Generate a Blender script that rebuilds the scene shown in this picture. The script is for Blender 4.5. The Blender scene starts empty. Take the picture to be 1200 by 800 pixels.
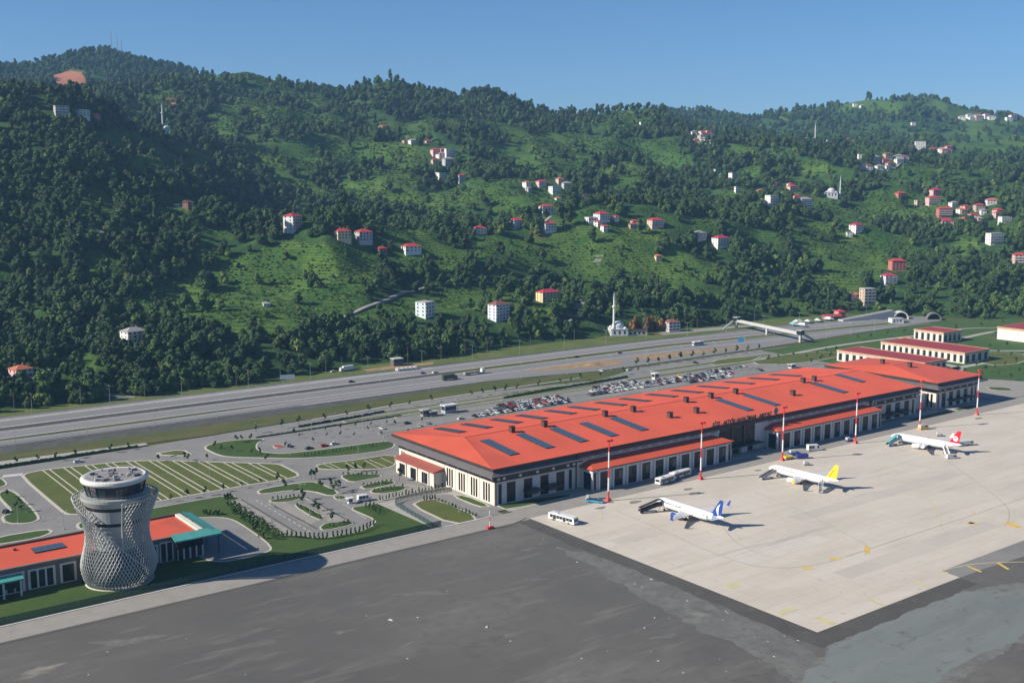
import bpy, bmesh, math, random
import numpy as np
from mathutils import Vector, Matrix

# ------------------------------------------------------------------ camera, sky, sun, exposure
SC = bpy.context.scene
COL = SC.collection
R = math.radians
F_PX, PITCH, YAW, CAM_H = 1298.3, R(8.441), R(37.007), 140.0     # fitted to the photograph (1200 px wide)
cam_d = bpy.data.cameras.new('camera')
cam = bpy.data.objects.new('camera', cam_d); COL.objects.link(cam)
cam.location = (0, 0, CAM_H); cam.rotation_euler = (math.pi/2 - PITCH, 0, -YAW)
cam_d.sensor_width = 36.0; cam_d.lens = F_PX/1200*36; cam_d.clip_start = 1.0; cam_d.clip_end = 20000
SC.camera = cam

SUN_EL, SUN_DIR = R(31.5), Vector((-0.934, 0.357, 0))            # horizontal direction towards the sun
world = bpy.data.worlds.new('World'); SC.world = world; world.use_nodes = True
wn = world.node_tree; wn.nodes.clear()
sky = wn.nodes.new('ShaderNodeTexSky'); sky.sky_type = 'NISHITA'; sky.sun_disc = False
sky.sun_elevation = SUN_EL; sky.sun_rotation = math.atan2(SUN_DIR.x, SUN_DIR.y)
sky.altitude = 0; sky.air_density = 0.95; sky.dust_density = 0.0; sky.ozone_density = 10.0
wb = wn.nodes.new('ShaderNodeBackground'); wb.inputs['Strength'].default_value = 0.066
wo = wn.nodes.new('ShaderNodeOutputWorld')
wn.links.new(sky.outputs[0], wb.inputs[0]); wn.links.new(wb.outputs[0], wo.inputs[0])
sun_d = bpy.data.lights.new('sun', 'SUN'); sun_d.energy = 5.0; sun_d.angle = R(0.53); sun_d.color = (1.0, 0.91, 0.78)
sun = bpy.data.objects.new('sun', sun_d); COL.objects.link(sun)
to_sun = Vector((SUN_DIR.x*math.cos(SUN_EL), SUN_DIR.y*math.cos(SUN_EL), math.sin(SUN_EL)))
sun.rotation_euler = to_sun.to_track_quat('Z', 'Y').to_euler()
sun.location = (0, 300, 600)
vs = SC.view_settings; vs.view_transform = 'Standard'; vs.look = 'None'; vs.gamma = 1.0; vs.use_curve_mapping = False
vs.exposure = 0.68
SC.cycles.volume_bounces = 0; SC.cycles.max_bounces = 5; SC.cycles.transparent_max_bounces = 8
try:
    SC.cycles.volume_biased = True
except Exception: pass

rnd = random.Random(7)
nrg = np.random.default_rng(11)

# ------------------------------------------------------------------ pixel <-> place
_fw = np.array([math.sin(YAW)*math.cos(PITCH), math.cos(YAW)*math.cos(PITCH), -math.sin(PITCH)])
_rt = np.array([math.cos(YAW), -math.sin(YAW), 0.0]); _up = np.cross(_rt, _fw)
def ray(x, y): return (x-600)*_rt - (y-400)*_up + F_PX*_fw
def G(x, y, z=0.0):
    """ground point (height z) seen at photo pixel x, y"""
    d = ray(x, y); t = (z-CAM_H)/d[2]
    return (d[0]*t, d[1]*t)
def to_px(X, Y, Z):
    v = np.stack([np.asarray(X, float), np.asarray(Y, float), np.asarray(Z, float)-CAM_H], -1)
    d = v@_fw
    return 600+F_PX*(v@_rt)/d, 400-F_PX*(v@_up)/d

# ------------------------------------------------------------------ materials
MATS = {}
def mat(name, col, rough=0.75, var=0.12, scale=0.4, metal=0.0, spec=0.4, col2=None, detail=4.0, bump=0.0, alpha=None):
    if name in MATS: return MATS[name]
    m = bpy.data.materials.new(name); m.use_nodes = True; nt = m.node_tree
    b = nt.nodes['Principled BSDF']
    b.inputs['Roughness'].default_value = rough; b.inputs['Metallic'].default_value = metal
    b.inputs['Specular IOR Level'].default_value = spec
    tc = nt.nodes.new('ShaderNodeTexCoord')
    nz = nt.nodes.new('ShaderNodeTexNoise'); nz.inputs['Scale'].default_value = scale; nz.inputs['Detail'].default_value = detail
    nt.links.new(tc.outputs['Object'], nz.inputs['Vector'])
    mr = nt.nodes.new('ShaderNodeMapRange'); mr.inputs[1].default_value = 0.3; mr.inputs[2].default_value = 0.7
    nt.links.new(nz.outputs['Fac'], mr.inputs[0])
    mx = nt.nodes.new('ShaderNodeMix'); mx.data_type = 'RGBA'
    c1 = [c*(1-var) for c in col]; c2 = list(col2) if col2 else [min(1, c*(1+var)) for c in col]
    mx.inputs[6].default_value = (*c1, 1); mx.inputs[7].default_value = (*c2, 1)
    nt.links.new(mr.outputs[0], mx.inputs[0]); nt.links.new(mx.outputs[2], b.inputs['Base Color'])
    if bump:
        bp = nt.nodes.new('ShaderNodeBump'); bp.inputs['Strength'].default_value = bump; bp.inputs['Distance'].default_value = 0.3
        nt.links.new(nz.outputs['Fac'], bp.inputs['Height']); nt.links.new(bp.outputs[0], b.inputs['Normal'])
    if alpha is not None: b.inputs['Alpha'].default_value = alpha
    MATS[name] = m; return m

def ground_mat(name, layers, rough=0.9, bump=0.25):
    """layers: first colour, then (colour, noise scale, low, high, stretch xy) mixed on top of it"""
    m = bpy.data.materials.new(name); m.use_nodes = True; nt = m.node_tree
    b = nt.nodes['Principled BSDF']; b.inputs['Roughness'].default_value = rough; b.inputs['Specular IOR Level'].default_value = 0.25
    tc = nt.nodes.new('ShaderNodeTexCoord'); prev = None
    base = layers[0]
    for k, (c, s, lo, hi, st) in enumerate(layers[1:]):
        mp = nt.nodes.new('ShaderNodeMapping'); mp.inputs['Scale'].default_value = (st[0], st[1], 1); mp.inputs['Location'].default_value = (k*31.7, k*17.3, k*5)
        if len(st) > 2: mp.inputs['Rotation'].default_value = (0, 0, st[2])
        nt.links.new(tc.outputs['Object'], mp.inputs[0])
        nz = nt.nodes.new('ShaderNodeTexNoise'); nz.inputs['Scale'].default_value = s; nz.inputs['Detail'].default_value = 6; nz.inputs['Roughness'].default_value = 0.62
        nt.links.new(mp.outputs[0], nz.inputs['Vector'])
        mr = nt.nodes.new('ShaderNodeMapRange'); mr.inputs[1].default_value = lo; mr.inputs[2].default_value = hi
        nt.links.new(nz.outputs['Fac'], mr.inputs[0])
        mx = nt.nodes.new('ShaderNodeMix'); mx.data_type = 'RGBA'
        if prev is None: mx.inputs[6].default_value = (*base, 1)
        else: nt.links.new(prev, mx.inputs[6])
        mx.inputs[7].default_value = (*c, 1); nt.links.new(mr.outputs[0], mx.inputs[0]); prev = mx.outputs[2]
    nt.links.new(prev, b.inputs['Base Color'])
    if bump:
        bp = nt.nodes.new('ShaderNodeBump'); bp.inputs['Strength'].default_value = bump; bp.inputs['Distance'].default_value = 0.2
        nt.links.new(nz.outputs['Fac'], bp.inputs['Height']); nt.links.new(bp.outputs[0], b.inputs['Normal'])
    MATS[name] = m; return m

# ------------------------------------------------------------------ mesh builder
class MB:
    def __init__(s): s.v = []; s.f = []; s.m = []; s.mi = 0
    def _add(s, vs, fs):
        o = len(s.v); s.v += [tuple(p) for p in vs]; s.f += [[o+i for i in f] for f in fs]; s.m += [s.mi]*len(fs); return s
    def box(s, x0, x1, y0, y1, z0, z1):
        return s._add([(x0,y0,z0),(x1,y0,z0),(x1,y1,z0),(x0,y1,z0),(x0,y0,z1),(x1,y0,z1),(x1,y1,z1),(x0,y1,z1)],
                      [(0,3,2,1),(4,5,6,7),(0,1,5,4),(1,2,6,5),(2,3,7,6),(3,0,4,7)])
    def frust(s, a, za, b, zb):
        """box with different bottom rect a and top rect b (x0,x1,y0,y1)"""
        v = [(a[0],a[2],za),(a[1],a[2],za),(a[1],a[3],za),(a[0],a[3],za),(b[0],b[2],zb),(b[1],b[2],zb),(b[1],b[3],zb),(b[0],b[3],zb)]
        return s._add(v, [(0,3,2,1),(4,5,6,7),(0,1,5,4),(1,2,6,5),(2,3,7,6),(3,0,4,7)])
    def prism(s, poly, z0, z1):
        n = len(poly); a = sum(poly[i][0]*poly[(i+1)%n][1]-poly[(i+1)%n][0]*poly[i][1] for i in range(n))
        if a < 0: poly = poly[::-1]
        v = [(p[0],p[1],z0) for p in poly]+[(p[0],p[1],z1) for p in poly]
        return s._add(v, [list(range(n))[::-1], list(range(n,2*n))]+[(i,(i+1)%n,n+(i+1)%n,n+i) for i in range(n)])
    def sheet(s, poly, z):
        n = len(poly); a = sum(poly[i][0]*poly[(i+1)%n][1]-poly[(i+1)%n][0]*poly[i][1] for i in range(n))
        if a < 0: poly = poly[::-1]
        return s._add([(p[0],p[1],z) for p in poly], [list(range(n))])
    def quad(s, *p): return s._add(p, [list(range(len(p)))])
    def tube(s, p0, p1, r0, r1=None, n=8, cap=True):
        r1 = r0 if r1 is None else r1
        p0 = Vector(p0); p1 = Vector(p1); d = (p1-p0).normalized()
        a = d.orthogonal().normalized(); b = d.cross(a)
        v = []
        for p, r in ((p0,r0),(p1,r1)):
            for k in range(n):
                t = 2*math.pi*k/n; v.append(p+a*(r*math.cos(t))+b*(r*math.sin(t)))
        f = [(i,(i+1)%n,n+(i+1)%n,n+i) for i in range(n)]
        if cap: f += [list(range(n))[::-1], list(range(n,2*n))]
        return s._add(v, f)
    def lathe(s, prof, n=16, c=(0,0), cap=True):
        v = []; f = []
        for r, z in prof:
            for k in range(n):
                t = 2*math.pi*k/n; v.append((c[0]+r*math.cos(t), c[1]+r*math.sin(t), z))
        for j in range(len(prof)-1):
            for i in range(n): f.append((j*n+i, j*n+(i+1)%n, (j+1)*n+(i+1)%n, (j+1)*n+i))
        if cap: f += [list(range(n))[::-1], [ (len(prof)-1)*n+i for i in range(n)]]
        return s._add(v, f)
    def loft(s, rings, cap=True):
        n = len(rings[0]); v = [p for r in rings for p in r]; f = []
        for j in range(len(rings)-1):
            for i in range(n): f.append((j*n+i, j*n+(i+1)%n, (j+1)*n+(i+1)%n, (j+1)*n+i))
        if cap: f += [list(range(n))[::-1], [(len(rings)-1)*n+i for i in range(n)]]
        return s._add(v, f)
    def mesh(s, name, mats, smooth=False):
        me = bpy.data.meshes.new(name); me.from_pydata([tuple(map(float,p)) for p in s.v], [], s.f)
        if not isinstance(mats, (list, tuple)): mats = [mats]
        for m in mats: me.materials.append(m)
        if len(mats) > 1: me.polygons.foreach_set('material_index', s.m)
        bm = bmesh.new(); bm.from_mesh(me); bmesh.ops.recalc_face_normals(bm, faces=bm.faces); bm.to_mesh(me); bm.free()
        if smooth: me.polygons.foreach_set('use_smooth', [True]*len(me.polygons))
        me.update(); return me
    def build(s, name, mats, parent=None, smooth=False, loc=None):
        """one object; with a parent whose base is not at the origin the vertices are still place coordinates"""
        o = bpy.data.objects.new(name, s.mesh(name, mats, smooth)); COL.objects.link(o)
        if parent is not None:
            o.parent = parent
            p = parent
            off = Vector((0,0,0))
            while p is not None: off += p.location; p = p.parent
            o.location = -off if loc is None else loc
        elif loc is not None: o.location = loc
        return o

def obj(name, me, parent=None, loc=(0,0,0), rz=0.0, sc=None):
    o = bpy.data.objects.new(name, me); COL.objects.link(o); o.location = loc; o.rotation_euler = (0,0,rz)
    if sc is not None: o.scale = sc if hasattr(sc, '__len__') else (sc, sc, sc)
    if parent is not None: o.parent = parent
    return o
def tag(o, label, cat, group=None):
    o['label'] = label; o['category'] = cat
    if group: o['group'] = group
    return o
def thing(name, label, cat, loc=(0,0,0), rz=0.0, group=None):
    o = bpy.data.objects.new(name, None); COL.objects.link(o); o.location = loc; o.rotation_euler = (0,0,rz)
    o.empty_display_size = 0.5
    return tag(o, label, cat, group)
def struct(o, kind='structure'): o['kind'] = kind; return o
def copy_tree(o, parent=None):
    c = o.copy(); COL.objects.link(c); c.parent = parent
    for ch in o.children: copy_tree(ch, c)
    return c
def smooth_poly(pts, it=2):
    """rounds the corners of a closed outline"""
    for _ in range(it):
        q = []
        for i in range(len(pts)):
            a = pts[i]; b = pts[(i+1)%len(pts)]
            q.append((a[0]*.78+b[0]*.22, a[1]*.78+b[1]*.22)); q.append((a[0]*.22+b[0]*.78, a[1]*.22+b[1]*.78))
        pts = q
    return pts
def grow(poly, d):
    """moves every edge of a closed outline outwards by d"""
    n = len(poly); a = sum(poly[i][0]*poly[(i+1)%n][1]-poly[(i+1)%n][0]*poly[i][1] for i in range(n))
    if a < 0: poly = poly[::-1]
    out = []
    for i in range(n):
        p = Vector(poly[i-1]); q = Vector(poly[i]); r = Vector(poly[(i+1)%n])
        e1 = (q-p); e2 = (r-q)
        if e1.length < 1e-6: e1 = e2
        if e2.length < 1e-6: e2 = e1
        e1 = e1.normalized(); e2 = e2.normalized()
        n1 = Vector((e1.y,-e1.x)); n2 = Vector((e2.y,-e2.x)); m = n1+n2
        k = m.length_squared
        m = m*(2/k) if k > 0.5 else n1
        out.append((q.x+m.x*d, q.y+m.y*d))
    return out
def ragged(poly, amp=2.0, step=2.5, seed=1):
    """uneven outline for loose ground"""
    rr = random.Random(seed); out = []; w = 0.0
    for i in range(len(poly)):
        a = poly[i]; b = poly[(i+1)%len(poly)]; L = math.dist(a, b); n = max(1, int(L/step)); nx, ny = (b[1]-a[1])/max(L,1e-6), -(b[0]-a[0])/max(L,1e-6)
        for k in range(n):
            w = w*.72+rr.uniform(-1,1)*.5; t = k/n; f = min(1, 4*min(t, 1-t)+.15)
            out.append((a[0]+(b[0]-a[0])*t+nx*w*amp*f, a[1]+(b[1]-a[1])*t+ny*w*amp*f))
    return out
def PX(pts, z=0.0): return [G(x, y, z) for x, y in pts]
# ------------------------------------------------------------------ terrain: the green hills behind the motorway
def _hash(ix, iy, seed):
    h = (ix.astype(np.int64)*374761393 + iy.astype(np.int64)*668265263 + seed*974711) & 0x7fffffff
    h = ((h ^ (h >> 13))*1274126177) & 0x7fffffff
    return ((h ^ (h >> 16)) & 0xffff)/65535.0
def vnoise(x, y, seed=0):
    x = np.asarray(x, float); y = np.asarray(y, float)
    ix = np.floor(x); iy = np.floor(y); fx = x-ix; fy = y-iy
    fx = fx*fx*fx*(fx*(fx*6-15)+10); fy = fy*fy*fy*(fy*(fy*6-15)+10)
    a = _hash(ix, iy, seed); b = _hash(ix+1, iy, seed); c = _hash(ix, iy+1, seed); d = _hash(ix+1, iy+1, seed)
    return (a*(1-fx)+b*fx)*(1-fy)+(c*(1-fx)+d*fx)*fy
def fbm(x, y, seed=0, octv=4):
    s = 0; a = 0.5; t = 0
    for k in range(octv):
        s = s+a*vnoise(x*2**k, y*2**k, seed+k*7); t += a; a *= 0.5
    return s/t*2-1

def ridge_px(pts):
    """(photo x, photo y, distance) -> azimuth, distance, height"""
    o = []
    for x, y, D in pts:
        d = ray(x, y); h = math.hypot(d[0], d[1]); o.append((math.atan2(d[0], d[1]), D, CAM_H+D*d[2]/h))
    return o
foot_xy = [(-1500,740),(-600,712),(0,698),(200,696),(300,698),(400,712),(460,714),(760,716),(880,716),(950,704),(985,668),(1004,628),(1030,588),(1110,552),(1500,510),(2600,150)]
LAYERS = [
 [(math.atan2(x,y), math.hypot(x,y), -2.0) for x,y in foot_xy],
 ridge_px([(-400,430,860),(0,415,830),(100,410,840),(200,398,870),(300,385,900),(400,378,930),(500,368,960),(600,362,990),(700,357,1040),(800,352,1100),(900,345,1190),(1000,343,1240),(1100,346,1260),(1200,350,1270),(1600,350,1300)]),
 ridge_px([(-400,350,1000),(0,340,980),(100,335,990),(200,330,1000),(300,325,1020),(400,325,1040),(500,328,1070),(600,322,1100),(700,312,1160),(800,312,1220),(900,310,1320),(1000,308,1370),(1100,310,1400),(1200,312,1420),(1600,312,1450)]),
 ridge_px([(-400,250,1150),(0,235,1130),(100,235,1130),(200,250,1130),(300,268,1130),(400,278,1140),(480,290,1150),(560,285,1190),(600,275,1220),(700,262,1300),(800,268,1360),(900,262,1450),(1000,255,1500),(1100,255,1560),(1200,255,1600),(1600,255,1650)]),
 ridge_px([(-400,190,1300),(0,180,1280),(100,185,1280),(200,225,1270),(300,264,1270),(400,277,1280),(480,286,1290),(560,274,1330),(700,245,1450),(800,245,1520),(900,240,1600),(1000,235,1680),(1100,235,1720),(1200,232,1760),(1600,232,1800)]),
 ridge_px([(-400,135,1480),(0,130,1460),(60,124,1460),(100,127,1460),(150,150,1480),(200,178,1500),(300,198,1600),(400,205,1600),(500,205,1620),(600,205,1640),(700,205,1750),(800,200,1800),(900,195,1900),(1000,186,1950),(1100,190,2000),(1200,195,2050),(1600,195,2100)]),
 ridge_px([(-400,140,1720),(0,134,1700),(100,132,1700),(150,150,1750),(200,152,1800),(300,150,1900),(400,155,1900),(500,160,1900),(600,165,1950),(700,165,2050),(800,160,2150),(900,165,2200),(1000,172,2250),(1100,180,2300),(1200,188,2350),(1600,188,2400)]),
 ridge_px([(-400,105,2300),(0,100,2300),(100,98,2300),(200,93,2300),(235,86,2300),(290,90,2350),(340,102,2350),(380,108,2350),(405,111,2350),(440,99,2350),(455,94,2350),(480,103,2350),(505,97,2350),(530,105,2350),(570,103,2350),(600,114,2350),(640,128,2380),(690,133,2400),(720,126,2400),(750,124,2400),(775,130,2400),(800,150,2500),(850,158,2600),(900,160,2600),(1000,163,2700),(1100,158,2700),(1200,158,2700),(1600,158,2700)]),
 ridge_px([(-400,105,2700),(0,100,2650),(100,98,2650),(200,100,2650),(300,112,2700),(400,130,2750),(500,128,2750),(600,142,2800),(700,152,2850),(800,152,3000),(900,149,3000),(1000,146,3000),(1100,146,3000),(1200,152,3000),(1600,152,3000)]),
 ridge_px([(-400,85,3100),(0,79,3100),(60,72,3100),(100,61,3100),(140,61,3100),(190,73,3100),(235,84,3150),(260,96,3200),(300,112,3250),(400,120,3300),(500,122,3300),(700,137,3400),(780,131,3500),(820,126,3500),(850,132,3500),(885,137,3500),(920,133,3500),(960,127,3500),(1000,121,3500),(1040,119,3500),(1080,115,3500),(1110,119,3500),(1130,129,3500),(1165,131,3500),(1200,140,3500),(1600,140,3500)]),
]
AZ0, AZ1, NAZ = YAW-R(37), YAW+R(37), 420
AZ = np.linspace(AZ0, AZ1, NAZ)
RINGS = np.concatenate([np.arange(690, 1400, 6.0), np.arange(1400, 2500, 10.0), np.arange(2500, 3700, 16.0), np.arange(3700, 5400, 80.0)])
LD = []; LZ = []
for L in LAYERS:
    a = np.array(L); k = np.argsort(a[:,0]); a = a[k]
    LD.append(np.interp(AZ, a[:,0], a[:,1])); LZ.append(np.interp(AZ, a[:,0], a[:,2]))
LZ[4] = LZ[4]-np.interp(AZ, [AZ[0], YAW-R(18), YAW-R(12), YAW+R(2), YAW+R(10), AZ[-1]], [0,0,24,24,10,10]); LZ[8] = LZ[8]-75; LZ[6] = LZ[6]-np.interp(AZ, [AZ[0], YAW-R(20), YAW-R(12), AZ[-1]], [30,30,8,8])
LD.append(LD[-1]+700); LZ.append(LZ[-1]-130); LD.append(LD[-1]+1200); LZ.append(LZ[-1]*0.2)
LD = np.array(LD); LZ = np.array(LZ)
HT = np.zeros((NAZ, len(RINGS)))
for i in range(NAZ):
    d = LD[:,i].copy(); z = LZ[:,i]
    for k in range(1, len(d)): d[k] = max(d[k], d[k-1]+20)
    h = np.interp(RINGS, d, z, left=-2.0)
    h[RINGS < d[0]] = -2.0 - (d[0]-RINGS[RINGS < d[0]])*0.05
    HT[i] = h
# soften the creases, then add knolls and gullies
def blur(a, n, ax):
    for _ in range(n):
        p = np.pad(a, [(1,1) if k == ax else (0,0) for k in range(2)], mode='edge')
        a = (np.take(p, range(0, a.shape[ax]), ax)+2*a+np.take(p, range(2, a.shape[ax]+2), ax))/4
    return a
HT = blur(blur(HT, 6, 1), 5, 0)
GX = np.sin(AZ)[:,None]*RINGS[None,:]; GY = np.cos(AZ)[:,None]*RINGS[None,:]
rise = np.clip((RINGS[None,:]-LD[0][:,None]-40)/220, 0, 1)
far_calm = 1-0.55*np.clip((RINGS[None,:]-2000)/400, 0, 1)
n1 = fbm(GX/260, GY/260, 3, 3); n2 = fbm(GX/95, GY/95, 17, 3); rdg = 1-2*np.abs(fbm(GX/340+3, GY/340, 29, 3))
n3 = fbm(GX/42, GY/42, 43, 2)
HT = HT + rise*far_calm*(n1*32+n2*12+n3*3.5+(rdg-0.55)*30)
HT[:, RINGS > 5000] = -40
def hgt(x, y):
    a = (math.atan2(x, y)-AZ0)/(AZ1-AZ0)*(NAZ-1); d = math.hypot(x, y)
    a = min(max(a, 0), NAZ-1.001); j = int(np.searchsorted(RINGS, d))-1; j = min(max(j, 0), len(RINGS)-2)
    t = min(max((d-RINGS[j])/(RINGS[j+1]-RINGS[j]), 0), 1); i = int(a); s = a-i
    return (HT[i,j]*(1-s)+HT[i+1,j]*s)*(1-t)+(HT[i,j+1]*(1-s)+HT[i+1,j+1]*s)*t
def hgt_np(x, y):
    a = np.clip((np.arctan2(x, y)-AZ0)/(AZ1-AZ0)*(NAZ-1), 0, NAZ-1.001); d = np.hypot(x, y)
    j = np.clip(np.searchsorted(RINGS, d)-1, 0, len(RINGS)-2); t = np.clip((d-RINGS[j])/(RINGS[j+1]-RINGS[j]), 0, 1)
    i = a.astype(int); s = a-i
    return (HT[i,j]*(1-s)+HT[i+1,j]*s)*(1-t)+(HT[i,j+1]*(1-s)+HT[i+1,j+1]*s)*t
def on_hill(x, y, dmin=700, dmax=4200):
    """first place where the line of sight through a photo pixel meets the hills"""
    d = ray(x, y); h = math.hypot(d[0], d[1]); D = dmin
    while D < dmax:
        X = d[0]/h*D; Y = d[1]/h*D; Z = CAM_H+d[2]/h*D
        if Z <= hgt(X, Y): return Vector((X, Y, hgt(X, Y))), D
        D += 3
    return None, None

# tea fields and clearings, as outlines seen on the slopes
FIELDS_E = [(95,430,24,17),(110,300,17,34),(110,243,20,16),(147,171,30,13),(196,190,54,20),(207,245,26,16),(180,118,34,14),(263,147,22,19),(333,193,30,25),(283,123,16,8),(362,117,16,7),
 (652,178,68,20),(735,207,26,14),(527,143,25,7),(462,190,36,24),(420,173,22,16),(513,240,17,14),(480,232,14,8),(612,289,62,13),(665,300,70,26),(753,316,46,20),(733,143,34,13),(782,193,24,14),(640,253,26,8),
 (1013,296,48,17),(987,270,20,14),(995,326,38,16),(1060,245,46,11),(1153,163,48,22),(1140,210,24,14),(1078,203,34,14),(1173,268,24,8),(953,197,17,9),(910,183,14,8),(863,178,17,8),(880,203,13,8),(825,267,20,12),(882,284,27,14),(827,319,26,12),(908,332,20,13),(1133,287,15,10),(1130,307,14,7),(812,342,18,8),(940,273,14,10),
 (610,359,36,16),(772,322,54,18),(1155,345,16,7),(697,330,30,14),(560,345,28,10),(1180,125,30,8)]
FIELDS_P = [[(128,364),(160,345),(215,325),(270,300),(330,283),(440,287),(442,345),(420,360),(352,395),(250,390),(200,375)], [(345,399),(450,354),(520,338),(575,345),(560,365),(470,372),(400,388)]]
def in_poly(px, py, poly):
    c = np.zeros(px.shape, bool); n = len(poly)
    for i in range(n):
        x0, y0 = poly[i]; x1, y1 = poly[(i+1)%n]
        if y0 == y1: continue
        hit = ((y0 > py) != (y1 > py)) & (px < (x1-x0)*(py-y0)/(y1-y0)+x0); c ^= hit
    return c
def field_mask(X, Y, Z):
    px, py = to_px(X, Y, Z)
    wob = fbm(X/45, Y/45, 51, 3)
    f = np.zeros(px.shape)
    for cx, cy, rx, ry in FIELDS_E:
        f = np.maximum(f, np.clip((1.28-(((px-cx)/rx)**2+((py-cy)/ry)**2)+wob*0.9)*3, 0, 1))
    for P in FIELDS_P: f = np.maximum(f, in_poly(px+wob*6, py+wob*5, P).astype(float))
    D = np.hypot(X, Y)
    extra = np.clip((fbm(X/120+9, Y/120, 77, 3)-0.16)*9, 0, 1)*np.clip((D-980)/120, 0, 1)*np.where(px < 230, 0.25, 1)
    f = np.maximum(f, extra)
    hedge = np.abs(fbm(X/70+3, Y/70, 63, 2)) < 0.035          # tree lines between the plots
    f = np.where(hedge & (D > 900), f*0.35, f)
    return f*np.where((px > 1050) & (py > 318) & (D < 1500), 0.0, 1.0)
FM = field_mask(GX, GY, HT)
PXg, PYg = to_px(GX, GY, HT)
soil = np.clip(3-3*(((PXg-82)/24)**2+((PYg-93)/11)**2), 0, 1)+np.clip(3-3*(((PXg-758)/26)**2+((PYg-381)/14)**2), 0, 1)*0+np.clip(3-3*(((PXg-205)/14)**2+((PYg-118)/5)**2), 0, 1)+np.clip(3-3*(((PXg-632)/12)**2+((PYg-273)/5)**2), 0, 1)*0.7
me = bpy.data.meshes.new('hills'); nr = len(RINGS)
verts = np.stack([GX, GY, HT], -1).reshape(-1, 3)
ii, jj = np.meshgrid(np.arange(NAZ-1), np.arange(nr-1), indexing='ij')
q = np.stack([ii*nr+jj, ii*nr+jj+1, (ii+1)*nr+jj+1, (ii+1)*nr+jj], -1).reshape(-1, 4)[:, ::-1]
me.from_pydata(verts.tolist(), [], q.tolist())
for nm, arr in (('field', FM), ('soil', np.clip(soil, 0, 1))):
    at = me.attributes.new(nm, 'FLOAT', 'POINT'); at.data.foreach_set('value', arr.reshape(-1).astype(np.float32))
me.polygons.foreach_set('use_smooth', [True]*len(me.polygons))
hm = bpy.data.materials.new('hill_ground'); hm.use_nodes = True; nt = hm.node_tree; bs = nt.nodes['Principled BSDF']
bs.inputs['Roughness'].default_value = 0.95; bs.inputs['Specular IOR Level'].default_value = 0.15
def nnode(t, **kw):
    n = nt.nodes.new(t)
    for k, v in kw.items(): n.inputs[k].default_value = v
    return n
tc = nnode('ShaderNodeTexCoord')
def nz(scale, detail=5):
    n = nnode('ShaderNodeTexNoise', Scale=scale, Detail=detail); nt.links.new(tc.outputs['Object'], n.inputs['Vector']); return n.outputs['Fac']
def mr(src, lo, hi):
    n = nnode('ShaderNodeMapRange'); n.inputs[1].default_value = lo; n.inputs[2].default_value = hi; nt.links.new(src, n.inputs[0]); return n.outputs[0]
def mixc(fac, a, b):
    n = nt.nodes.new('ShaderNodeMix'); n.data_type = 'RGBA'; nt.links.new(fac, n.inputs[0])
    for k, c in ((6,a),(7,b)):
        if isinstance(c, tuple): n.inputs[k].default_value = (*c, 1)
        else: nt.links.new(c, n.inputs[k])
    return n.outputs[2]
fa = nnode('ShaderNodeAttribute'); fa.attribute_name = 'field'; sa = nnode('ShaderNodeAttribute'); sa.attribute_name = 'soil'
# tea rows follow the contours
sep = nnode('ShaderNodeSeparateXYZ'); nt.links.new(tc.outputs['Object'], sep.inputs[0])
m1 = nt.nodes.new('ShaderNodeMath'); m1.operation = 'MULTIPLY_ADD'; m1.inputs[1].default_value = 2.6; nt.links.new(sep.outputs[2], m1.inputs[0])
nw = nz(0.03, 3); m0 = nt.nodes.new('ShaderNodeMath'); m0.operation = 'MULTIPLY'; m0.inputs[1].default_value = 14; nt.links.new(nw, m0.inputs[0]); nt.links.new(m0.outputs[0], m1.inputs[2])
m2 = nt.nodes.new('ShaderNodeMath'); m2.operation = 'SINE'; nt.links.new(m1.outputs[0], m2.inputs[0])
rows = mr(m2.outputs[0], -1.4, 0.3)
tea = mixc(mr(nz(0.012, 4), 0.35, 0.62), (0.046,0.112,0.021), (0.112,0.190,0.030))
tea = mixc(mr(nz(0.11, 6), 0.42, 0.72), tea, (0.034,0.088,0.020))
vo = nt.nodes.new('ShaderNodeTexVoronoi'); vo.inputs['Scale'].default_value = 0.022
wv = nt.nodes.new('ShaderNodeTexNoise'); wv.inputs['Scale'].default_value = 0.02; nt.links.new(tc.outputs['Object'], wv.inputs['Vector'])
vm = nt.nodes.new('ShaderNodeVectorMath'); vm.operation = 'MULTIPLY_ADD'; vm.inputs[1].default_value = (30,30,0); nt.links.new(wv.outputs['Color'], vm.inputs[0])
fl = nt.nodes.new('ShaderNodeVectorMath'); fl.operation = 'MULTIPLY'; fl.inputs[1].default_value = (1,1,0); nt.links.new(tc.outputs['Object'], fl.inputs[0]); nt.links.new(fl.outputs[0], vm.inputs[2])
nt.links.new(vm.outputs[0], vo.inputs['Vector'])
sp_ = nnode('ShaderNodeSeparateColor'); nt.links.new(vo.outputs['Color'], sp_.inputs[0])
plot = mixc(mr(sp_.outputs[0], 0.0, 1.0), (0.030,0.088,0.018), (0.130,0.190,0.036))
mixp = nt.nodes.new('ShaderNodeMix'); mixp.data_type = 'RGBA'; mixp.inputs[0].default_value = 0.45; nt.links.new(tea, mixp.inputs[6]); nt.links.new(plot, mixp.inputs[7]); tea = mixp.outputs[2]
tea = mixc(rows, (0.034,0.088,0.018), tea)
scrub = mixc(mr(nz(0.06, 6), 0.35, 0.65), (0.020,0.052,0.015), (0.045,0.095,0.024))
c = mixc(fa.outputs['Fac'], scrub, tea)
c = mixc(sa.outputs['Fac'], c, (0.32,0.13,0.07))
nt.links.new(c, bs.inputs['Base Color'])
bp = nnode('ShaderNodeBump', Strength=0.9, Distance=1.6); nt.links.new(nz(0.35, 6), bp.inputs['Height']); nt.links.new(bp.outputs[0], bs.inputs['Normal'])
me.materials.append(hm)
hills = bpy.data.objects.new('hills', me); COL.objects.link(hills); struct(hills)
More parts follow.
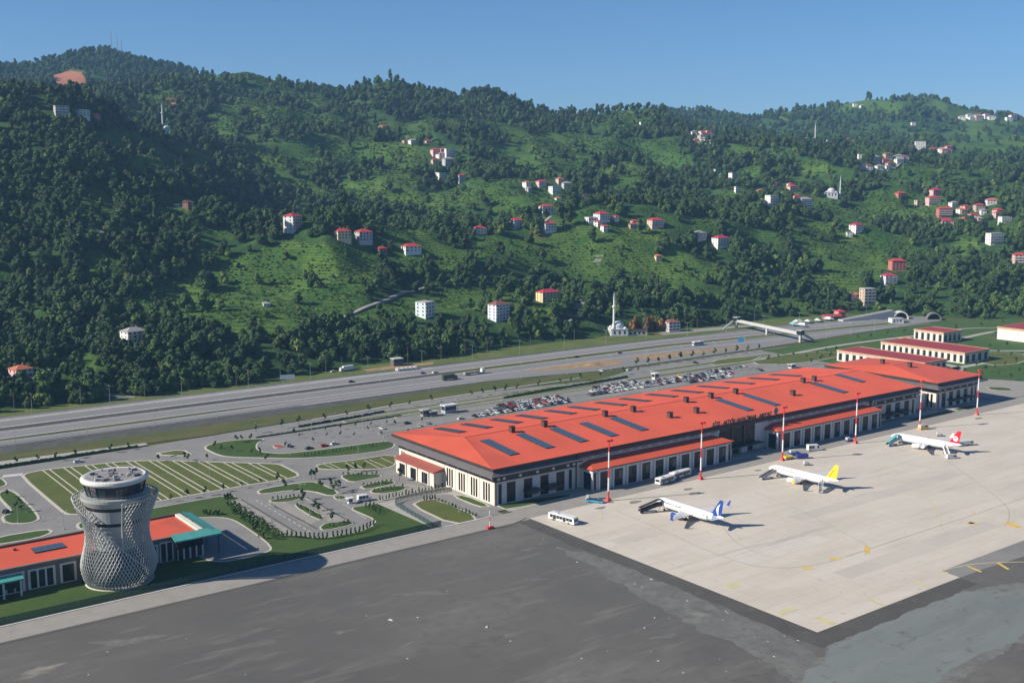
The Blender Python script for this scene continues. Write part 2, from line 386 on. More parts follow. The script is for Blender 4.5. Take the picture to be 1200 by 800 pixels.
# ------------------------------------------------------------------ ground, roads, apron, lawns
m_grass_wild = ground_mat('wild_grass', [(0.085,0.090,0.028), ((0.055,0.078,0.020),0.02,.4,.6,(1,1)), ((0.145,0.105,0.05),0.05,.48,.68,(.6,2)), ((0.05,0.085,0.02),0.4,.45,.7,(1,1))])
m_lawn = ground_mat('lawn', [(0.052,0.088,0.017), ((0.036,0.070,0.014),0.08,.4,.62,(1,1)), ((0.085,0.100,0.028),0.12,.55,.75,(1,1)), ((0.036,0.08,0.015),0.9,.4,.7,(1,1))])
m_lawn_dry = ground_mat('lawn_mown', [(0.105,0.118,0.028), ((0.070,0.092,0.022),0.09,.4,.62,(1,1)), ((0.135,0.120,0.045),0.10,.55,.75,(1,1)), ((0.07,0.10,0.022),0.9,.4,.7,(1,1))])
m_road = ground_mat('road_asphalt', [(0.215,0.212,0.203), ((0.180,0.178,0.172),0.05,.4,.65,(1,1)), ((0.25,0.245,0.232),0.35,.55,.75,(1,1)), ((0.165,0.163,0.157),0.6,.6,.75,(1,1))], bump=0.05)
m_hwy = ground_mat('motorway_asphalt', [(0.215,0.213,0.213), ((0.172,0.171,0.173),0.03,.35,.65,(.12,1)), ((0.225,0.22,0.215),0.3,.5,.8,(.05,1.5))], bump=0.05)
m_pave = ground_mat('paving_blocks', [(0.275,0.262,0.238), ((0.235,0.222,0.202),0.2,.4,.65,(1,1)), ((0.29,0.275,0.25),1.2,.45,.75,(1,1))], bump=0.05)
m_tarmac = ground_mat('airside_gravel', [(0.112,0.109,0.100), ((0.090,0.088,0.082),0.012,.4,.6,(1,1)), ((0.140,0.136,0.124),0.02,.52,.7,(.5,1.4,.5)), ((0.27,0.25,0.215),0.045,.64,.75,(.6,1.5,.4)), ((0.098,0.095,0.088),0.25,.5,.72,(1,1)), ((0.15,0.145,0.132),0.09,.56,.72,(.4,2.2,.3))], bump=0.3)
m_teal = ground_mat('fresh_gravel', [(0.168,0.19,0.178), ((0.142,0.16,0.152),0.02,.4,.62,(.4,2)), ((0.185,0.20,0.19),0.1,.5,.75,(.4,2)), ((0.11,0.115,0.11),0.2,.58,.72,(1,1))], bump=0.2)
m_dark_sh = ground_mat('dark_shoulder', [(0.086,0.083,0.075), ((0.070,0.067,0.061),0.05,.4,.65,(1,1)), ((0.115,0.110,0.098),0.2,.55,.75,(1,1))], bump=0.2)
m_conc = ground_mat('apron_concrete', [(0.525,0.480,0.405), ((0.475,0.430,0.362),0.02,.42,.62,(1,3)), ((0.54,0.495,0.435),0.05,.5,.7,(.4,2)), ((0.37,0.345,0.31),0.05,.60,.74,(.25,2.2)), ((0.36,0.335,0.30),0.3,.62,.76,(1,1)), ((0.46,0.42,0.355),0.025,.56,.7,(1,1))], bump=0.0, rough=0.8)
m_kerb = mat('kerb_concrete', (0.45,0.42,0.36), .85, .1, .6)
m_kerb_dark = mat('old_concrete', (0.33,0.32,0.295), .9, .14, .3)
m_soil = ground_mat('bare_soil', [(0.30,0.20,0.105), ((0.24,0.165,0.09),0.1,.4,.6,(1,1)), ((0.36,0.28,0.18),0.3,.5,.7,(1,1))])
m_ditch = ground_mat('stony_bank', [(0.088,0.088,0.082), ((0.065,0.068,0.06),0.1,.4,.6,(1,1)), ((0.11,0.115,0.085),0.3,.55,.7,(1,1))])
m_white_line = mat('road_paint_white', (0.70,0.70,0.68), .7, .12, .5)
m_faded_line = mat('faded_road_paint', (0.40,0.40,0.39), .8, .2, .5)
m_yellow_line = mat('apron_paint_yellow', (0.60,0.42,0.10), .7, .15, .3)
m_faint_yellow = mat('worn_yellow_paint', (0.50,0.46,0.24), .8, .1, .3)
m_faint_grey = mat('apron_line_stain', (0.33,0.305,0.27), .8, .1, .3)

def sheet(name, poly, z, m, kind='structure'):
    o = MB().sheet(poly, z).build(name, m); o['kind'] = kind; return o
def rect(x0, x1, y0, y1): return [(x0,y0),(x1,y0),(x1,y1),(x0,y1)]
sheet('ground', rect(-2400, 5150, -850, 5400), -0.30, m_grass_wild)
sheet('airside_ground', rect(-900, 2400, -840, 361.5), 0.00, m_tarmac)
# landside asphalt, one base for car parks and service roads
sheet('road', [(-500,361.6),(268,361.6),(268,366),(690,372),(695,440),(690,470),(770,470),(790,520),(760,586),(700,594),(560,592),(530,580),(503,572),(463,578),(414,584),(347,584),(286,577),(222,572),(185,569),(116,566),(-500,566)], 0.0, m_road)
sheet('perimeter_road', [(-500,361.4),(-500,349),(272.5,349),(272.5,361.4)], 0.03, m_pave)
sheet('perimeter_road', [(-500,347.6),(-500,346.9),(264,347.4),(272.5,351),(272.5,351.8),(262,348.2)], 0.035, m_dark_sh)
sheet('perimeter_road', rect(272.6, 900, 350.3, 362.5), 0.02, m_pave)
sheet('painted_line', rect(-300,262,361.45,361.95), .2, m_white_line)
# apron with its own slabs of concrete
AP = [(273,350.2),(273,204.4),(352.5,204.4),(353.2,212),(900,212),(900,350.2)]
sheet('apron', AP, 0.05, m_conc)
def ragged_line(a, b, amp, n, seed):
    rr = random.Random(seed); w = 0; out = []
    for k in range(n+1):
        w = w*.7+rr.uniform(-1,1)*.5; t = k/n; f = min(1, 6*min(t,1-t)+.1); L = math.dist(a,b)
        out.append((a[0]+(b[0]-a[0])*t-(b[1]-a[1])/L*w*amp*f, a[1]+(b[1]-a[1])*t+(b[0]-a[0])/L*w*amp*f))
    return out
def shoulder(seg_in, seg_out, m, z):
    mb = MB(); n = len(seg_out)
    for k in range(n-1):
        t0, t1 = k/(n-1), (k+1)/(n-1); i0 = [seg_in[0][j]+(seg_in[1][j]-seg_in[0][j])*t0 for j in (0,1)]; i1 = [seg_in[0][j]+(seg_in[1][j]-seg_in[0][j])*t1 for j in (0,1)]
        mb.quad((*i0,z),(*i1,z),(*seg_out[k+1],z),(*seg_out[k],z))
    mb.build('apron_shoulder', m)['kind'] = 'structure'
shoulder(((272.9,350),(272.9,204.3)), ragged_line((266,350),(264.5,196.5),1.3,70,8), m_dark_sh, .022)
shoulder(((272.9,204.3),(352,204.3)), ragged_line((264.5,196.5),(352,197),1.3,40,9), m_dark_sh, .022)
tx = [(352.7,204.3),(353.4,211.9),(900,211.9),(900,178),(430,196),(395,202),(372,203.8)]
sheet('taxiway', tx, 0.03, m_road)
m_mid = ground_mat('gravel_edge', [(0.148,0.152,0.14), ((0.12,0.12,0.11),0.12,.42,.62,(1,1)), ((0.18,0.19,0.175),0.3,.5,.7,(1,1))])
sheet('gravel_strip', ragged(grow(PX([(940,800),(985,752),(1040,722),(1110,697),(1170,690),(1215,678),(1215,739),(1150,768),(1097,800)]), 3.0), 3.0, 1.6, 14), .0095, m_mid)
sheet('gravel_strip', ragged(PX([(1010,800),(1080,740),(1145,702),(1215,680),(1215,737),(1150,765),(1095,800)]), 2.2, 2, 3), 0.017, m_teal)
sheet('gravel_strip', ragged(PX([(940,800),(985,752),(1040,722),(1110,697),(1170,690),(1080,742),(1012,800)]), 2.2, 2, 4), 0.012, m_teal)
sheet('gravel_strip', ragged(PX([(650,640),(690,645),(800,690),(905,735),(960,770),(985,800),(930,800),(880,765),(760,705)]), 3.0, 2, 5), 0.007, ground_mat('dusty_gravel', [(0.150,0.150,0.138), ((0.118,0.118,0.11),0.08,.4,.62,(1,1)), ((0.195,0.192,0.175),0.12,.55,.72,(1,1)), ((0.10,0.10,0.094),0.3,.5,.7,(1,1))]))
def strip(pts, w, z):
    mb = MB(); L = []; Rr = []
    for i, p in enumerate(pts):
        a = Vector(pts[max(i-1,0)]); b = Vector(pts[min(i+1,len(pts)-1)]); d = (b-a).normalized(); n = Vector((-d.y, d.x))*w/2
        L.append((p[0]+n.x, p[1]+n.y, z)); Rr.append((p[0]-n.x, p[1]-n.y, z))
    for i in range(len(pts)-1): mb.quad(Rr[i], Rr[i+1], L[i+1], L[i])
    return mb
def smooth_line(pts, it=3):
    for _ in range(it):
        q = [pts[0]]
        for a, b in zip(pts, pts[1:]):
            q.append((a[0]*.75+b[0]*.25, a[1]*.75+b[1]*.25)); q.append((a[0]*.25+b[0]*.75, a[1]*.25+b[1]*.75))
        pts = q+[pts[-1]]
    return pts
def marking(pts, w, m, name='painted_line', z=0.075):
    o = strip(pts, w, z).build(name, m); o['kind'] = 'structure'; return o
# drifts of pale dust and darker damp patches on the gravel
m_dust = ground_mat('pale_dust', [(0.134,0.13,0.119), ((0.118,0.125,0.113),0.15,.42,.6,(1,1)), ((0.18,0.172,0.155),0.4,.5,.7,(1,1))]); m_damp = ground_mat('damp_gravel', [(0.098,0.095,0.088), ((0.115,0.111,0.10),0.1,.42,.6,(1,1)), ((0.085,0.083,0.077),0.4,.5,.7,(1,1))])
rq = random.Random(21)
for k in range(22):
    px = rq.uniform(0,900); py = rq.uniform(640,800)
    if py < 765-px*.235 or py > 800: continue
    cx, cy = G(px, py)
    if cx > 255 and cy > 190: continue
    L_ = rq.uniform(3,13); w_ = L_*rq.uniform(.15,.4); a0 = rq.uniform(-.6,.5)
    pts = []
    for t in np.linspace(0, 2*math.pi, 22, endpoint=False):
        r_ = 1+.35*math.sin(3*t+k)+rq.uniform(-.25,.25); x, y = L_*r_*math.cos(t), w_*r_*math.sin(t); pts.append((cx+x*math.cos(a0)-y*math.sin(a0), cy+x*math.sin(a0)+y*math.cos(a0)))
    sheet('gravel_patch', pts, .009+.0005*(k%5) if False else .004+.00004*k, m_damp if k % 2 else m_dust)
# slab joints of the apron: saw cuts running both ways, filled with dark sealant
jb = MB()
for k in range(1, 20): jb.quad((273,204.4+k*7.5,0.056),(900,204.4+k*7.5,0.056),(900,204.4+k*7.5+.10,0.056),(273,204.4+k*7.5+.10,0.056))
for k in range(1, 84): jb.quad((273+k*7.5,212.1,0.058),(273+k*7.5+.10,212.1,0.058),(273+k*7.5+.10,350.1,0.058),(273+k*7.5,350.1,0.058))
jo = jb.build('apron_joint', mat('joint_sealant', (0.36,0.335,0.30), .9, .1, .2)); jo['kind'] = 'structure'
for x0, x1, y0, y1, v in [(320,420,226.9,234.4,0),(430,640,219.4,226.9,1),(300,350,256.9,264.4,1),(500,760,241.9,249.4,0),(360,480,279.4,286.9,0),(600,860,264.4,271.9,1),(280,330,301.9,309.4,0)]:
    o = MB().sheet(rect(x0+.2,x1,y0+.2,y1),.053).build('apron_slab_lane', mat('apron_concrete_'+'ab'[v], ((.455,.412,.355),(.52,.475,.415))[v], .85, .06, .05)); o['kind'] = 'structure'
# stand lead-in lines and the long taxi line (grey-brown), yellow blocks
marking(smooth_line(PX([(722,598),(770,618),(830,646),(880,664),(935,666),(985,655),(1050,632),(1120,610),(1200,583)])), .35, m_faint_grey)
marking(smooth_line(PX([(885,577),(935,596),(985,622),(1013,636),(1018,642),(1014,650)])), .3, m_faint_grey)
marking(smooth_line(PX([(848,618),(860,634),(880,645),(905,653)])), .3, m_faint_grey)
marking(smooth_line(PX([(905,653),(950,655),(985,653),(1012,645)])), .25, m_faint_yellow)
marking(smooth_line(PX([(1033,546),(1085,580),(1104,604),(1102,616)])), .3, m_faint_yellow)
marking(smooth_line(PX([(1110,540),(1180,590),(1184,606),(1178,616)])), .3, m_faint_grey)
for a, b, w in [((940,666),(952,665),2.2),((972,655),(985,654.5),2.0),((1016,640),(1016,648),2.0),((1180,612),(1194,618),4),((1135,612),(1146,614),2),((1140,600),(1143,602),1.5),((1134,614),(1140,612),2)]:
    marking(PX([a,b]), w, m_yellow_line, z=.085)
for a, b, w in [((957,723),(978,731),2.6),((1016,701),(1035,709),1.5),((1070,681),(1089,688),1.6),((912,719),(932,712),2.2),((851,687),(866,685),4),((1103,669.5),(1111,671.5),1.4)]:
    marking(PX([a,b]), w, m_faint_yellow, z=.085)
marking(smooth_line(PX([(1106,668),(1125,663),(1155,659),(1210,658)])), .5, m_faint_yellow)
for a, b in [((1134,663),(1150,670)),((1169,659),(1182,667))]: marking(PX([a,b]), 1.2, m_yellow_line)
for a, b in [((703,566),(707,580))]: marking(PX([(705,588+12),(706,612)]), .3, m_faint_yellow)
# patches of oil and tyre marks beside the stands
for x, y, w in [(806,573,5),(813,578,6),(1003,532,5),(744,588,6),(888,551,4),(1094,502,5),(1147,490,6),(1150,497,5),(704,575+20,5)]:
    cx, cy = G(x, y); pts = [(cx+w*.55*math.cos(t)*(1+.25*math.sin(3*t+x)), cy+w*.28*math.sin(t)) for t in np.linspace(0,2*math.pi,14,endpoint=False)]
    sheet('oil_stain', pts, .066, mat('oil_stain', (0.20,0.19,0.17), .7, .25, .6))
# chips of pale rubble lying on the gravel
m_rubble = mat('pale_rubble', (0.42,0.40,0.36), .9, .2, .8)
for k in range(150):
    px = rnd.choice([rnd.uniform(0,950), rnd.uniform(630,920)]); py = rnd.uniform(660,798) if k % 3 else 607+(px-630)*.42+rnd.uniform(14,34)
    if px < 640 and py < 760-px*.23+10: continue
    cx, cy = G(px, py)
    if cx > 270 and 203 < cy < 351: continue
    if rnd.random() < .55: continue
    r = rnd.uniform(.12,.4)*(1+1.5*(rnd.random()<.1)); mb = MB(); mb.frust((-r,r*1.3,-r*.7,r*.6), 0, (-r*.4,r*.7,-r*.3,r*.3), r*.35)
    o = mb.build('rubble_chip', m_rubble, loc=(cx,cy,.012)); o.rotation_euler = (0,0,rnd.uniform(0,3)); tag(o, 'small pale chip of rubble lying on the dark gravel', 'rubble', 'rubble chips on the airside gravel')

# kerbed islands: kerb ring 0.14 high, grass sheet just above it
ISL = []
def island(pts, m, kerb=1.0, it=2, name='lawn', z=.14, world_pts=False, dry=False):
    p = smooth_poly(pts if world_pts else PX(pts), it)
    k = MB().prism(grow(p, kerb), -.02, z).build('kerb', m_kerb); k['kind'] = 'structure'
    g = MB().sheet(p, z+.03).build(name, m); g['kind'] = 'structure'
    ISL.append(p); return p
STR = [(27,558),(33,554.5),(50,551),(100,545.5),(150,540.5),(200,540),(243,541.5),(297,543),(326,544),(334,548),(350,556.5),(340,560),(283,569),(233,578),(170,589.5),(130,596.5),(94,602),(81,602),(74,598)]
STRw = island(STR, m_lawn_dry, 1.3, 1)
def line_in(poly, x):
    ys = []
    for i in range(len(poly)):
        a = poly[i]; b = poly[(i+1)%len(poly)]
        if (a[0] > x) != (b[0] > x): ys.append(a[1]+(b[1]-a[1])*(x-a[0])/(b[0]-a[0]))
    return min(ys), max(ys)
for k in range(-4, 6):
    for dx in (0, 3.1):
        x = 169.6+k*9.42+dx
        if 127 < x < 224:
            a, b = line_in(STRw, x)
            MB().box(x-.28, x+.28, a, b, .15, .25).build('kerb', m_kerb)['kind'] = 'structure'
island([(180,532.3),(212,526.7),(224,533.8)], m_lawn_dry, 1.4, 1)
island([(238,523.5),(262,517),(312,513.5),(300,519),(299,526),(308,530.5),(330,532),(346,530.5),(400,524),(461,515.5),(461,526),(402,534),(347,537),(305,536),(265,535),(252,531)], m_lawn, 1.0, 2)
dl = island([(371,546.5),(377.5,543.5),(412,540),(461.5,532),(463,544),(451,549),(419.5,549.5),(376,549.5)], m_lawn_dry, 1.0, 1)
for x in [(378.5,543.8,391,548.8),(385.7,543.2,398.5,548.8),(404.5,542,415,548),(412,541.7,424,548.3),(427,539.3,445,548.8),(433,538.7,454,548),(445.7,536.3,460,542.7)]:
    strip(PX([(x[0],x[1]),(x[2],x[3])]), .55, .2).build('kerb', m_kerb)['kind'] = 'structure'
island([(399,558),(410.5,555),(445,556),(446,559),(430,561.5),(412,565)], m_lawn, .8, 1)
island([(422,570),(448,563),(463,564.5),(460,567),(430,573)], m_lawn, .8, 1)
island([(434.5,575),(445,571),(470.5,569),(476,571),(470,575),(448,578),(437,577.5)], m_lawn, .8, 1)
island([(302.5,576),(310,572.5),(357,565),(370,565),(397,577),(388,581),(367,575),(340,574),(307,578.7)], m_lawn, 1.0, 1)
island([(391,581.7),(400,580.5),(408,583),(396,585.5)], m_lawn, .7, 1)
island([(316,586),(335,583.5),(350,581),(355,583),(340,587.5),(319,588.5)], m_lawn, .7, 1)
island([(344,591.7),(355,591),(381.7,607.5),(373,609)], m_lawn, .5, 1)
island([(375,618),(383,612.5),(410,611),(414,614),(380,621.5)], m_lawn, .6, 1)
# paved parking bays either side of the small car park
sheet('parking_bay', PX([(268.5,588.5),(281,585),(344,624),(331,627)]), .04, m_pave)
sheet('parking_bay', PX([(318,590),(333,586),(372,610.5),(361,616)]), .04, m_pave)
sheet('parking_bay', PX([(356,583),(360,582),(408,610),(385,611)]), .04, m_pave)
for a, b in [((283,585),(345,622)),((318,590.5),(372,619.5)),((359,582),(410,611))]: marking(PX([a,b]), .8, m_dark_sh, z=.05)
for a, b in [((300,586),(362,622)),((402,590),(428,607))]:
    p, q = G(*a), G(*b)
    for t in np.arange(0, 1, .09): marking([(p[0]+(q[0]-p[0])*t, p[1]+(q[1]-p[1])*t), (p[0]+(q[0]-p[0])*(t+.045), p[1]+(q[1]-p[1])*(t+.045))], .25, m_white_line, z=.05)
BIG = [(165,598.5),(256,582),(272,581.5),(281,584),(268,588),(331,627),(357,628),(367,630.5),(385,629.5),(423,622),(437,616.5),(441,611),(436,606.5),(414,597),(414,594.5),(442,590),(508,618.8)]
bw = PX(BIG)+[(60,362.9),(-300,362.9),(-300,412),(118,414),(128,420)]
sheet('lawn', bw, .17, m_lawn); MB().prism(grow(bw, .5), -.02, .14).build('kerb', m_kerb)['kind'] = 'structure'
yard = smooth_poly([(146,440),(163,433),(171,428),(174,420),(172,379),(165,376),(150,376),(146,384)], 2)
MB().prism(grow(yard, .9), .1, .24).build('kerb', m_kerb)['kind'] = 'structure'; sheet('yard', yard, .26, m_road)
island([(0,576.5),(13.5,573.5),(46.5,606.5),(36,612.5),(9,613),(3,605),(18,600.5),(0,582)], m_lawn, 1.2, 2)
island([(-20,556),(0,560),(7.5,567.5),(0,570.5),(-20,573)], m_lawn, 1.0, 1)
island([(-30,640),(0,629),(54,620.5),(60,623.5),(43,630),(0,637)], m_lawn, 1.2, 1)
island([(92,614),(100,611),(108,613),(104,619),(94,619)], m_lawn, 1.2, 2)
for k in range(9):   # zebra crossing
    x = 3+k*2.6; marking(PX([(x,559.2-k*.27),(x+2.6,556.2-k*.27)]), .55, m_white_line, z=.03)
# lawns round the terminal's west end
island([(484,591.7),(495,586),(513,586),(563,607.5),(531,614)], m_lawn_dry, 1.0, 1)
sheet('pavement', PX([(441,590),(525,571),(580,592),(545,581),(520,579),(490,583),(463,590),(510,619),(442,590.3)]), .025, m_kerb_dark)
island([(273,371.5),(273,365.5),(307,364.5),(309,366.5),(296,370),(274,372.5)], m_lawn, .8, 1, world_pts=True)
island([(266,376),(270,374),(270,393),(266,396)], m_lawn, .8, 1, world_pts=True)
sheet('pavement', rect(272, 660, 362.6, 373), .06, m_kerb_dark)
sheet('lawn', rect(566, 634, 362.9, 366.5), .09, m_lawn)
sheet('pavement', rect(606, 613, 362.8, 366.6), .12, m_kerb)
sheet('pavement', PX([(392,587),(442,573),(478,566),(520,574),(475,583),(443,589),(420,590)]), .03, m_pave)
for k in range(7): marking(PX([(404+k*3.2,579-k*.3),(406+k*3.2,580.6-k*.3)]), .4, m_faded_line, z=.04)

# verge and the wall walk beside the landside road
vg = [(-300,582),(119,581),(185,576),(222,573.5),(286,578),(347,584),(414,583),(463,577),(503,571),(530,579),(560,591),(530,597.5),(487,606),(440,613),(420,610),(369,604),(300,601),(232,598),(123,597),(-300,596)]
sheet('verge', vg, .03, m_grass_wild)
sheet('roadside_bank', [(-300,596),(123,597),(232,598),(300,601),(369,604),(420,610),(440,613.2),(405,614.2),(270,613.4),(127,613.4),(-300,611.5)], .035, m_ditch)
for a, b in [((-150,566),(185,570.4))]:
    MB().prism([(-150,572),(190,571.0),(190,576),(120,581),(-150,582)], 0, .35).build('footpath', m_kerb_dark)['kind'] = 'structure'
MB().prism([(290,573.5),(347,580),(414,582),(500,583),(500,585),(414,584.5),(347,582.7),(286,576)], 0, .25).build('footpath', m_kerb_dark)['kind'] = 'structure'
# painted and kerbed strips of the long car park behind the terminal
for y in (556, 538, 520, 502, 484):
    for xa, xb in ((300,395),(410,500),(512,640),(655,690)):
        if (xa, y) in ((300,556),(300,484),(300,502)): xa = 330
        o = MB().box(xa, xb, y-.7, y+.7, 0, .15).build('kerb', m_kerb); o['kind'] = 'structure'
        o = MB().box(xa+.4, xb-.4, y-.4, y+.4, .1, .18).build('planting_strip', m_lawn_dry); o['kind'] = 'structure'
for xa, xb, ya, yb in ((300,500,557,560.5),(305,470,566,569.5),(330,520,549.8,552),(520,690,556,560),(560,690,570,575)):
    MB().box(xa-.6, xb+.6, ya-.6, yb+.6, 0, .13).build('kerb', m_kerb)['kind'] = 'structure'; sheet('planting_strip', rect(xa, xb, ya, yb), .16, m_lawn_dry)
for y0 in (506, 524, 542):
    lb = MB()
    for x in np.arange(302, 640, 2.6): lb.quad((x,y0,.02),(x+.14,y0,.02),(x+.14,y0+5,.02),(x,y0+5,.02))
    lb.build('bay_line', m_faded_line)['kind'] = 'structure'
for poly in ([(640,553),(668,531),(742,534),(735,560),(690,566)], [(610,568),(650,560),(680,573),(640,581)], [(700,470),(728,452),(748,470),(722,492)], [(775,440),(815,430),(858,455),(830,480)]):
    island(poly, m_lawn_dry, 1.0, 1, world_pts=True)

# motorway
near = [(-400,612),(127,614),(270,614),(405,615),(440,614),(487,607),(530,598),(600,598),(720,600),(847,606),(915,608),(990,610)]
hw = near+[(1012,634),(985,660),(900,672),(827,682),(700,684),(617,688),(440,688),(306,690),(192,690),(-400,688)]
sheet('motorway', hw, .06, m_hwy)
def yline(y): return lambda x: y - max(0,(x-660))*0.10
def mline(y, x0, x1, w, m, dash=None, z=.075, name='painted_line'):
    f = yline(y); mb = MB(); x = x0; st = dash[0] if dash else 20
    while x < x1:
        x2 = min(x+st, x1); mb.quad((x,f(x)-w/2,z),(x2,f(x2)-w/2,z),(x2,f(x2)+w/2,z),(x,f(x)+w/2,z)); x += sum(dash) if dash else st
    o = mb.build(name, m); o['kind'] = 'structure'; return o
for y in (634,650,663,680): mline(y, -300, 960, .5, m_white_line)
for y in (639.5,645,668.5,674.5): mline(y, -300, 960, .2, m_faded_line, (6,9))
for y in (617,626): mline(y, -300, 440, .3, m_white_line)
mline(651.4, -300, 960, .8, m_kerb, name='median_kerb', z=.2); mline(661.6, -300, 960, .8, m_kerb, name='median_kerb', z=.2)
mline(656.5, -300, 440, 9.2, m_ditch, name='median_strip', z=.09)
mline(656.5, 440, 960, 9.2, m_grass_wild, name='median_strip', z=.09)
mline(682.5, -300, 440, 3.2, m_kerb_dark, name='median_strip', z=.09)
sheet('median_strip', [(120,628.5),(160,627.5),(200,627.2),(262,629),(300,631.5),(262,632.6),(200,632.8),(120,632.5)], .09, m_grass_wild)
sheet('median_strip', smooth_poly([(480,632),(492,629),(513,619),(540,611.5),(567,610),(577,628),(553,633),(520,633)],1), .09, m_soil)
sheet('median_strip', smooth_poly([(583,628),(592,613),(640,611),(700,611),(720,614),(671,622),(633,629),(600,631)],1), .09, m_soil)
MB().tube((545,622,.1),(545,622,1.2),7,3,n=9).build('earth_mound', m_soil)['kind'] = 'structure'
m_sunny = ground_mat('sunny_verge', [(0.11,0.135,0.034), ((0.075,0.108,0.026),0.05,.4,.6,(1,1)), ((0.16,0.145,0.062),0.2,.55,.75,(1,1))])
sheet('verge', [(300,691),(440,689),(617,689),(700,685),(827,683),(900,673),(985,661),(1000,700),(900,725),(700,728),(300,725)], .05, m_sunny)
sheet('verge', [(-400,689),(192,691),(300,691),(300,725),(-400,720)], .05, m_sunny)
sheet('verge', [(730,641),(850,631),(930,622),(935,628),(850,639),(740,651)], .10, m_sunny)
sheet('earth_yard', [(395,697),(450,696),(455,704),(430,708),(395,706)], .07, m_soil)
sheet('earth_yard', [(700,703),(760,696),(820,694),(815,702),(760,712),(706,718)], .07, m_pave)
# guard rails
m_rail = mat('galvanised_rail', (0.42,0.42,0.42), .5, .1, .5, metal=.4)
for y, xa, xb in ((656.5,-200,440),(688.0,-200,700),(614.4,-200,300)):
    mb = MB(); f = yline(y); x = xa
    while x < xb:
        mb.box(x, x+19.9, f(x)-.08, f(x)+.08, .45, .75)
        for t in (0,5,10,15): mb.box(x+t, x+t+.12, f(x)-.06, f(x)+.06, 0, .5)
        x += 20
    tag(mb.build('guard_rail', m_rail), {656.5:'long steel guard rail along the median of the motorway',688.0:'steel guard rail on the hill side edge of the motorway',614.4:'steel guard rail on the airport side edge of the motorway'}[y], 'guard rail')
# right hand lawns with their paths
m_green_r = ground_mat('airport_lawn', [(0.055,0.105,0.022), ((0.042,0.090,0.018),0.03,.4,.6,(1,1)), ((0.10,0.11,0.035),0.05,.55,.75,(1,1))])
sheet('lawn', [(690,470),(700,592),(760,586),(842,604),(930,605),(992,610),(1030,590),(1200,540),(1500,420),(1500,362.8),(661,362.8),(661,440)], .01, m_green_r)
sheet('lawn_strip', PX([(905,410),(1000,393),(1090,381),(1095,386),(1010,401),(940,411)]), .03, m_green_r)
for pts, w in [([(1115,432),(1150,426),(1210,414)],6),([(1000,452),(1090,445),(1128,436),(1118,428),(1085,424)],7),([(1118,404),(1150,411),(1215,411)],5),([(1060,405),(1090,400),(1120,398),(1150,391),(1180,386)],6),([(1100,388),(1140,384),(1180,384),(1215,387)],3.5),([(880,424),(930,414),(985,404),(1040,397),(1085,392)],5),([(1215,398),(1180,390),(1168,388)],12)]:
    marking(smooth_line(PX(pts)), w, m_kerb_dark, 'path', z=.05)
sheet('car_park', [(655,372),(655,440),(700,440),(720,420),(740,385),(760,363),(662,363)], .06, m_pave)
island([(672,402),(684,396),(690,408),(678,414)], m_lawn, .6, 1, world_pts=True); island([(690,385),(700,376),(706,384),(697,394)], m_lawn, .6, 1, world_pts=True)
# ------------------------------------------------------------------ terminal
m_red = mat('red_roof_sheet', (0.56,0.098,0.046), .5, .10, .045, spec=.35)
m_red2 = mat('red_lean_to_sheet', (0.56,0.095,0.046), .55, .08, .1, spec=.35)
m_skirt = mat('grey_eave_metal', (0.115,0.105,0.107), .55, .08, .3)
m_gutter = mat('dark_gutter', (0.030,0.026,0.026), .6, .2, .3)
m_frieze = mat('dark_brown_frieze', (0.045,0.036,0.036), .7, .15, .5)
m_cream = mat('cream_cladding', (0.62,0.57,0.49), .7, .06, .25)
m_panel = mat('pale_grey_panel', (0.50,0.49,0.48), .65, .06, .3)
m_frame = mat('white_stone_frame', (0.60,0.58,0.55), .7, .06, .5)
m_glass = mat('dark_glass', (0.010,0.013,0.018), .2, .25, .3, spec=.3)
m_glass_b = mat('blue_black_glass', (0.020,0.026,0.036), .2, .3, .4, spec=.3)
m_solar = mat('solar_glass', (0.055,0.085,0.125), .25, .10, .5, spec=.6)
m_brown = mat('brown_metal', (0.075,0.040,0.032), .6, .15, .5)
m_canopy = mat('black_canopy', (0.022,0.022,0.024), .5, .2, .5)
m_textband = mat('grey_text_band', (0.52,0.51,0.54), .7, .05, .4)
m_letter = mat('dark_lettering', (0.03,0.02,0.02), .6, .1, .5)
m_letter_g = mat('grey_lettering', (0.17,0.155,0.175), .7, .1, .5)
m_seam = mat('roof_ridge_cap', (0.33,0.055,0.035), .6, .1, .2)

def text_mesh(txt, size, depth=.06, font_w=1.0):
    cu = bpy.data.curves.new('lettering', 'FONT'); cu.body = txt; cu.size = size; cu.extrude = depth; cu.align_x = 'LEFT'; cu.resolution_u = 2
    cu.space_character = 1.05; cu.offset = .012*size
    o = bpy.data.objects.new('lettering_tmp', cu); COL.objects.link(o)
    dg = bpy.context.evaluated_depsgraph_get(); me = bpy.data.meshes.new_from_object(o.evaluated_get(dg))
    bpy.data.objects.remove(o); bpy.data.curves.remove(cu); me.name = 'lettering'
    return me
def text_part(txt, size, m, parent, loc, rot, fit=None, name='lettering', depth=.06):
    """flat lettering; loc in place coordinates, fit = wanted length"""
    me = text_mesh(txt, size, depth); me.materials.clear(); me.materials.append(m)
    o = bpy.data.objects.new(name, me); COL.objects.link(o); o.rotation_euler = rot
    if fit:
        w = max(v.co.x for v in me.vertices)-min(v.co.x for v in me.vertices); o.scale = (fit/w, 1, 1)
    o.parent = parent
    o.location = Vector(loc)-(parent.location if parent else Vector((0,0,0)))
    return o

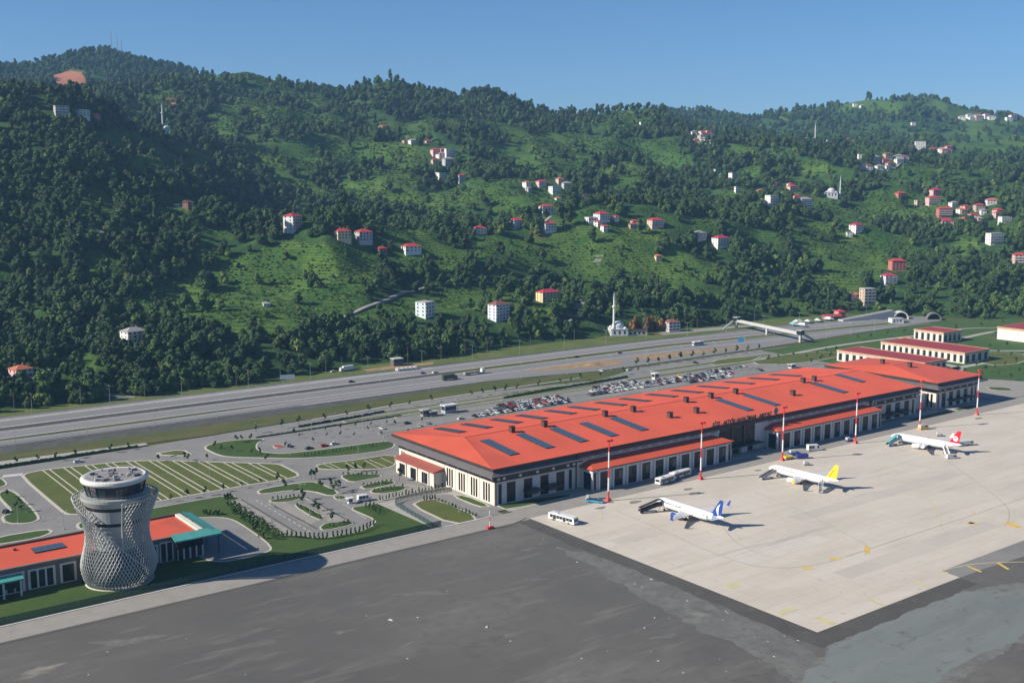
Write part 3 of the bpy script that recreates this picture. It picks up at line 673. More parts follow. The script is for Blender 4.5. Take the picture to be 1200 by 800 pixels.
XW, XE, YS, YN = 272.0, 583.0, 373.0, 452.0
ZE, ZR = 16.6, 20.6
term = thing('terminal', 'long airport terminal hall with red hipped roof, solar panels and two red lean-to annexes', 'terminal', (427, 412, 0))
wall = MB().box(XW, XE, YS, YN, 0, 13.0)
wall.build('wall', m_cream, term)
MB().box(XW-.06, XW+6, YS-.05, YS, 0, 10.2).build('corner_panel', m_cream, term)
MB().box(317, 537, YS-.02, YS+2, 13.0, 15.8).build('parapet_wall', m_gutter, term)
MB().box(XW+1, XE-.5, YS+2, YN-1, 13.0, 16.4).build('attic', m_gutter, term)
# front cladding: alternating pale panels in the shade
def front_panel(x0, x1, y, z0, z1, parent, m=m_panel): MB().box(x0, x1, y-.12, y, z0, z1).build('cladding_panel', m, parent)
def window(x0, x1, y, z0, z1, parent, frame=.0, m=m_glass, mull=0):
    w = MB().box(x0, x1, y-.10, y-.01, z0, z1).build('window', m, parent)
    if frame:
        MB().box(x0-frame, x0, y-.3, y, z0, z1+frame).box(x1, x1+frame, y-.3, y, z0, z1+frame).box(x0, x1, y-.3, y, z1, z1+frame).build('frame', m_frame, w)
    for k in range(mull):
        xm = x0+(x1-x0)*(k+1)/(mull+1); MB().box(xm-.07, xm+.07, y-.17, y-.1, z0, z1).build('mullion', m_gutter, w)
    if z1-z0 > 6: MB().box(x0, x1, y-.16, y-.1, z0+(z1-z0)*.45, z0+(z1-z0)*.45+.2).build('transom', m_gutter, w)
    return w
def side_window(y0, y1, x, z0, z1, parent, m=m_glass): return MB().box(x-.10, x-.01, y0, y1, z0, z1).build('window', m, parent)
lp = [(273.7,275.5),(278.2,283),(287.6,292.3),(296.8,301.5),(305.9,310.7),(313.2,315)]
rp = [(539.5,541.3),(544,548.8),(553,557.8),(562,566.8),(571,575.8),(579,581)]
for grp, a, b in ((lp, XW+.5, 317), (rp, 537, XE)):
    edges = [a]+[v for w in grp for v in w]+[b]
    for k in range(0, len(edges), 2): front_panel(edges[k], edges[k+1], YS, 0, 10.2, term)
    for x0, x1 in grp: window(x0, x1, YS, .4, 9.3, term, mull=2 if x1-x0 > 3 else 0); front_panel(x0, x1, YS, 9.3, 10.2, term)
MB().box(XW-.05, XW+.5, YS-.35, YS+.3, 0, 10.4).build('corner_post', m_brown, term)
# lit west face: slit windows and the porch
for ys in ((376.8,),(386.2,),(395.8,),(405.4,),(446.9,)):
    for k in range(3):
        if ys[0] > 440 and k > 1: continue
        side_window(ys[0]+k*1.9, ys[0]+k*1.9+1.05, XW, .8, 9.0, term)
for y in (373.2,384.5,393.8,403.2,412): MB().box(XW-.16, XW-.02, y, y+.5, 0, 10.2).build('pilaster', m_cream, term)
porch = MB().box(266.6, XW-.02, 413, 446, 0, 7.0).build('porch', m_cream, term)
for y0 in (417.5, 427.3, 437.1):
    MB().box(266.42, 266.58, y0, y0+5.0, .3, 5.6).build('doorway', m_glass, porch)
    MB().box(266.1, 266.6, y0-.8, y0, 0, 6.4).box(266.1, 266.6, y0+5.0, y0+5.8, 0, 6.4).box(266.1, 266.6, y0, y0+5.0, 5.6, 6.4).build('frame', m_cream, porch)
pr = MB(); pr.quad((265.6,412,7.05),(265.6,447,7.05),(XW-.1,447,8.5),(XW-.1,412,8.5)); pr.quad((265.6,412,6.8),(265.6,412,7.05),(XW-.1,412,8.5),(XW-.1,412,6.8)); pr.quad((265.6,412,6.8),(265.6,447,6.8),(265.6,447,7.05),(265.6,412,7.05))
pr.build('roof', mat('porch_roof_sheet', (0.30,0.085,0.065), .6, .1, .2), porch)
# frieze with white blocks
for fr_ in ((XW-.35, 317, YS-.4, YS-.02), (537, XE, YS-.4, YS-.02), (XW-.35, XW-.02, YS-.02, YN)): MB().box(*fr_, 10.2, 13.0).build('frieze', m_frieze, term)
for x in (273.2,276.2,285,294.5,303.5,312,315.5,538.5,541.5,550.5,559.5,569,578,581.5): MB().box(x-.6, x+.6, YS-1.2, YS-.41, 11.2, 12.5).build('frieze_block', m_frame, term)
for y in np.arange(374, 452, 8.6): MB().box(XW-1.1, XW-.36, y-.55, y+.55, 11.3, 12.5).build('frieze_block', m_frame, term)
# sloping grey eave skirt, mitred at the corners
def skirt(name, ax, p_in, p_out, a0, a1, b0, b1, parent, zi=15.3, zo=13.7, zb=13.0):
    """runs along ax; inner edge p_in from a0 to a1, outer edge p_out from b0 to b1"""
    P = (lambda along, off, z: (along, off, z)) if ax == 'x' else (lambda along, off, z: (off, along, z))
    r0 = [P(a0,p_in,zb),P(b0,p_out,zb),P(b0,p_out,zo),P(a0,p_in,zi)]; r1 = [P(a1,p_in,zb),P(b1,p_out,zb),P(b1,p_out,zo),P(a1,p_in,zi)]
    return MB().loft([r0, r1]).build(name, m_skirt, parent)
skirt('eave_skirt', 'y', 271.0, 268.0, 372.5, 455.5, 369.6, 458.6, term)
skirt('eave_skirt', 'x', 372.6, 369.6, 271.0, 318.5, 268.0, 318.5, term)
skirt('eave_skirt', 'x', 372.6, 369.6, 536.0, XE, 536.0, XE, term)
skirt('eave_skirt', 'x', 455.4, 458.6, 271.0, XE, 268.0, XE, term)
for a, b in (((268.0,369.6),(318.5,369.6)),((536,369.6),(XE,369.6))):
    MB().box(a[0], b[0], 369.45, 369.6, 13.1, 13.72).build('gutter', m_gutter, term)
MB().box(317.2, 317.6, YS-.5, YS-.13, 0, 13).build('downpipe', m_gutter, term)
# roof
RX0, RX1, RY0, RY1, RYM, RXA = 270.2, 584.0, 371.8, 456.2, 414.0, 284.5
MB().box(RX0, RX1, RY0, RY1, 15.4, ZE).build('gutter', m_gutter, term)
MB().box(317, 537, 371.4, 372.9, 14.3, 15.8).build('fascia', m_gutter, term)
# standing-seam sheets: front slope, back slope, hip
def rz(x, y):
    zz = ZE+.05+(ZR-ZE)*min(1, (y-RY0)/(RYM-RY0) if y < RYM else (RY1-y)/(RY1-RYM))
    return min(zz, ZE+.05+(ZR-ZE)*max(0, (x-RX0)/(RXA-RX0)))
def slope_sheets(name, quad_fn, n, parent, m=m_red):
    for k in range(n):
        b = quad_fn(k/n, (k+1)/n); MB()._add(b, [list(range(len(b)))]).build(name, m, parent)
z0 = ZE+.05
A = (RX0,RY0,z0); B = (RX1,RY0,z0); C = (RX1,RY1,z0); D = (RX0,RY1,z0); E1 = (RXA,RYM,ZR); E2 = (RX1,RYM,ZR)
MB().quad(A, B, E2, E1).build('roof_slope', m_red, term); MB().quad(C, D, E1, E2).build('roof_slope', m_red, term); MB().quad(D, A, E1).build('roof_slope', m_red, term)
rc = MB(); rc.tube((RXA,RYM,ZR), (RX1,RYM,ZR), .18, n=6); rc.tube(A, E1, .12, n=6); rc.tube(D, E1, .12, n=6); rc.build('ridge_cap', m_seam, term)
sb = MB()
for x in np.arange(286, RX1, 2.4):
    sb.box(x-.03, x+.03, RY0, RY0+.01, z0, z0+.01)
    sb._add([(x-.04,RY0,z0+.01),(x+.04,RY0,z0+.01),(x+.04,RYM,ZR+.01),(x-.04,RYM,ZR+.01),(x-.04,RY0,z0+.09),(x+.04,RY0,z0+.09),(x+.04,RYM,ZR+.09),(x-.04,RYM,ZR+.09)],[(4,5,6,7),(0,4,7,3),(1,2,6,5)])
    sb._add([(x-.04,RY1,z0+.01),(x+.04,RY1,z0+.01),(x+.04,RYM,ZR+.01),(x-.04,RYM,ZR+.01),(x-.04,RY1,z0+.09),(x+.04,RY1,z0+.09),(x+.04,RYM,ZR+.09),(x-.04,RYM,ZR+.09)],[(7,6,5,4),(3,7,4,0),(5,6,2,1)])
so = sb.build('roof_seam', m_red, term); so['kind'] = 'stuff'
def roof_at(px, py, f=rz):
    z = 18.5
    for _ in range(12): X, Y = G(px, py, z); z = f(X, Y)
    return X, Y, z
def solar(x, ya, yb, parent, f=rz, w=5.2):
    mb = MB()
    za, zb = f(x,ya)+.25, f(x,yb)+.25; h = w/2
    r0 = [(x-h,ya,za-.2),(x+h,ya,za-.2),(x+h,ya,za+.15),(x-h,ya,za+.15)]; r1 = [(x-h,yb,zb-.2),(x+h,yb,zb-.2),(x+h,yb,zb+.15),(x-h,yb,zb+.15)]
    fr = MB().loft([r0,r1]).build('solar_array', m_gutter, parent)
    n = 10
    for k in range(n):
        for s in (0, 1):
            t0 = (k+.03)/n; t1 = (k+.97)/n
            y0 = ya+(yb-ya)*t0; y1 = ya+(yb-ya)*t1; q0 = za+(zb-za)*t0+.17; q1 = za+(zb-za)*t1+.17
            xa = x-h+s*h+.06; xb = xa+h-.12
            MB().quad((xa,y0,q0),(xb,y0,q0),(xb,y1,q1),(xa,y1,q1)).build('solar_panel', m_solar, fr)
for px, py in [(587,525),(628,517),(665,509),(700,502.5),(735,496),(859,474),(888,467.5),(970,454)]:
    x = roof_at(px, py)[0]; solar(x, 383.0, 406.0, term)
solar(560, 394, 418-5, term)
for px, py in [(525,503),(556,498),(592,492.5),(617,486.5),(649,480.5),(674,475.5),(706,470.5),(735,466),(764,460.5),(792,455.5),(822,450.5),(851,445.5),(880,441),(907,437)]:
    x = G(px, py, 18.6)[0]; solar(x, 427.0, 449.0, term, w=4.6)
def chimney(x, y, z, parent):
    c = MB().box(x-1.1, x+1.1, y-1.1, y+1.1, z-.6, z+2.6).build('roof_vent', m_brown, parent)
    MB().box(x-1.3, x+1.3, y-1.3, y+1.3, z+2.6, z+2.85).build('vent_cap', m_gutter, c)
for px, py in [(600,506),(638,499.5),(709,487.5),(742,482),(785,489),(816,483.5),(804,471),(833,466),(862,461),(929,463),(941,448),(954,446)]:
    chimney(*roof_at(px, py), term)
# two lean-to annexes with tall framed bays
def annex(x0, x1, yf, n, parent):
    a = MB().box(x0, x1, yf, YS-.2, 0, 9.9).build('annex', m_panel, parent)
    e = 1.0; zE, zT = 10.1, 12.1
    r = MB(); A_ = (x0-e,yf-e,zE); B_ = (x1+e,yf-e,zE); C_ = (x1-5,YS-.15,zT); D_ = (x0+5,YS-.15,zT); C2 = (x1+e,YS-.15,zE); D2 = (x0-e,YS-.15,zE)
    r.quad(A_, B_, C_, D_); r.quad(B_, C2, C_); r.quad(D2, A_, D_); r.build('roof', m_red2, a)
    MB().box(x0-e+.05, x1+e-.05, yf-e+.05, YS-.2, 9.7, 10.06).build('eave_board', mat('maroon_board', (0.16,0.03,0.024), .6, .1, .3), a)
    bay = (x1-x0-5)/n; xx = x0+2.5
    MB().box(x0+.7, x0+2.0, yf-.12, yf-.01, .4, 8.6).build('window', m_glass_b, a); MB().box(x1-2.0, x1-.7, yf-.12, yf-.01, .4, 8.6).build('window', m_glass_b, a)
    for k in range(n):
        c = xx+bay*(k+.5); w = bay*.31
        d = MB().box(c-w, c+w, yf-.1, yf-.01, .2, 8.4).build('bay_window', m_glass if k % 3 else m_glass_b, a)
        MB().box(c-w-.9, c-w, yf-.45, yf, 0, 9.2).box(c+w, c+w+.9, yf-.45, yf, 0, 9.2).box(c-w, c+w, yf-.45, yf, 8.4, 9.2).build('frame', m_frame, d)
        MB().box(c-.08, c+.08, yf-.2, yf-.1, .2, 8.4).box(c-w, c+w, yf-.2, yf-.1, 3.2, 3.4).build('mullion', m_gutter, d)
        if k % 2: MB().box(c+.2, c+w-.2, yf-.16, yf-.1, 3.5, 7.2).build('blind', m_skirt, d)
    MB().box(x0-.12, x0-.01, yf+1.2, yf+6, .3, 8).build('side_window', m_glass, a)
    return a
annex(320, 411.5, 364.3, 10, term); annex(447, 536, 364.3, 10, term)
# pale band with lettering above the annexes
MB().box(318, 412, YS-.25, YS-.03, 12.3, 14.3).build('text_band', m_textband, term); MB().box(446, 536, YS-.25, YS-.03, 12.3, 14.3).build('text_band', m_textband, term)
for xa, xb in ((321,410),(449,533)):
    x = xa; w = MB(); r2 = random.Random(int(xa))
    while x < xb:
        n = r2.randint(4, 7); w = MB()
        for k in range(n):
            h = 1.0; t = r2.random()
            w.box(x, x+.16, YS-.31, YS-.25, 12.75, 13.75)
            if t > .3: w.box(x+.16, x+.62, YS-.31, YS-.25, 13.58, 13.75)
            if t < .75: w.box(x+.16, x+.58, YS-.31, YS-.25, 13.15, 13.3)
            if t > .5: w.box(x+.16, x+.62, YS-.31, YS-.25, 12.75, 12.92)
            if t < .6: w.box(x+.5, x+.66, YS-.31, YS-.25, 12.92, 13.58)
            x += .95
        w.build('band_word', m_letter_g, term); x += 1.9
# central portal
MB().box(412, 438.5, YS-.4, YS-.02, 4.6, 14.2).build('curtain_wall', m_glass, term)
for x in (420.8, 430): MB().box(x-.5, x+.5, YS-1.0, YS-.41, 4.6, 14.2).build('portal_column', m_brown, term)
for k in range(26):
    x = 412.8+k
    if abs(x-420.8) > .9 and abs(x-430) > .9: MB().box(x-.1, x+.1, YS-.55, YS-.41, 5.2, 13).build('mullion', m_brown, term)
MB().box(411.8, 441.5, 368.5, YS-.02, 4.1, 4.55).build('portal_canopy', m_canopy, term)
MB().box(438.5, 446.5, YS-.3, YS-.02, 0, 14.2).build('portal_flank', m_panel, term)
for x0, x1 in ((415,420.5),(427,432)): MB().box(x0, x1, YS-1.5, YS-.02, 0, 4.05).build('portal_screen', m_panel, term)
for x0, x1 in ((421,426.5),(432.5,437.5)): MB().box(x0, x1, YS-.2, YS-.02, .1, 3.9).build('door', m_glass, term)
# dark door canopies on the front of the pavilions
for x in (287, 298, 541.5, 552, 563): 
    MB().box(x, x+7, 367.2, YS-.3, 4.3, 4.9).build('door_canopy', m_canopy, term)
    MB().box(x+.8, x+6.2, 369.6, YS-.13, 2.8, 4.25).build('canopy_box', m_canopy, term)
# name sign along the eave and the round emblem at its end
sg = thing('rooftop_sign', 'dark letters of the airport name standing along the front eave of the red roof', 'sign', (428.5, RY0+.4, ZE))
text_part('RİZE - ARTVİN HAVALİMANI - AIRPORT', 3.0, m_letter, sg, (405.6, RY0-.15, ZE+.15), (math.pi/2, 0, 0), fit=44.5, depth=.2)
MB().box(405, 450.5, RY0+.3, RY0+.5, ZE+.06, ZE+.22).build('sign_rail', m_gutter, sg)
em = thing('roof_emblem', 'round grey emblem disc at the right end of the rooftop name sign', 'emblem', (454.3, RY0+.5, ZE))
MB().tube((454.3,RY0+.35,ZE+1.9),(454.3,RY0+.6,ZE+1.9),1.75,n=24).build('disc', mat('emblem_grey', (0.16,0.17,0.17), .5, .2, 1.0), em)
MB().tube((454.3,RY0+.28,ZE+1.9),(454.3,RY0+.34,ZE+1.9),1.1,n=20).build('inner_disc', mat('emblem_inner', (0.10,0.12,0.13), .5, .3, 1.5), em)
MB().box(453.9, 454.7, RY0+.4, RY0+.6, ZE+.06, ZE+.3).build('bracket', m_gutter, em)

# east wing
wing = thing('terminal_wing', 'shorter terminal block with its own red hipped roof, right of the long hall', 'terminal', (627, 412, 0))
wx0, wx1, wy0, wy1 = 604.5, 649.5, 373.2, 452
MB().box(wx0, wx1, wy0, wy1, 0, 13).build('wall', m_cream, wing)
MB().box(wx0+1, wx1-1, wy0+1, wy1-1, 13, 16.3).build('attic', m_gutter, wing)
wr = [(606,607.6),(610.5,614.6),(618.5,622.6),(626.5,630.6),(634.5,638.6),(642.5,645),(647,648.6)]
ed = [wx0+.3]+[v for w in wr for v in w]+[wx1]
for k in range(0, len(ed), 2): front_panel(ed[k], ed[k+1], wy0, 0, 10.2, wing)
for x0, x1 in wr: window(x0, x1, wy0, .4, 9.3, wing, mull=1 if x1-x0 > 3 else 0); front_panel(x0, x1, wy0, 9.3, 10.2, wing)
for k in range(5): side_window(375.5+k*2.6, 376.9+k*2.6, wx0, .8, 9.0, wing)
MB().box(wx0-.35, wx1, wy0-.4, wy0-.02, 10.2, 13).box(wx0-.35, wx0-.02, wy0-.02, wy1, 10.2, 13).build('frieze', m_frieze, wing)
for x in (607,612.5,620.5,628.5,636.5,644,648): MB().box(x-.6, x+.6, wy0-1.2, wy0-.41, 11.2, 12.5).build('frieze_block', m_frame, wing)
skirt('eave_skirt', 'x', 372.0, 368.8, 603.4, 650.6, 599.6, 654.4, wing); skirt('eave_skirt', 'y', 603.4, 599.6, 372.0, 453.5, 368.8, 457, wing)
skirt('eave_skirt', 'y', 650.6, 654.4, 372.0, 453.5, 368.8, 457, wing)
MB().box(602.4, 651.6, 371.2, 454.6, 15.4, ZE).build('gutter', m_gutter, wing)
A = (602.4,371.2,z0); B = (651.6,371.2,z0); C = (651.6,454.6,z0); D = (602.4,454.6,z0); E1 = (618,413,20.4); E2 = (640,413,20.4)
for q in ((A,B,E2,E1),(C,D,E1,E2),(D,A,E1),(B,C,E2)): MB().quad(*q).build('roof_slope', m_red, wing)
rc = MB(); rc.tube(E1, E2, .16, n=6)
for p, q in ((A,E1),(D,E1),(B,E2),(C,E2)): rc.tube(p, q, .12, n=6)
rc.build('ridge_cap', m_seam, wing)
def rzw(x, y): return z0+3.8*max(0, min((y-371.2)/41.8, (454.6-y)/41.6, (x-602.4)/15.6, (651.6-x)/11.6))
for px, py in ((1034,426),(1066,430)): chimney(*roof_at(px, py, rzw), wing)
for x in (616, 625, 634): MB().box(x, x+6, 368.2, wy0-.3, 4.3, 4.9).build('door_canopy', m_canopy, wing)
MB().box(584.2, 604, 380, 450, 0, 9).build('link_block', m_panel, wing)
# ------------------------------------------------------------------ control tower
TX, TY = 114.5, 381.0
tower = thing('control_tower', 'waisted control tower wrapped in a white diagonal lattice with round glazed cab', 'tower', (TX, TY, 0))
m_lat = mat('lattice_white', (0.44,0.45,0.42), .55, .06, .4)
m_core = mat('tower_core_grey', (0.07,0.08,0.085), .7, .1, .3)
m_corew = mat('tower_core_white', (0.33,0.345,0.34), .6, .05, .3)
m_cab = mat('cab_glass', (0.02,0.035,0.045), .08, .3, .5, spec=.7)
PR = [(0,10.2),(2,11.6),(5,12.7),(8,12.6),(12,11.4),(16,10.5),(20,10.6),(24,11.6),(28,13.2),(31,14.2)]
def rad(z): return float(np.interp(z, [p[0] for p in PR], [p[1] for p in PR]))
_zs = np.linspace(0, 31, 125); _rs = np.interp(_zs, [p[0] for p in PR], [p[1] for p in PR])
for _ in range(60): _rs[1:-1] = (_rs[:-2]+2*_rs[1:-1]+_rs[2:])/4
def rad(z): return float(np.interp(z, _zs, _rs))
CAMANG = math.atan2(-TY, -TX)
def phi_of(t):
    """angle to the right of the line tower-camera, in degrees, as the camera sees it"""
    d = math.degrees(t-CAMANG); d = (d+180)%360-180
    return d
def zc(ph): return 14-(ph-8)*17/78
NB, SEG = 66, 30
def solid(ph, z):
    if z > 31: return False
    return not (-70 < ph < 8 and z > zc(ph))
for fam in (1, -1):
    for k in range(NB):
        t0 = 2*math.pi*k/NB; runs = []; cur = []
        for s in range(SEG+1):
            z = 31*s/SEG; t = t0+fam*R(72)*s/SEG; ph = phi_of(t)
            off = 0.55 if (-70 < ph < 95 and z < zc(ph)) else 0.0
            if solid(ph, z): cur.append((TX+(rad(z)+off)*math.cos(t), TY+(rad(z)+off)*math.sin(t), z))
            else:
                if len(cur) > 1: runs.append(cur)
                cur = []
        if len(cur) > 1: runs.append(cur)
        if not runs: continue
        mb = MB()
        for rn in runs:
            rings = []
            for i, p in enumerate(rn):
                a = Vector(rn[max(i-1,0)]); b = Vector(rn[min(i+1,len(rn)-1)]); d = (b-a).normalized()
                o = Vector((p[0]-TX, p[1]-TY, 0)).normalized(); s_ = d.cross(o).normalized(); o2 = s_.cross(d)
                r = .145; P = Vector(p); rings.append([P+s_*r, P+o2*r*1.3, P-s_*r, P-o2*r*1.3])
            mb.loft(rings)
        mb.build('lattice_bar', m_lat, tower)
# rims of the shell along the opening
mb = MB(); prev = None
for ph in np.linspace(-70, 72, 60):
    t = CAMANG+R(ph); z = max(0.2, min(31, zc(ph))); p = (TX+(rad(z)+.55)*math.cos(t), TY+(rad(z)+.55)*math.sin(t), z)
    if prev: mb.tube(prev, p, .22, n=5)
    prev = p
mb.build('lattice_rim', m_lat, tower)
mb = MB(); t = CAMANG+R(8)
for z in range(13, 31): mb.tube((TX+rad(z)*math.cos(t),TY+rad(z)*math.sin(t),z), (TX+rad(z+1)*math.cos(t),TY+rad(z+1)*math.sin(t),z+1), .28, n=5)
for k in range(72):
    a = CAMANG+R(8+k*282/72); b = CAMANG+R(8+(k+1)*282/72); mb.tube((TX+14.2*math.cos(a),TY+14.2*math.sin(a),31), (TX+14.2*math.cos(b),TY+14.2*math.sin(b),31), .25, n=5)
mb.build('lattice_rim', m_lat, tower)
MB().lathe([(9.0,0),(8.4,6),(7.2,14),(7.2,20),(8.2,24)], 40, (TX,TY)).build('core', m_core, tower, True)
MB().lathe([(8.25,13),(8.25,18.8),(9.0,21.9)], 48, (TX,TY)).build('core_wall', m_corew, tower)
MB().lathe([(9.05,21.9),(9.2,23.1)], 48, (TX,TY)).build('window_band', m_glass, tower)
MB().lathe([(9.25,23.1),(10.0,27.4)], 48, (TX,TY)).build('core_wall', m_corew, tower)
MB().lathe([(10.0,27.4),(10.1,28.6)], 48, (TX,TY)).build('window_band', m_glass, tower)
MB().lathe([(10.2,28.6),(11.4,30.6),(11.5,31.6),(9.4,31.7)], 48, (TX,TY)).build('balcony', m_corew, tower)
rl = MB()
for k in range(48):
    a = 2*math.pi*k/48; b = 2*math.pi*(k+1)/48; rl.tube((TX+11.2*math.cos(a),TY+11.2*math.sin(a),31.6), (TX+11.2*math.cos(a),TY+11.2*math.sin(a),32.7), .05, n=4)
    rl.tube((TX+11.2*math.cos(a),TY+11.2*math.sin(a),32.7), (TX+11.2*math.cos(b),TY+11.2*math.sin(b),32.7), .06, n=4)
rl.build('balcony_railing', m_lat, tower)
cabr = [(9.2,31.7),(9.6,33.0),(10.3,36.1)]
cab = MB().lathe(cabr, 20, (TX,TY)).build('cab_glazing', m_cab, tower)
for k in range(20):
    a = 2*math.pi*k/20; MB().tube((TX+9.3*math.cos(a),TY+9.3*math.sin(a),31.7),(TX+10.45*math.cos(a),TY+10.45*math.sin(a),36.1),.13,n=5).build('mullion', m_gutter, cab)
MB().lathe([(10.4,36.1),(11.0,36.5),(11.25,37.0),(11.1,37.7),(10.4,38.1),(9.6,38.0),(9.4,37.8)], 56, (TX,TY)).build('cab_roof', mat('cab_roof_white', (0.60,0.60,0.57), .5, .05, .5), tower)
MB().lathe([(9.5,37.85),(9.5,37.95)], 40, (TX,TY)).build('roof_deck', mat('roof_deck_grey', (0.25,0.24,0.24), .8, .25, .6), tower)
rt_ = random.Random(3)
for k in range(26):
    a = rt_.uniform(0, 6.28); r = 8.5*math.sqrt(rt_.random()); x = TX+r*math.cos(a); y = TY+r*math.sin(a); h = rt_.uniform(.6, 1.3)
    w = rt_.uniform(.3, .9); MB().box(x-w, x+w, y-w*.7, y+w*.7, 37.96, 37.96+h*.7).build('roof_unit', [m_corew, m_skirt, m_core][k%3], tower)
for k in range(12):
    a = rt_.uniform(0, 6.28); r = 8*math.sqrt(rt_.random()); x = TX+r*math.cos(a); y = TY+r*math.sin(a)
    MB().tube((x,y,37.95),(x,y,37.95+rt_.uniform(1.5,3.8)),.07,.03,n=5).build('antenna', m_lat, tower)
rl = MB()
for k in range(36):
    a = 2*math.pi*k/36; b = 2*math.pi*(k+1)/36
    rl.tube((TX+8.8*math.cos(a),TY+8.8*math.sin(a),37.9),(TX+8.8*math.cos(a),TY+8.8*math.sin(a),39.1),.05,n=4); rl.tube((TX+8.8*math.cos(a),TY+8.8*math.sin(a),39.1),(TX+8.8*math.cos(b),TY+8.8*math.sin(b),39.1),.05,n=4)
rl.build('roof_railing', m_lat, tower)
MB().lathe([(11.6,.15),(11.4,.45),(10.6,.5)], 40, (TX,TY)).build('plinth', m_kerb, tower)

# ------------------------------------------------------------------ operations building beside the tower
ops = thing('operations_building', 'low flat building with red roof and teal canopies beside the control tower', 'building', (110, 400, 0))
m_taupe = mat('taupe_cladding', (0.16,0.135,0.12), .75, .12, .25)
m_parap = mat('parapet_brown', (0.085,0.06,0.055), .7, .12, .3)
m_teal_metal = mat('teal_canopy_metal', (0.075,0.31,0.28), .5, .1, .4)
oy0, oy1, ox0, ox1, oz = 388.5, 413.5, -90, 148.0, 9.2
MB().box(ox0, ox1, oy0, oy1, 0, oz-.6).build('wall', m_taupe, ops)
MB().box(ox0-.3, ox1+.3, oy1-.7, oy1+.3, oz-.6, oz+.75).build('parapet', m_parap, ops)
MB().box(ox0-.3, ox1+.3, oy0-.4, oy0+.6, oz-.9, oz+.25).build('parapet', m_taupe, ops)
MB().box(ox1-1.6, ox1+.3, oy0+.6, oy1-.7, oz-.6, oz+.75).build('parapet', m_cream, ops)
rx = MB(); y0, y1 = oy0+.6, oy1-.7; xm = ox1-1.7
rx.quad((ox0,y0,oz),(xm,y0,oz),(xm-9,(y0+y1)/2+4,oz+.9),(ox0,(y0+y1)/2+4,oz+.9)); rx.quad((ox0,(y0+y1)/2+4,oz+.9),(xm-9,(y0+y1)/2+4,oz+.9),(xm,y1,oz),(ox0,y1,oz)); rx.quad((xm,y0,oz),(xm,y1,oz),(xm-9,(y0+y1)/2+4,oz+.9))
rx.build('roof', m_red, ops)
sp = MB().box(91, 101.5, 398, 404, oz+.6, oz+.9).build('solar_array', m_gutter, ops)
for a in range(4):
    for b in range(2): MB().box(91.2+a*2.6, 93.6+a*2.6, 398.2+b*2.9, 400.9+b*2.9, oz+.9, oz+.95).build('solar_panel', m_solar, sp)
for x, y in ((75,402),(86,405),(40,403),(129,400)): MB().box(x-.5, x+.5, y-.5, y+.5, oz+.2, oz+1.5).build('roof_vent', m_brown, ops)
xs = [(76,84.5),(86.5,94.5),(97,101.5),(127.5,130.5),(52,60),(62,70),(28,36),(38,46),(4,12),(14,22)]
for x0, x1 in xs:
    n = max(1, int((x1-x0)/2.6)); w = (x1-x0)/n
    fr = MB().box(x0-.5, x1+.5, oy0-.3, oy0-.02, .6, 7.6).build('window_surround', m_frame, ops)
    for k in range(n): MB().box(x0+k*w+.35, x0+(k+1)*w-.35, oy0-.42, oy0-.3, .9, 7.0).build('window', m_glass if k % 2 == 0 else m_glass_b, fr)
for x0, x1 in ((131.5,136.5),):
    fr = MB().box(x0, x1, oy0-.3, oy0-.02, .4, 8.0).build('window_surround', m_frame, ops)
    for k in range(2): MB().box(x0+.5+k*2.3, x0+2.2+k*2.3, oy0-.42, oy0-.3, .6, 7.4).build('window', m_glass, fr)
# glazed corner under the teal canopy
gl = MB().box(137.5, 147.6, oy0-1.0, oy0-.02, 4.4, 8.0).build('corner_glazing', m_glass, ops)
for k in range(5): MB().box(137.5+k*2.4, 138.0+k*2.4, oy0-1.25, oy0-.3, 0, 4.4).build('pillar', m_frame, ops)
MB().box(137.5, 147.6, oy0-.5, oy0-.02, .2, 4.3).build('shopfront', m_glass_b, ops)
cp = MB(); cp._add([(136,384.2,8.0),(154,384.2,8.0),(154,388,9.3),(136,388,9.3),(136,384.2,8.5),(154,384.2,8.5),(150,389.2,9.8),(136,389.2,9.8)], [(0,1,2,3),(4,5,6,7),(0,1,5,4),(0,4,7,3)])
cp._add([(154,384.2,8.0),(154,415.5,8.0),(149.5,415.5,9.3),(149.5,388,9.3),(154,384.2,8.5),(154,415.5,8.5),(149.5,415.5,9.8),(150,389.2,9.8)], [(0,1,2,3),(4,5,6,7),(0,1,5,4),(1,2,6,5)])
cp.build('canopy', m_teal_metal, ops)
for x, y in ((153,386),(153,398),(153,412),(137,386)): MB().tube((x,y,.2),(x,y,8.2),.2,n=6).build('canopy_post', m_gutter, ops)
cp = MB(); cp._add([(60,384.6,5.8),(84,384.6,5.8),(84,388.4,6.8),(60,388.4,6.8),(60,384.6,6.3),(84,384.6,6.3),(84,388.4,7.3),(60,388.4,7.3)], [(0,1,2,3),(4,5,6,7),(0,1,5,4),(1,2,6,5),(0,4,7,3)])
cp.build('canopy', m_teal_metal, ops)
for x in (61,66.5,72,77.5,83): MB().box(x-.3, x+.3, 385, 385.6, .2, 5.9).build('canopy_post', m_frame, ops)
MB().box(60.5, 83.5, 386.2, 388.4, 3.0, 5.7).build('entrance_glazing', m_glass, ops)

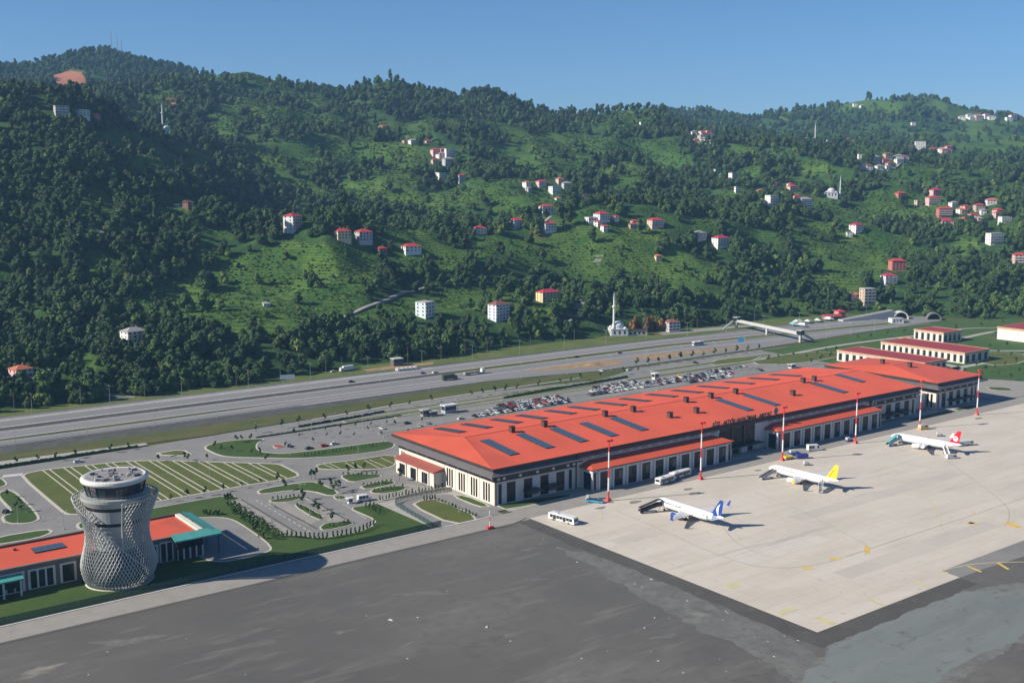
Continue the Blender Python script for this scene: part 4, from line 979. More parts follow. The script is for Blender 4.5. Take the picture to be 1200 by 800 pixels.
# green mesh fence along the perimeter road
m_mesh = mat('green_fence_mesh', (0.03,0.075,0.06), .6, .15, .8, alpha=.55)
m_post = mat('fence_post_green', (0.03,0.065,0.05), .6, .1, 1)
fence = thing('perimeter_fence', 'long green mesh fence between the lawn and the airside perimeter road', 'fence', (120, 363.4, 0))
for k in range(-60, 80):
    x = 2*k+80
    if x > 236 or x < -60: continue
    MB().box(x-.04, x+.04, 363.36, 363.44, 0, 2.6).build('post', m_post, fence)
    MB().box(x+.05, x+1.95, 363.39, 363.41, .15, 2.5).build('mesh_panel', m_mesh, fence)
fence2 = thing('hedge_fence', 'dark mesh fence curving from the lawn corner towards the terminal', 'fence', (*G(470,598),0))
pp = PX([(508,619),(490,608),(470,597),(461,590.5),(470,586.5),(490,582),(515,577.5),(530,576)])
pp = smooth_line(pp, 2)
for a, b in zip(pp, pp[1:]):
    n = max(1, int(math.dist(a,b)/2.2))
    for k in range(n):
        p = (a[0]+(b[0]-a[0])*k/n, a[1]+(b[1]-a[1])*k/n); q_ = (a[0]+(b[0]-a[0])*(k+1)/n, a[1]+(b[1]-a[1])*(k+1)/n)
        MB().box(p[0]-.05,p[0]+.05,p[1]-.05,p[1]+.05,0,2.3).build('post', m_gutter, fence2)
        MB().quad((*p,.2),(*q_,.2),(*q_,2.2),(*p,2.2)).build('mesh_panel', m_mesh, fence2)
# ------------------------------------------------------------------ aircraft (local: nose at +Y, wheels on z=0)
m_awhite = mat('aircraft_white', (0.74,0.74,0.74), .35, .03, .2, spec=.5)
m_agrey = mat('aircraft_wing_grey', (0.50,0.51,0.53), .4, .06, .3)
m_metal = mat('bare_metal', (0.45,0.45,0.46), .35, .1, .5, metal=.7)
m_tyre = mat('tyre_rubber', (0.02,0.02,0.02), .85, .2, 2)
m_ablue = mat('livery_blue', (0.012,0.055,0.26), .35, .05, .3)
m_ayel = mat('livery_yellow', (0.85,0.50,0.03), .4, .05, .3)
m_ared = mat('livery_red', (0.62,0.012,0.03), .4, .05, .3)
m_win = mat('cabin_window', (0.10,0.11,0.13), .2, .1, 1)
m_txt = mat('faint_lettering', (0.48,0.40,0.42), .5, .05, 1)
def ring_y(y, r, zc_, n=20, rz_=None): 
    rz_ = rz_ or r
    return [(r*math.cos(2*math.pi*k/n), y, zc_+rz_*math.sin(2*math.pi*k/n)) for k in range(n)]
def airfoil_wing(root, tip, parent, name, m):
    """root/tip: (x, y_le, chord, z, thickness)"""
    rings = []
    for x, yl, c, z, t in (root, tip):
        rings.append([(x,yl,z),(x,yl-.12*c,z+.5*t),(x,yl-.4*c,z+.6*t),(x,yl-c,z),(x,yl-.4*c,z-.4*t),(x,yl-.12*c,z-.4*t)])
    return MB().loft(rings).build(name, m, parent, loc=(0,0,0), smooth=False)
def aircraft(label, loc, rz, fin_m, eng_m, tip_m, L=38.5, text=None, fin_mark=None):
    p = thing('airliner', label, 'airplane', loc, rz)
    h = L/2; r = 2.0; zc_ = 3.55
    prof = [(h,.08,-.45),(h-.5,.62,-.38),(h-1.3,1.08,-.25),(h-2.6,1.55,-.08),(h-4.2,1.9,0),(h-6,2.0,0),(0,2.0,0),(-h+13,2.0,0),(-h+9.5,1.85,.12),(-h+6,1.4,.5),(-h+3,.85,.95),(-h+1,.42,1.3),(-h,.16,1.4)]
    MB().loft([ring_y(y, rr, zc_+dz) for y, rr, dz in prof]).build('fuselage', m_awhite, p, True, (0,0,0))
    # cockpit panes
    for s in (-1,1):
        for k in range(3):
            a0 = s*(.08+k*.52); a1 = s*(.08+k*.52+.46); mb = MB(); y0, y1 = h-1.75-k*.28, h-2.55-k*.3
            R0, R1 = 1.32, 1.62
            mb.quad((R0*math.sin(a0),y0,zc_-.18+R0*.55*math.cos(a0)+.15),(R0*math.sin(a1),y0,zc_-.18+R0*.55*math.cos(a1)+.15),(R1*math.sin(a1),y1,zc_+R1*.72*math.cos(a1)+.12),(R1*math.sin(a0),y1,zc_+R1*.72*math.cos(a0)+.12))
            mb.build('cockpit_window', m_glass, p, loc=(0,0,0))
    for s in (-1,1):
        wm = MB()
        for k in range(40):
            y = h-6.6-k*.62
            wm.box(s*1.93-.05 if s < 0 else s*1.93-.05, s*1.93+.05, y-.12, y+.12, zc_+.55, zc_+.9)
        wm.build('cabin_windows', m_win, p, loc=(0,0,0))
        for y in (h-5.4, -h+8.2): MB().box(s*1.98-.06, s*1.98+.06, y-.45, y+.45, zc_-.6, zc_+1.0).build('door', m_agrey, p, loc=(0,0,0))
        # wing, winglet, engine, tailplane
        airfoil_wing((s*1.4, 4.2, 7.4, 2.75, .85), (s*6.0, 1.1, 4.6, 3.0, .5), p, 'wing_root', m_agrey)
        airfoil_wing((s*6.0, 1.1, 4.6, 3.0, .5), (s*16.6, -5.3, 1.7, 3.85, .22), p, 'wing', m_agrey)
        MB().loft([[(s*16.6,-5.3,3.85),(s*16.65,-5.3,3.9),(s*16.65,-7.0,3.9),(s*16.6,-7.0,3.85)],[(s*17.2,-6.6,6.2),(s*17.26,-6.6,6.2),(s*17.26,-7.4,6.2),(s*17.2,-7.4,6.2)]]).build('winglet', tip_m, p, loc=(0,0,0))
        ec = (s*5.6, 2.0)
        ep = [(4.3,1.02),(4.05,1.16),(3.2,1.2),(1.8,1.12),(.6,.86)]
        e = MB().loft([[(ec[0]+rr*math.cos(2*math.pi*k/16), y, 1.62+rr*math.sin(2*math.pi*k/16)) for k in range(16)] for y, rr in ep], cap=False).build('engine', eng_m, p, True, (0,0,0))
        MB().tube((ec[0],3.95,1.62),(ec[0],3.9,1.62),1.0,n=16).build('fan', m_gutter, e, loc=(0,0,0))
        MB().tube((ec[0],.8,1.62),(ec[0],-.9,1.62),.62,.3,n=12).build('exhaust', m_metal, e, loc=(0,0,0))
        MB().box(ec[0]-.14, ec[0]+.14, .3, 3.0, 2.3, 2.95).build('pylon', m_agrey, e, loc=(0,0,0))
        airfoil_wing((s*.5, -h+5.4, 3.9, 4.5, .35), (s*6.6, -h+2.0, 1.5, 5.0, .14), p, 'tailplane', m_agrey)
        g = MB().tube((s*2.9,-.9,2.6),(s*2.9,-.9,.5),.14,n=6).build('main_gear', m_metal, p, loc=(0,0,0))
        for dx in (-.4,.4): MB().tube((s*2.9+dx-.18,-.9,.56),(s*2.9+dx+.18,-.9,.56),.56,n=12).build('wheel', m_tyre, g, loc=(0,0,0))
    fin = MB().loft([[(0,-h+8.3,5.1),(.16,-h+6,5.1),(0,-h+1.7,5.1),(-.16,-h+6,5.1)],[(0,-h+6.6,5.9),(.15,-h+5,5.9),(0,-h+1.6,5.9),(-.15,-h+5,5.9)],[(0,-h+2.6,11.8),(.07,-h+1.9,11.8),(0,-h+.7,11.8),(-.07,-h+1.9,11.8)]]).build('fin', fin_m, p, loc=(0,0,0))
    g = MB().tube((0,h-4.9,2.0),(0,h-4.9,.4),.11,n=6).build('nose_gear', m_metal, p, loc=(0,0,0))
    for dx in (-.22,.22): MB().tube((dx-.11,h-4.9,.38),(dx+.11,h-4.9,.38),.38,n=10).build('wheel', m_tyre, g, loc=(0,0,0))
    if text:
        # lettering wrapped on the left upper flank of the fuselage
        me = text_mesh(text[0], text[1], .02); me.materials.clear(); me.materials.append(text[2])
        w = max(v.co.x for v in me.vertices)
        for v in me.vertices:
            x, y, z = v.co; a = y/2.0+.25
            v.co = (-(2.03)*math.cos(a), h-6.5-x*text[3]/w, zc_+2.03*math.sin(a))
        o = obj('lettering', me, p)
    if fin_mark == 'swoosh':
        for s in (-1,1):
            mb = MB(); o_ = []; i_ = []
            for k in range(9):
                t = k/8; yc = -h+3.4+1.4*math.sin(t*2.4)-2.1*t; z = 5.6+t*4.6; w = .95*math.sin(math.pi*min(1,.15+t*.8))
                o_.append((s*.19, yc+w*.6, z)); i_.append((s*.19, yc-w*.6, z))
            for k in range(8): mb.quad(o_[k], o_[k+1], i_[k+1], i_[k])
            mb.build('fin_mark', m_awhite, fin, loc=(0,0,0))
        MB().loft([ring_y(-h+5.5,1.36,4.15), ring_y(-h+3.4,.98,4.45)], cap=False).build('tail_band', m_ablue, p, True, (0,0,.06))
    if fin_mark == 'disc':
        for s in (-1,1):
            d = MB().tube((s*.17,-h+3.5,7.7),(s*.2,-h+3.5,7.7),1.35,n=24).build('fin_mark', m_awhite, fin, loc=(0,0,0))
            mb = MB(); o_ = []; i_ = []
            for k in range(9):
                t = k/8; a = 2.6-2.6*t; o_.append((s*.225,-h+3.5+1.0*math.cos(a),7.5+.9*math.sin(a)-.3*t)); i_.append((s*.225,-h+3.5+(.45+.3*t)*math.cos(a)+.2,7.45+(.45+.2*t)*math.sin(a)-.3*t))
            for k in range(8): mb.quad(o_[k], o_[k+1], i_[k+1], i_[k])
            mb.build('fin_mark', m_ared, fin, loc=(0,0,0))
    if fin_mark == 'words':
        for s in (-1,):
            me = text_mesh('flypgs.com', .95, .02); me.materials.clear(); me.materials.append(mat('fin_lettering', (0.62,0.30,0.02), .5, .05, 1))
            o = obj('lettering', me, fin); o.rotation_euler = Matrix(((0,0,-1),(-.53,.85,0),(.85,.53,0))).to_euler(); o.location = (-.2,-h+5.2,5.7)
    return p
def along(nose, tail, z=4):
    a = G(*nose, z); b = G(*tail, z+.5); return a, math.atan2(-(a[0]-b[0]), a[1]-b[1])
def put(nose, rz, L): return (nose[0]+math.sin(rz)*L/2, nose[1]-math.cos(rz)*L/2, .06)
a, z_ = along((769,584),(845,607)); L = 38.5
pl1 = aircraft('white airliner with blue tail fin carrying a white curve and blue engines', put(a, z_, L), z_, m_ablue, m_ablue, m_ablue, L, ('AnadoluJet', 1.6, mat('livery_blue_letters', (0.22,0.26,0.36), .5, .05, 1), 10.0), 'swoosh')
a, z_ = along((901,546),(982,564)); L = 38.5
pl2 = aircraft('white airliner with yellow tail fin parked in the middle stand', put(a, z_, L), z_, m_ayel, m_awhite, m_ayel, L, ('PEGASUS', 2.2, mat('livery_grey_letters', (0.26,0.20,0.22), .5, .05, 1), 11.0), 'words')
a, z_ = along((1044,509),(1125,522)); L = 38.5
pl3 = aircraft('white airliner with red tail fin bearing a white disc, farthest right stand', put(a, z_, L), z_, m_ared, m_awhite, m_awhite, L, None, 'disc')

def pl_pt(pl, x, y, z=0): 
    c, s = math.cos(pl.rotation_euler.z), math.sin(pl.rotation_euler.z); return (pl.location.x+x*c-y*s, pl.location.y+x*s+y*c, z)
def boarding_stairs(pl, y, label, side_m, top_m, cover=True, dirn=200, ln=9.0):
    """mobile stairs climbing to a left-hand door; local +X runs down the flight"""
    p = pl_pt(pl, -2.3, y); t = thing('boarding_stairs', label, 'stairs', (p[0],p[1],.06), pl.rotation_euler.z+R(dirn), 'boarding stairs')
    w = .95; zt = 3.0
    for s in (-1,1):
        MB().loft([[(0,s*w,zt-.35),(0,s*w+.06*s,zt-.35),(0,s*w+.06*s,zt+1.1),(0,s*w,zt+1.1)],[(1.6,s*w,zt-.35),(1.6,s*w+.06*s,zt-.35),(1.6,s*w+.06*s,zt+1.1),(1.6,s*w,zt+1.1)],[(ln,s*w,.35),(ln,s*w+.06*s,.35),(ln,s*w+.06*s,1.5),(ln,s*w,1.5)]]).build('side_panel', side_m, t, loc=(0,0,0))
    for k in range(14):
        f = k/14; x = 1.6+(ln-1.6)*f; z = zt*(1-f)+.3*f; MB().box(x, x+.42, -w+.02, w-.02, z-.12, z).build('tread', m_metal, t, loc=(0,0,0))
    MB().box(0, 1.6, -w+.02, w-.02, zt-.1, zt).build('platform', m_metal, t, loc=(0,0,0))
    if cover:
        MB().loft([[(0,-w-.1,zt+2.3),(0,w+.1,zt+2.3),(0,w+.1,zt+2.4),(0,-w-.1,zt+2.4)],[(1.6,-w-.1,zt+2.3),(1.6,w+.1,zt+2.3),(1.6,w+.1,zt+2.4),(1.6,-w-.1,zt+2.4)],[(ln,-w-.1,2.5),(ln,w+.1,2.5),(ln,w+.1,2.6),(ln,-w-.1,2.6)]]).build('cover', top_m, t, loc=(0,0,0))
        for s in (-1,1):
            for x, z in ((.1,zt),(1.6,zt),(ln*.5,zt*.6),(ln-.1,.4)): MB().box(x-.05,x+.05,s*w-.05,s*w+.05,z,z+2.4 if x < 2 else (zt*.6+2.3 if x < ln*.6 else 2.5)).build('cover_post', m_metal, t, loc=(0,0,0))
    ch = MB().box(2.0, ln-.2, -.8, .8, .35, .75).build('chassis', m_agrey, t, loc=(0,0,0))
    for x in (2.6, ln-1.2):
        for s in (-1,1): MB().tube((x,s*.7,.36),(x,s*.95,.36),.36,n=10).build('wheel', m_tyre, t, loc=(0,0,0))
    MB().tube((1.2,0,.4),(.6,0,zt-.1),.12,n=6).build('strut', m_metal, t, loc=(0,0,0))
    return t
m_stair_teal = mat('stair_teal', (0.13,0.36,0.40), .5, .1, .6); m_stair_dark = mat('stair_dark', (0.028,0.026,0.03), .5, .15, .6); m_stair_grey = mat('stair_grey', (0.34,0.34,0.34), .5, .1, .6)
boarding_stairs(pl1, 38.5/2-5.4, 'dark covered boarding stairs at the front door of the blue-tailed airliner', m_stair_dark, m_stair_dark, True, 158, 10)
boarding_stairs(pl2, 38.5/2-5.4, 'grey open boarding stairs at the front door of the yellow-tailed airliner', m_stair_grey, m_stair_grey, False, 168)
boarding_stairs(pl2, -38.5/2+8.2, 'white open boarding stairs at the rear door of the yellow-tailed airliner', m_awhite, m_stair_grey, False, 215, 8)
boarding_stairs(pl3, 38.5/2-5.4, 'teal covered boarding stairs at the front door of the red-tailed airliner', m_stair_teal, m_stair_teal, True, 170)
boarding_stairs(pl3, -38.5/2+8.2, 'white open boarding stairs at the rear door of the red-tailed airliner', m_awhite, m_stair_grey, False, 218, 8)

# ------------------------------------------------------------------ wheeled vehicles
PAINT = {}
def paint(n, c):
    if n not in PAINT: PAINT[n] = mat('paint_'+n, c, .3, .04, .5, spec=.6)
    return PAINT[n]
m_vglass = mat('vehicle_glass', (0.02,0.024,0.028), .12, .2, 1, spec=.7)
def vehicle_base(t, L, W, axles, r):
    for x in axles:
        for s in (-1,1):
            w = MB().tube((x,s*(W/2-.28),r),(x,s*(W/2+.02),r),r,n=12).build('wheel', m_tyre, t, loc=(0,0,0))
            MB().tube((x,s*(W/2+.02),r),(x,s*(W/2+.04),r),r*.5,n=8).build('rim', m_metal, w, loc=(0,0,0))
def bus(label, loc, rz, L=13.5, W=3.0, H=3.1, col=(0.70,0.71,0.70), cname='bus_white', group=None):
    t = thing('bus', label, 'bus', loc, rz, group); m = paint(cname, col); h = L/2
    b = MB(); prof = [(-h,.4),(-h,H-.25),(-h+.3,H),(h-.5,H),(h-.05,H-.35),(h,1.3),(h,.4)]
    b.loft([[(x,-W/2,z) for x,z in prof],[(x,W/2,z) for x,z in prof]]).build('body', m, t, loc=(0,0,0))
    for s in (-1,1):
        n = 7; w = (L-1.6)/n
        for k in range(n):
            if k in (1,4) and s < 0: MB().box(-h+.8+k*w+.1, -h+.8+(k+1)*w-.1, s*W/2-.03, s*W/2+.03, .6, 2.55).build('door', m_vglass, t, loc=(0,0,0))
            else: MB().box(-h+.8+k*w+.06, -h+.8+(k+1)*w-.06, s*W/2-.02, s*W/2+.02, 1.25, 2.5).build('window', m_vglass, t, loc=(0,0,0))
    MB().quad((h+.02,-W/2+.15,1.3),(h+.02,W/2-.15,1.3),(h-.02,W/2-.15,2.65),(h-.02,-W/2+.15,2.65)).build('windscreen', m_vglass, t, loc=(0,0,0))
    MB().quad((-h-.02,-W/2+.3,1.5),(-h-.02,W/2-.3,1.5),(-h-.02,W/2-.3,2.6),(-h-.02,-W/2+.3,2.6)).build('rear_window', m_vglass, t, loc=(0,0,0))
    MB().box(-h+2, -h+4.5, -.9, .9, H, H+.25).build('roof_unit', m_agrey, t, loc=(0,0,0))
    vehicle_base(t, L, W, (-h+2.6, h-2.8), .5); return t
def gv(px, py): x, y = G(px, py); return (x, y, .06)
bus('white apron bus standing alone at the left corner of the apron', gv(660,611), R(-79))
bus('white apron bus in front, nearest the blue-tailed airliner', gv(779,565.5), R(8), 11)
bus('white apron bus behind the other, at the annex wall', gv(797,558.5), R(8), 13.5)
def cart(name, label, cat, loc, rz, L, W, col, cname, cab=True, load=None, H=1.0, group=None):
    t = thing(name, label, cat, loc, rz, group); m = paint(cname, col); h = L/2
    MB().box(-h, h, -W/2, W/2, .35, H).build('body', m, t, loc=(0,0,0))
    if cab:
        MB().frust((h*.25,h*.8,-W/2+.1,W/2-.1), H, (h*.32,h*.7,-W/2+.2,W/2-.2), H+.9).build('cab', m_vglass, t, loc=(0,0,0)); MB().box(h*.3,h*.72,-W/2+.18,W/2-.18,H+.9,H+1.0).build('cab_roof', m, t, loc=(0,0,0))
    if load == 'belt': MB().loft([[(-h,-.5,H+.1),(-h,.5,H+.1),(-h,.5,H+.4),(-h,-.5,H+.4)],[(h+1,-.5,H+1.1),(h+1,.5,H+1.1),(h+1,.5,H+1.4),(h+1,-.5,H+1.4)]]).build('conveyor', m_tyre, t, loc=(0,0,0))
    if load == 'box': MB().box(-h+.2, h*.1, -W/2+.1, W/2-.1, H, H+1.2).build('load', m_agrey, t, loc=(0,0,0))
    vehicle_base(t, L, W, (-h*.6, h*.6), .36); return t
cart('belt_loader', 'bright blue belt loader beside the leftmost light mast', 'loader', gv(697,588.5), R(-52), 7.5, 2.3, (0.06,0.34,0.58), 'cart_blue', True, 'belt')
cart('equipment_trolley', 'short white trolley coupled in front of the bright blue belt loader', 'trolley', gv(690,585.8), R(-52), 2.6, 1.9, (0.62,0.63,0.63), 'cart_white', False, 'box')
cart('push_back_tractor', 'low yellow tractor right of the third light mast', 'tractor', gv(924,537.5), R(-10), 5.0, 2.4, (0.75,0.50,0.05), 'cart_yellow', False, None, 1.5)
cart('container_dolly', 'dark blue container dolly behind the yellow tractor', 'dolly', gv(931,533.5), R(-25), 5.5, 2.6, (0.04,0.08,0.30), 'cart_navy', False, 'box', 1.7)
cart('container_dolly', 'dark blue box dolly with wheels, right of the yellow tractor', 'dolly', gv(940,537), R(-25), 5.5, 2.8, (0.02,0.04,0.26), 'cart_navy2', False, None, 2.3)
cart('ground_power_unit', 'small grey power unit behind the yellow-tailed airliner', 'generator', gv(945,545), R(-30), 3, 2, (0.35,0.36,0.36), 'cart_grey', False, 'box')
cart('high_loader', 'yellow scissor loader at the foot of the fifth light mast', 'loader', gv(1082,503), R(-20), 5.5, 2.6, (0.72,0.42,0.10), 'cart_ochre', True, 'box', 1.6)
cart('baggage_cart', 'blue cart parked by the fourth light mast', 'cart', gv(995,517), R(-15), 4, 2, (0.05,0.08,0.30), 'cart_navy', False, 'box')
cart('baggage_cart', 'small grey cart near the tail of the red-tailed airliner', 'cart', gv(1101,511), R(-40), 3.5, 2, (0.28,0.28,0.30), 'cart_grey2', False, 'box')
cart('tow_tractor', 'small white tractor on the near side of the red-tailed airliner', 'tractor', gv(1115,537), R(-25), 6, 2.2, (0.66,0.66,0.64), 'cart_white', True, 'box')
def box_truck(label, loc, rz, L, W, H, ccol, bcol, cn, group=None, name='truck', cat='truck'):
    t = thing(name, label, cat, loc, rz, group); h = L/2; mc = paint(cn+'_cab', ccol); mb_ = paint(cn+'_box', bcol)
    MB().box(-h, h-2.3, -W/2, W/2, .9, H).build('cargo_body', mb_, t, loc=(0,0,0))
    c = MB(); prof = [(h-2.2,.5),(h-2.2,min(H,2.7)),(h-.5,min(H,2.7)),(h-.08,1.6),(h,1.4),(h,.5)]
    c.loft([[(x,-W/2,z) for x,z in prof],[(x,W/2,z) for x,z in prof]]).build('cab', mc, t, loc=(0,0,0))
    MB().quad((h-.5+.02,-W/2+.15,2.55),(h-.5+.02,W/2-.15,2.55),(h-.06,W/2-.15,1.65),(h-.06,-W/2+.15,1.65)).build('windscreen', m_vglass, t, loc=(0,0,0))
    for s in (-1,1): MB().box(h-1.9,h-.7,s*W/2-.02,s*W/2+.02,1.5,2.4).build('side_window', m_vglass, t, loc=(0,0,0))
    MB().box(-h,h-2.2,-.5,.5,.55,.9).build('chassis', m_tyre, t, loc=(0,0,0))
    vehicle_base(t, L, W, (-h+1.2,-h+2.4,h-1.4) if L > 7 else (-h+1.2,h-1.2), .48); return t
def minibus(label, loc, rz, L=6.5, W=2.1, H=2.5, col=(0.70,0.70,0.68), cn='van_white', name='van', cat='van'):
    t = thing(name, label, cat, loc, rz); m = paint(cn, col); h = L/2
    prof = [(-h,.35),(-h,H-.15),(-h+.2,H),(h-1.9,H),(h-1.0,1.35),(h-.1,1.1),(h,.9),(h,.35)]
    MB().loft([[(x,-W/2,z) for x,z in prof],[(x,W/2,z) for x,z in prof]]).build('body', m, t, loc=(0,0,0))
    for s in (-1,1):
        for x0, x1 in ((-h+.4,-h+1.7),(-h+1.9,-h+3.2),(h-2.6,h-1.7)): MB().box(x0,x1,s*W/2-.02,s*W/2+.02,1.3,H-.35).build('window', m_vglass, t, loc=(0,0,0))
    MB().quad((h-1.85,-W/2+.12,H-.08),(h-1.85,W/2-.12,H-.08),(h-1.0+.03,W/2-.12,1.42),(h-1.0+.03,-W/2+.12,1.42)).build('windscreen', m_vglass, t, loc=(0,0,0))
    vehicle_base(t, L, W, (-h+1.2,h-1.2), .38); return t
minibus('white minibus on the apron in front of the second annex', gv(954,527.5), R(-25), 7.5, 2.6, 3.1)
minibus('white van with dark windows at the gate by the hedge, left of the terminal', gv(427,586.5), R(-8), 6.2, 2.3, 2.8, cn='van_white2')
t = box_truck('white tank truck standing behind the tail of the red-tailed airliner', gv(1130,522), R(-20), 10, 2.6, 2.8, (.66,.66,.64), (.66,.66,.63), 'tanker')

# light masts with red and white bands
m_mr = mat('mast_red', (0.60,0.035,0.03), .5, .06, .5); m_mw = mat('mast_white', (0.70,0.69,0.67), .5, .05, .5)
for k in range(6):
    x, y = G([713.5,822,916.3,1001.7,1076.4,1143.6][k], [587,561.9,539.2,519.2,501.6,486][k])
    ordn = ['leftmost','second from left','third from left','fourth from left','second from right','rightmost'][k]
    t = thing('light_mast', 'red and white banded apron floodlight mast, '+ordn+' of the six', 'light mast', (x, 349.0, .05), 0, 'apron light masts')
    zz = [0,4.5,10.5,15,22.0,27.0]
    for j in range(5): MB().tube((0,0,zz[j]),(0,0,zz[j+1]),.42-.03*j,.42-.03*(j+1),n=10).build('mast_band', (m_mr,m_mw,m_mr,m_mw,m_mr)[j], t, loc=(0,0,0))
    MB().frust((-1.1,1.1,-1.1,1.1), 0, (-.6,.6,-.6,.6), 1.3).build('base', m_mr, t, loc=(0,0,0))
    b = MB().box(-1.7,1.7,-.12,.12,26.9,27.2).box(-.12,.12,-1.2,1.2,26.9,27.2).build('lamp_frame', m_mr, t, loc=(0,0,0))
    for q_ in (-1.4,-.5,.5,1.4): MB().frust((q_-.32,q_+.32,-.75,-.2),26.6,(q_-.28,q_+.28,-.6,-.1),27.5).build('floodlight', m_mr, t, loc=(0,0,0))
t = thing('marker_post', 'short red and white marker post on the gravel at the end of the perimeter road', 'post', (*G(574,619),.02))
MB().box(-1.4,1.4,-.8,.8,0,.9).build('base', m_mr, t, loc=(0,0,0))
for j in range(3): MB().tube((0,0,.9+j*2.2),(0,0,3.1+j*2.2),.16,n=8).build('band', (m_mw,m_mr,m_mw)[j], t, loc=(0,0,0))
# ------------------------------------------------------------------ cars
CARC = {'white':(.68,.68,.67),'silver':(.42,.43,.44),'black':(.018,.018,.02),'grey':(.14,.145,.15),'red':(.42,.022,.02),'blue':(.03,.07,.22),'yellow':(.75,.52,.03)}
CARM = {}
def car_mesh(c, hatch=0):
    if (c,hatch) in CARM: return CARM[(c,hatch)]
    mb = MB(); L, W = 4.4, 1.78; h = L/2
    low = [(-h,.32),(-h,.72),(-h+.15,.9),(h-1.2,.9),(h-.15,.72),(h,.55),(h,.32)]
    mb.mi = 0; mb.loft([[(x,-W/2,z) for x,z in low],[(x,W/2,z) for x,z in low]])
    b0 = -h+.25 if hatch else -h+.7
    rt_ = [(b0+.02,.9),(b0+.45,1.42),(h-2.1,1.46),(h-1.25,.9)]
    mb.mi = 1; mb.loft([[(x,-W/2+.06+(.14 if z>1 else 0),z) for x,z in rt_],[(x,W/2-.06-(.14 if z>1 else 0),z) for x,z in rt_]])
    mb.mi = 0; mb.box(b0+.42,h-2.05,-W/2+.19,W/2-.19,1.44,1.5)
    for s in (-1,1):
        mb.box(-.12,-.02,s*W/2-.06*s-.04,s*W/2-.06*s+.04,.9,1.4)
    mb.mi = 2
    for x in (-h+.8,h-.85):
        for s in (-1,1): mb.tube((x,s*(W/2-.16),.31),(x,s*(W/2+.02),.31),.31,n=10)
    CARM[(c,hatch)] = mb.mesh('car', [paint('car_'+c, CARC[c]), m_vglass, m_tyre]); return CARM[(c,hatch)]
rc_ = random.Random(5)
def car(x, y, rz, c, label, group, z=.02):
    o = obj('parked_car' if 'driv' not in label else 'car', car_mesh(c, rc_.random() < .5), None, (x,y,z), rz); return tag(o, label, 'car', group)
def pick(): return rc_.choices(['white','silver','black','grey','red','blue'],[42,17,20,14,5,2])[0]
ROWS = [(368,441,524.5,'nearest the roof edge in the first car park block'),(384,446,533.0,'in the middle row of the first block of the car park'),(398,447,541.5,'in the far row of the first block of the car park'),
        (464,528,532.5,'in the front row of the second block of the car park'),(474,545,541.5,'in the middle row of the second block of the car park'),(481,520,549,'in the far row of the second block of the car park'),
        (530,600,541.5,'in the long row left of the yellow car'),(533,600,533,'above the roof edge right of the second block'),(548,582,525.5,'in the row by the yellow car, behind the terminal'),(590,630,546.5,'in the separate row at the right end of the car park')]
for x0, x1, y, where in ROWS:
    x = x0; dens = .95 if 'block' in where else .85
    while x < x1:
        if rc_.random() < dens:
            c = pick()
            if x < 420 and y > 530 and rc_.random() < .10: c = 'red'
            car(x, y+rc_.uniform(-.4,.4), R(90 if rc_.random()<.5 else -90)+R(rc_.uniform(-3,3)), c, c+' car parked '+where, 'cars parked behind the terminal')
        x += 2.75
for px, py, c, lb in [(339,523,'black','black car parked alone beside the red flower bed'),(362.5,526,'black','black car nearest the lawn in the nearly empty car park'),(380,523,'red','red car parked beside the white one left of the terminal'),(392,520.5,'white','white car parked beside the red one left of the terminal'),
    (447.5,502.5,'white','white car alone in the empty rows behind the terminal corner'),(477.5,496.5,'black','black car left of two pale cars near the barrier'),(491,499.5,'white','white car nearest the roof edge by the barrier'),(501,496.5,'silver','silver car near the barrier booth'),(540,491,'white','white car just above the roof edge, left of the car park rows'),
    (796,441,'yellow','yellow car among the parked cars behind the terminal'),(808,439.5,'black','black car right of the yellow car'),(892,434.5,'black','dark van-like car at the right end behind the roof'),(888,433.5,'grey','grey car beside the dark one at the far right of the car park'),
    (855,441,'white','white car in the last short row before the east end'),(815,425.5,'black','dark car crossing the far side of the car park'),(705,435,'white','white car on the slip road below the motorway'),(737,434,'white','white car standing on the verge track')]:
    x, y = G(px, py); car(x, y, R(rc_.choice([5,90,-90,60])), c, lb, None)
x, y = G(92,541.5); car(x, y, R(2), 'white', 'white car driving on the road above the striped lawn', None)
x, y = G(7,600.5); car(x, y, R(60), 'black', 'black car parked in the bay beside the leftmost lawn', None, .16)
x, y = G(4,604); 
# motorway traffic
def hwy(px, py): x, y = G(px, py); return (x, y, .08)
box_truck('dark green covered truck on the near lanes of the motorway', hwy(527,445), R(0), 12, 2.6, 3.8, (.20,.21,.17), (.05,.065,.04), 'army_truck')
t = thing('lorry', 'long flatbed lorry with white cab on the motorway', 'truck', hwy(556,438.5), 0)
MB().box(-9,5.5,-1.25,1.25,1.0,1.35).build('flatbed', m_agrey, t, loc=(0,0,0)); MB().box(-8.8,3.5,-1.1,1.1,1.36,2.3).build('load', mat('lorry_load',(.30,.28,.24),.9,.25,.5), t, loc=(0,0,0)); MB().frust((6,8.6,-1.25,1.25),.5,(6,8.2,-1.2,1.2),3.6).build('cab', paint('lorry_white',(.68,.68,.66)), t, loc=(0,0,0)); MB().quad((8.63,-1.1,1.7),(8.63,1.1,1.7),(8.35,1.1,3.0),(8.35,-1.1,3.0)).build('windscreen', m_vglass, t, loc=(0,0,0)); vehicle_base(t, 18, 2.5, (-7.5,-6.2,-4.9,4.5,7), .5)
for px, py, c, lb in [(412,448,'black','black car driving on the far lanes of the motorway'),(496,438,'blue','blue car driving on the far lanes of the motorway'),(510,437,'white','white car driving just ahead of the blue one on the motorway'),(676,419,'black','black car driving far right on the motorway'),(726,414,'grey','grey car driving on the motorway above the brown median')]:
    x, y, z = hwy(px, py); car(x, y, R(2), c, lb, None, .08)
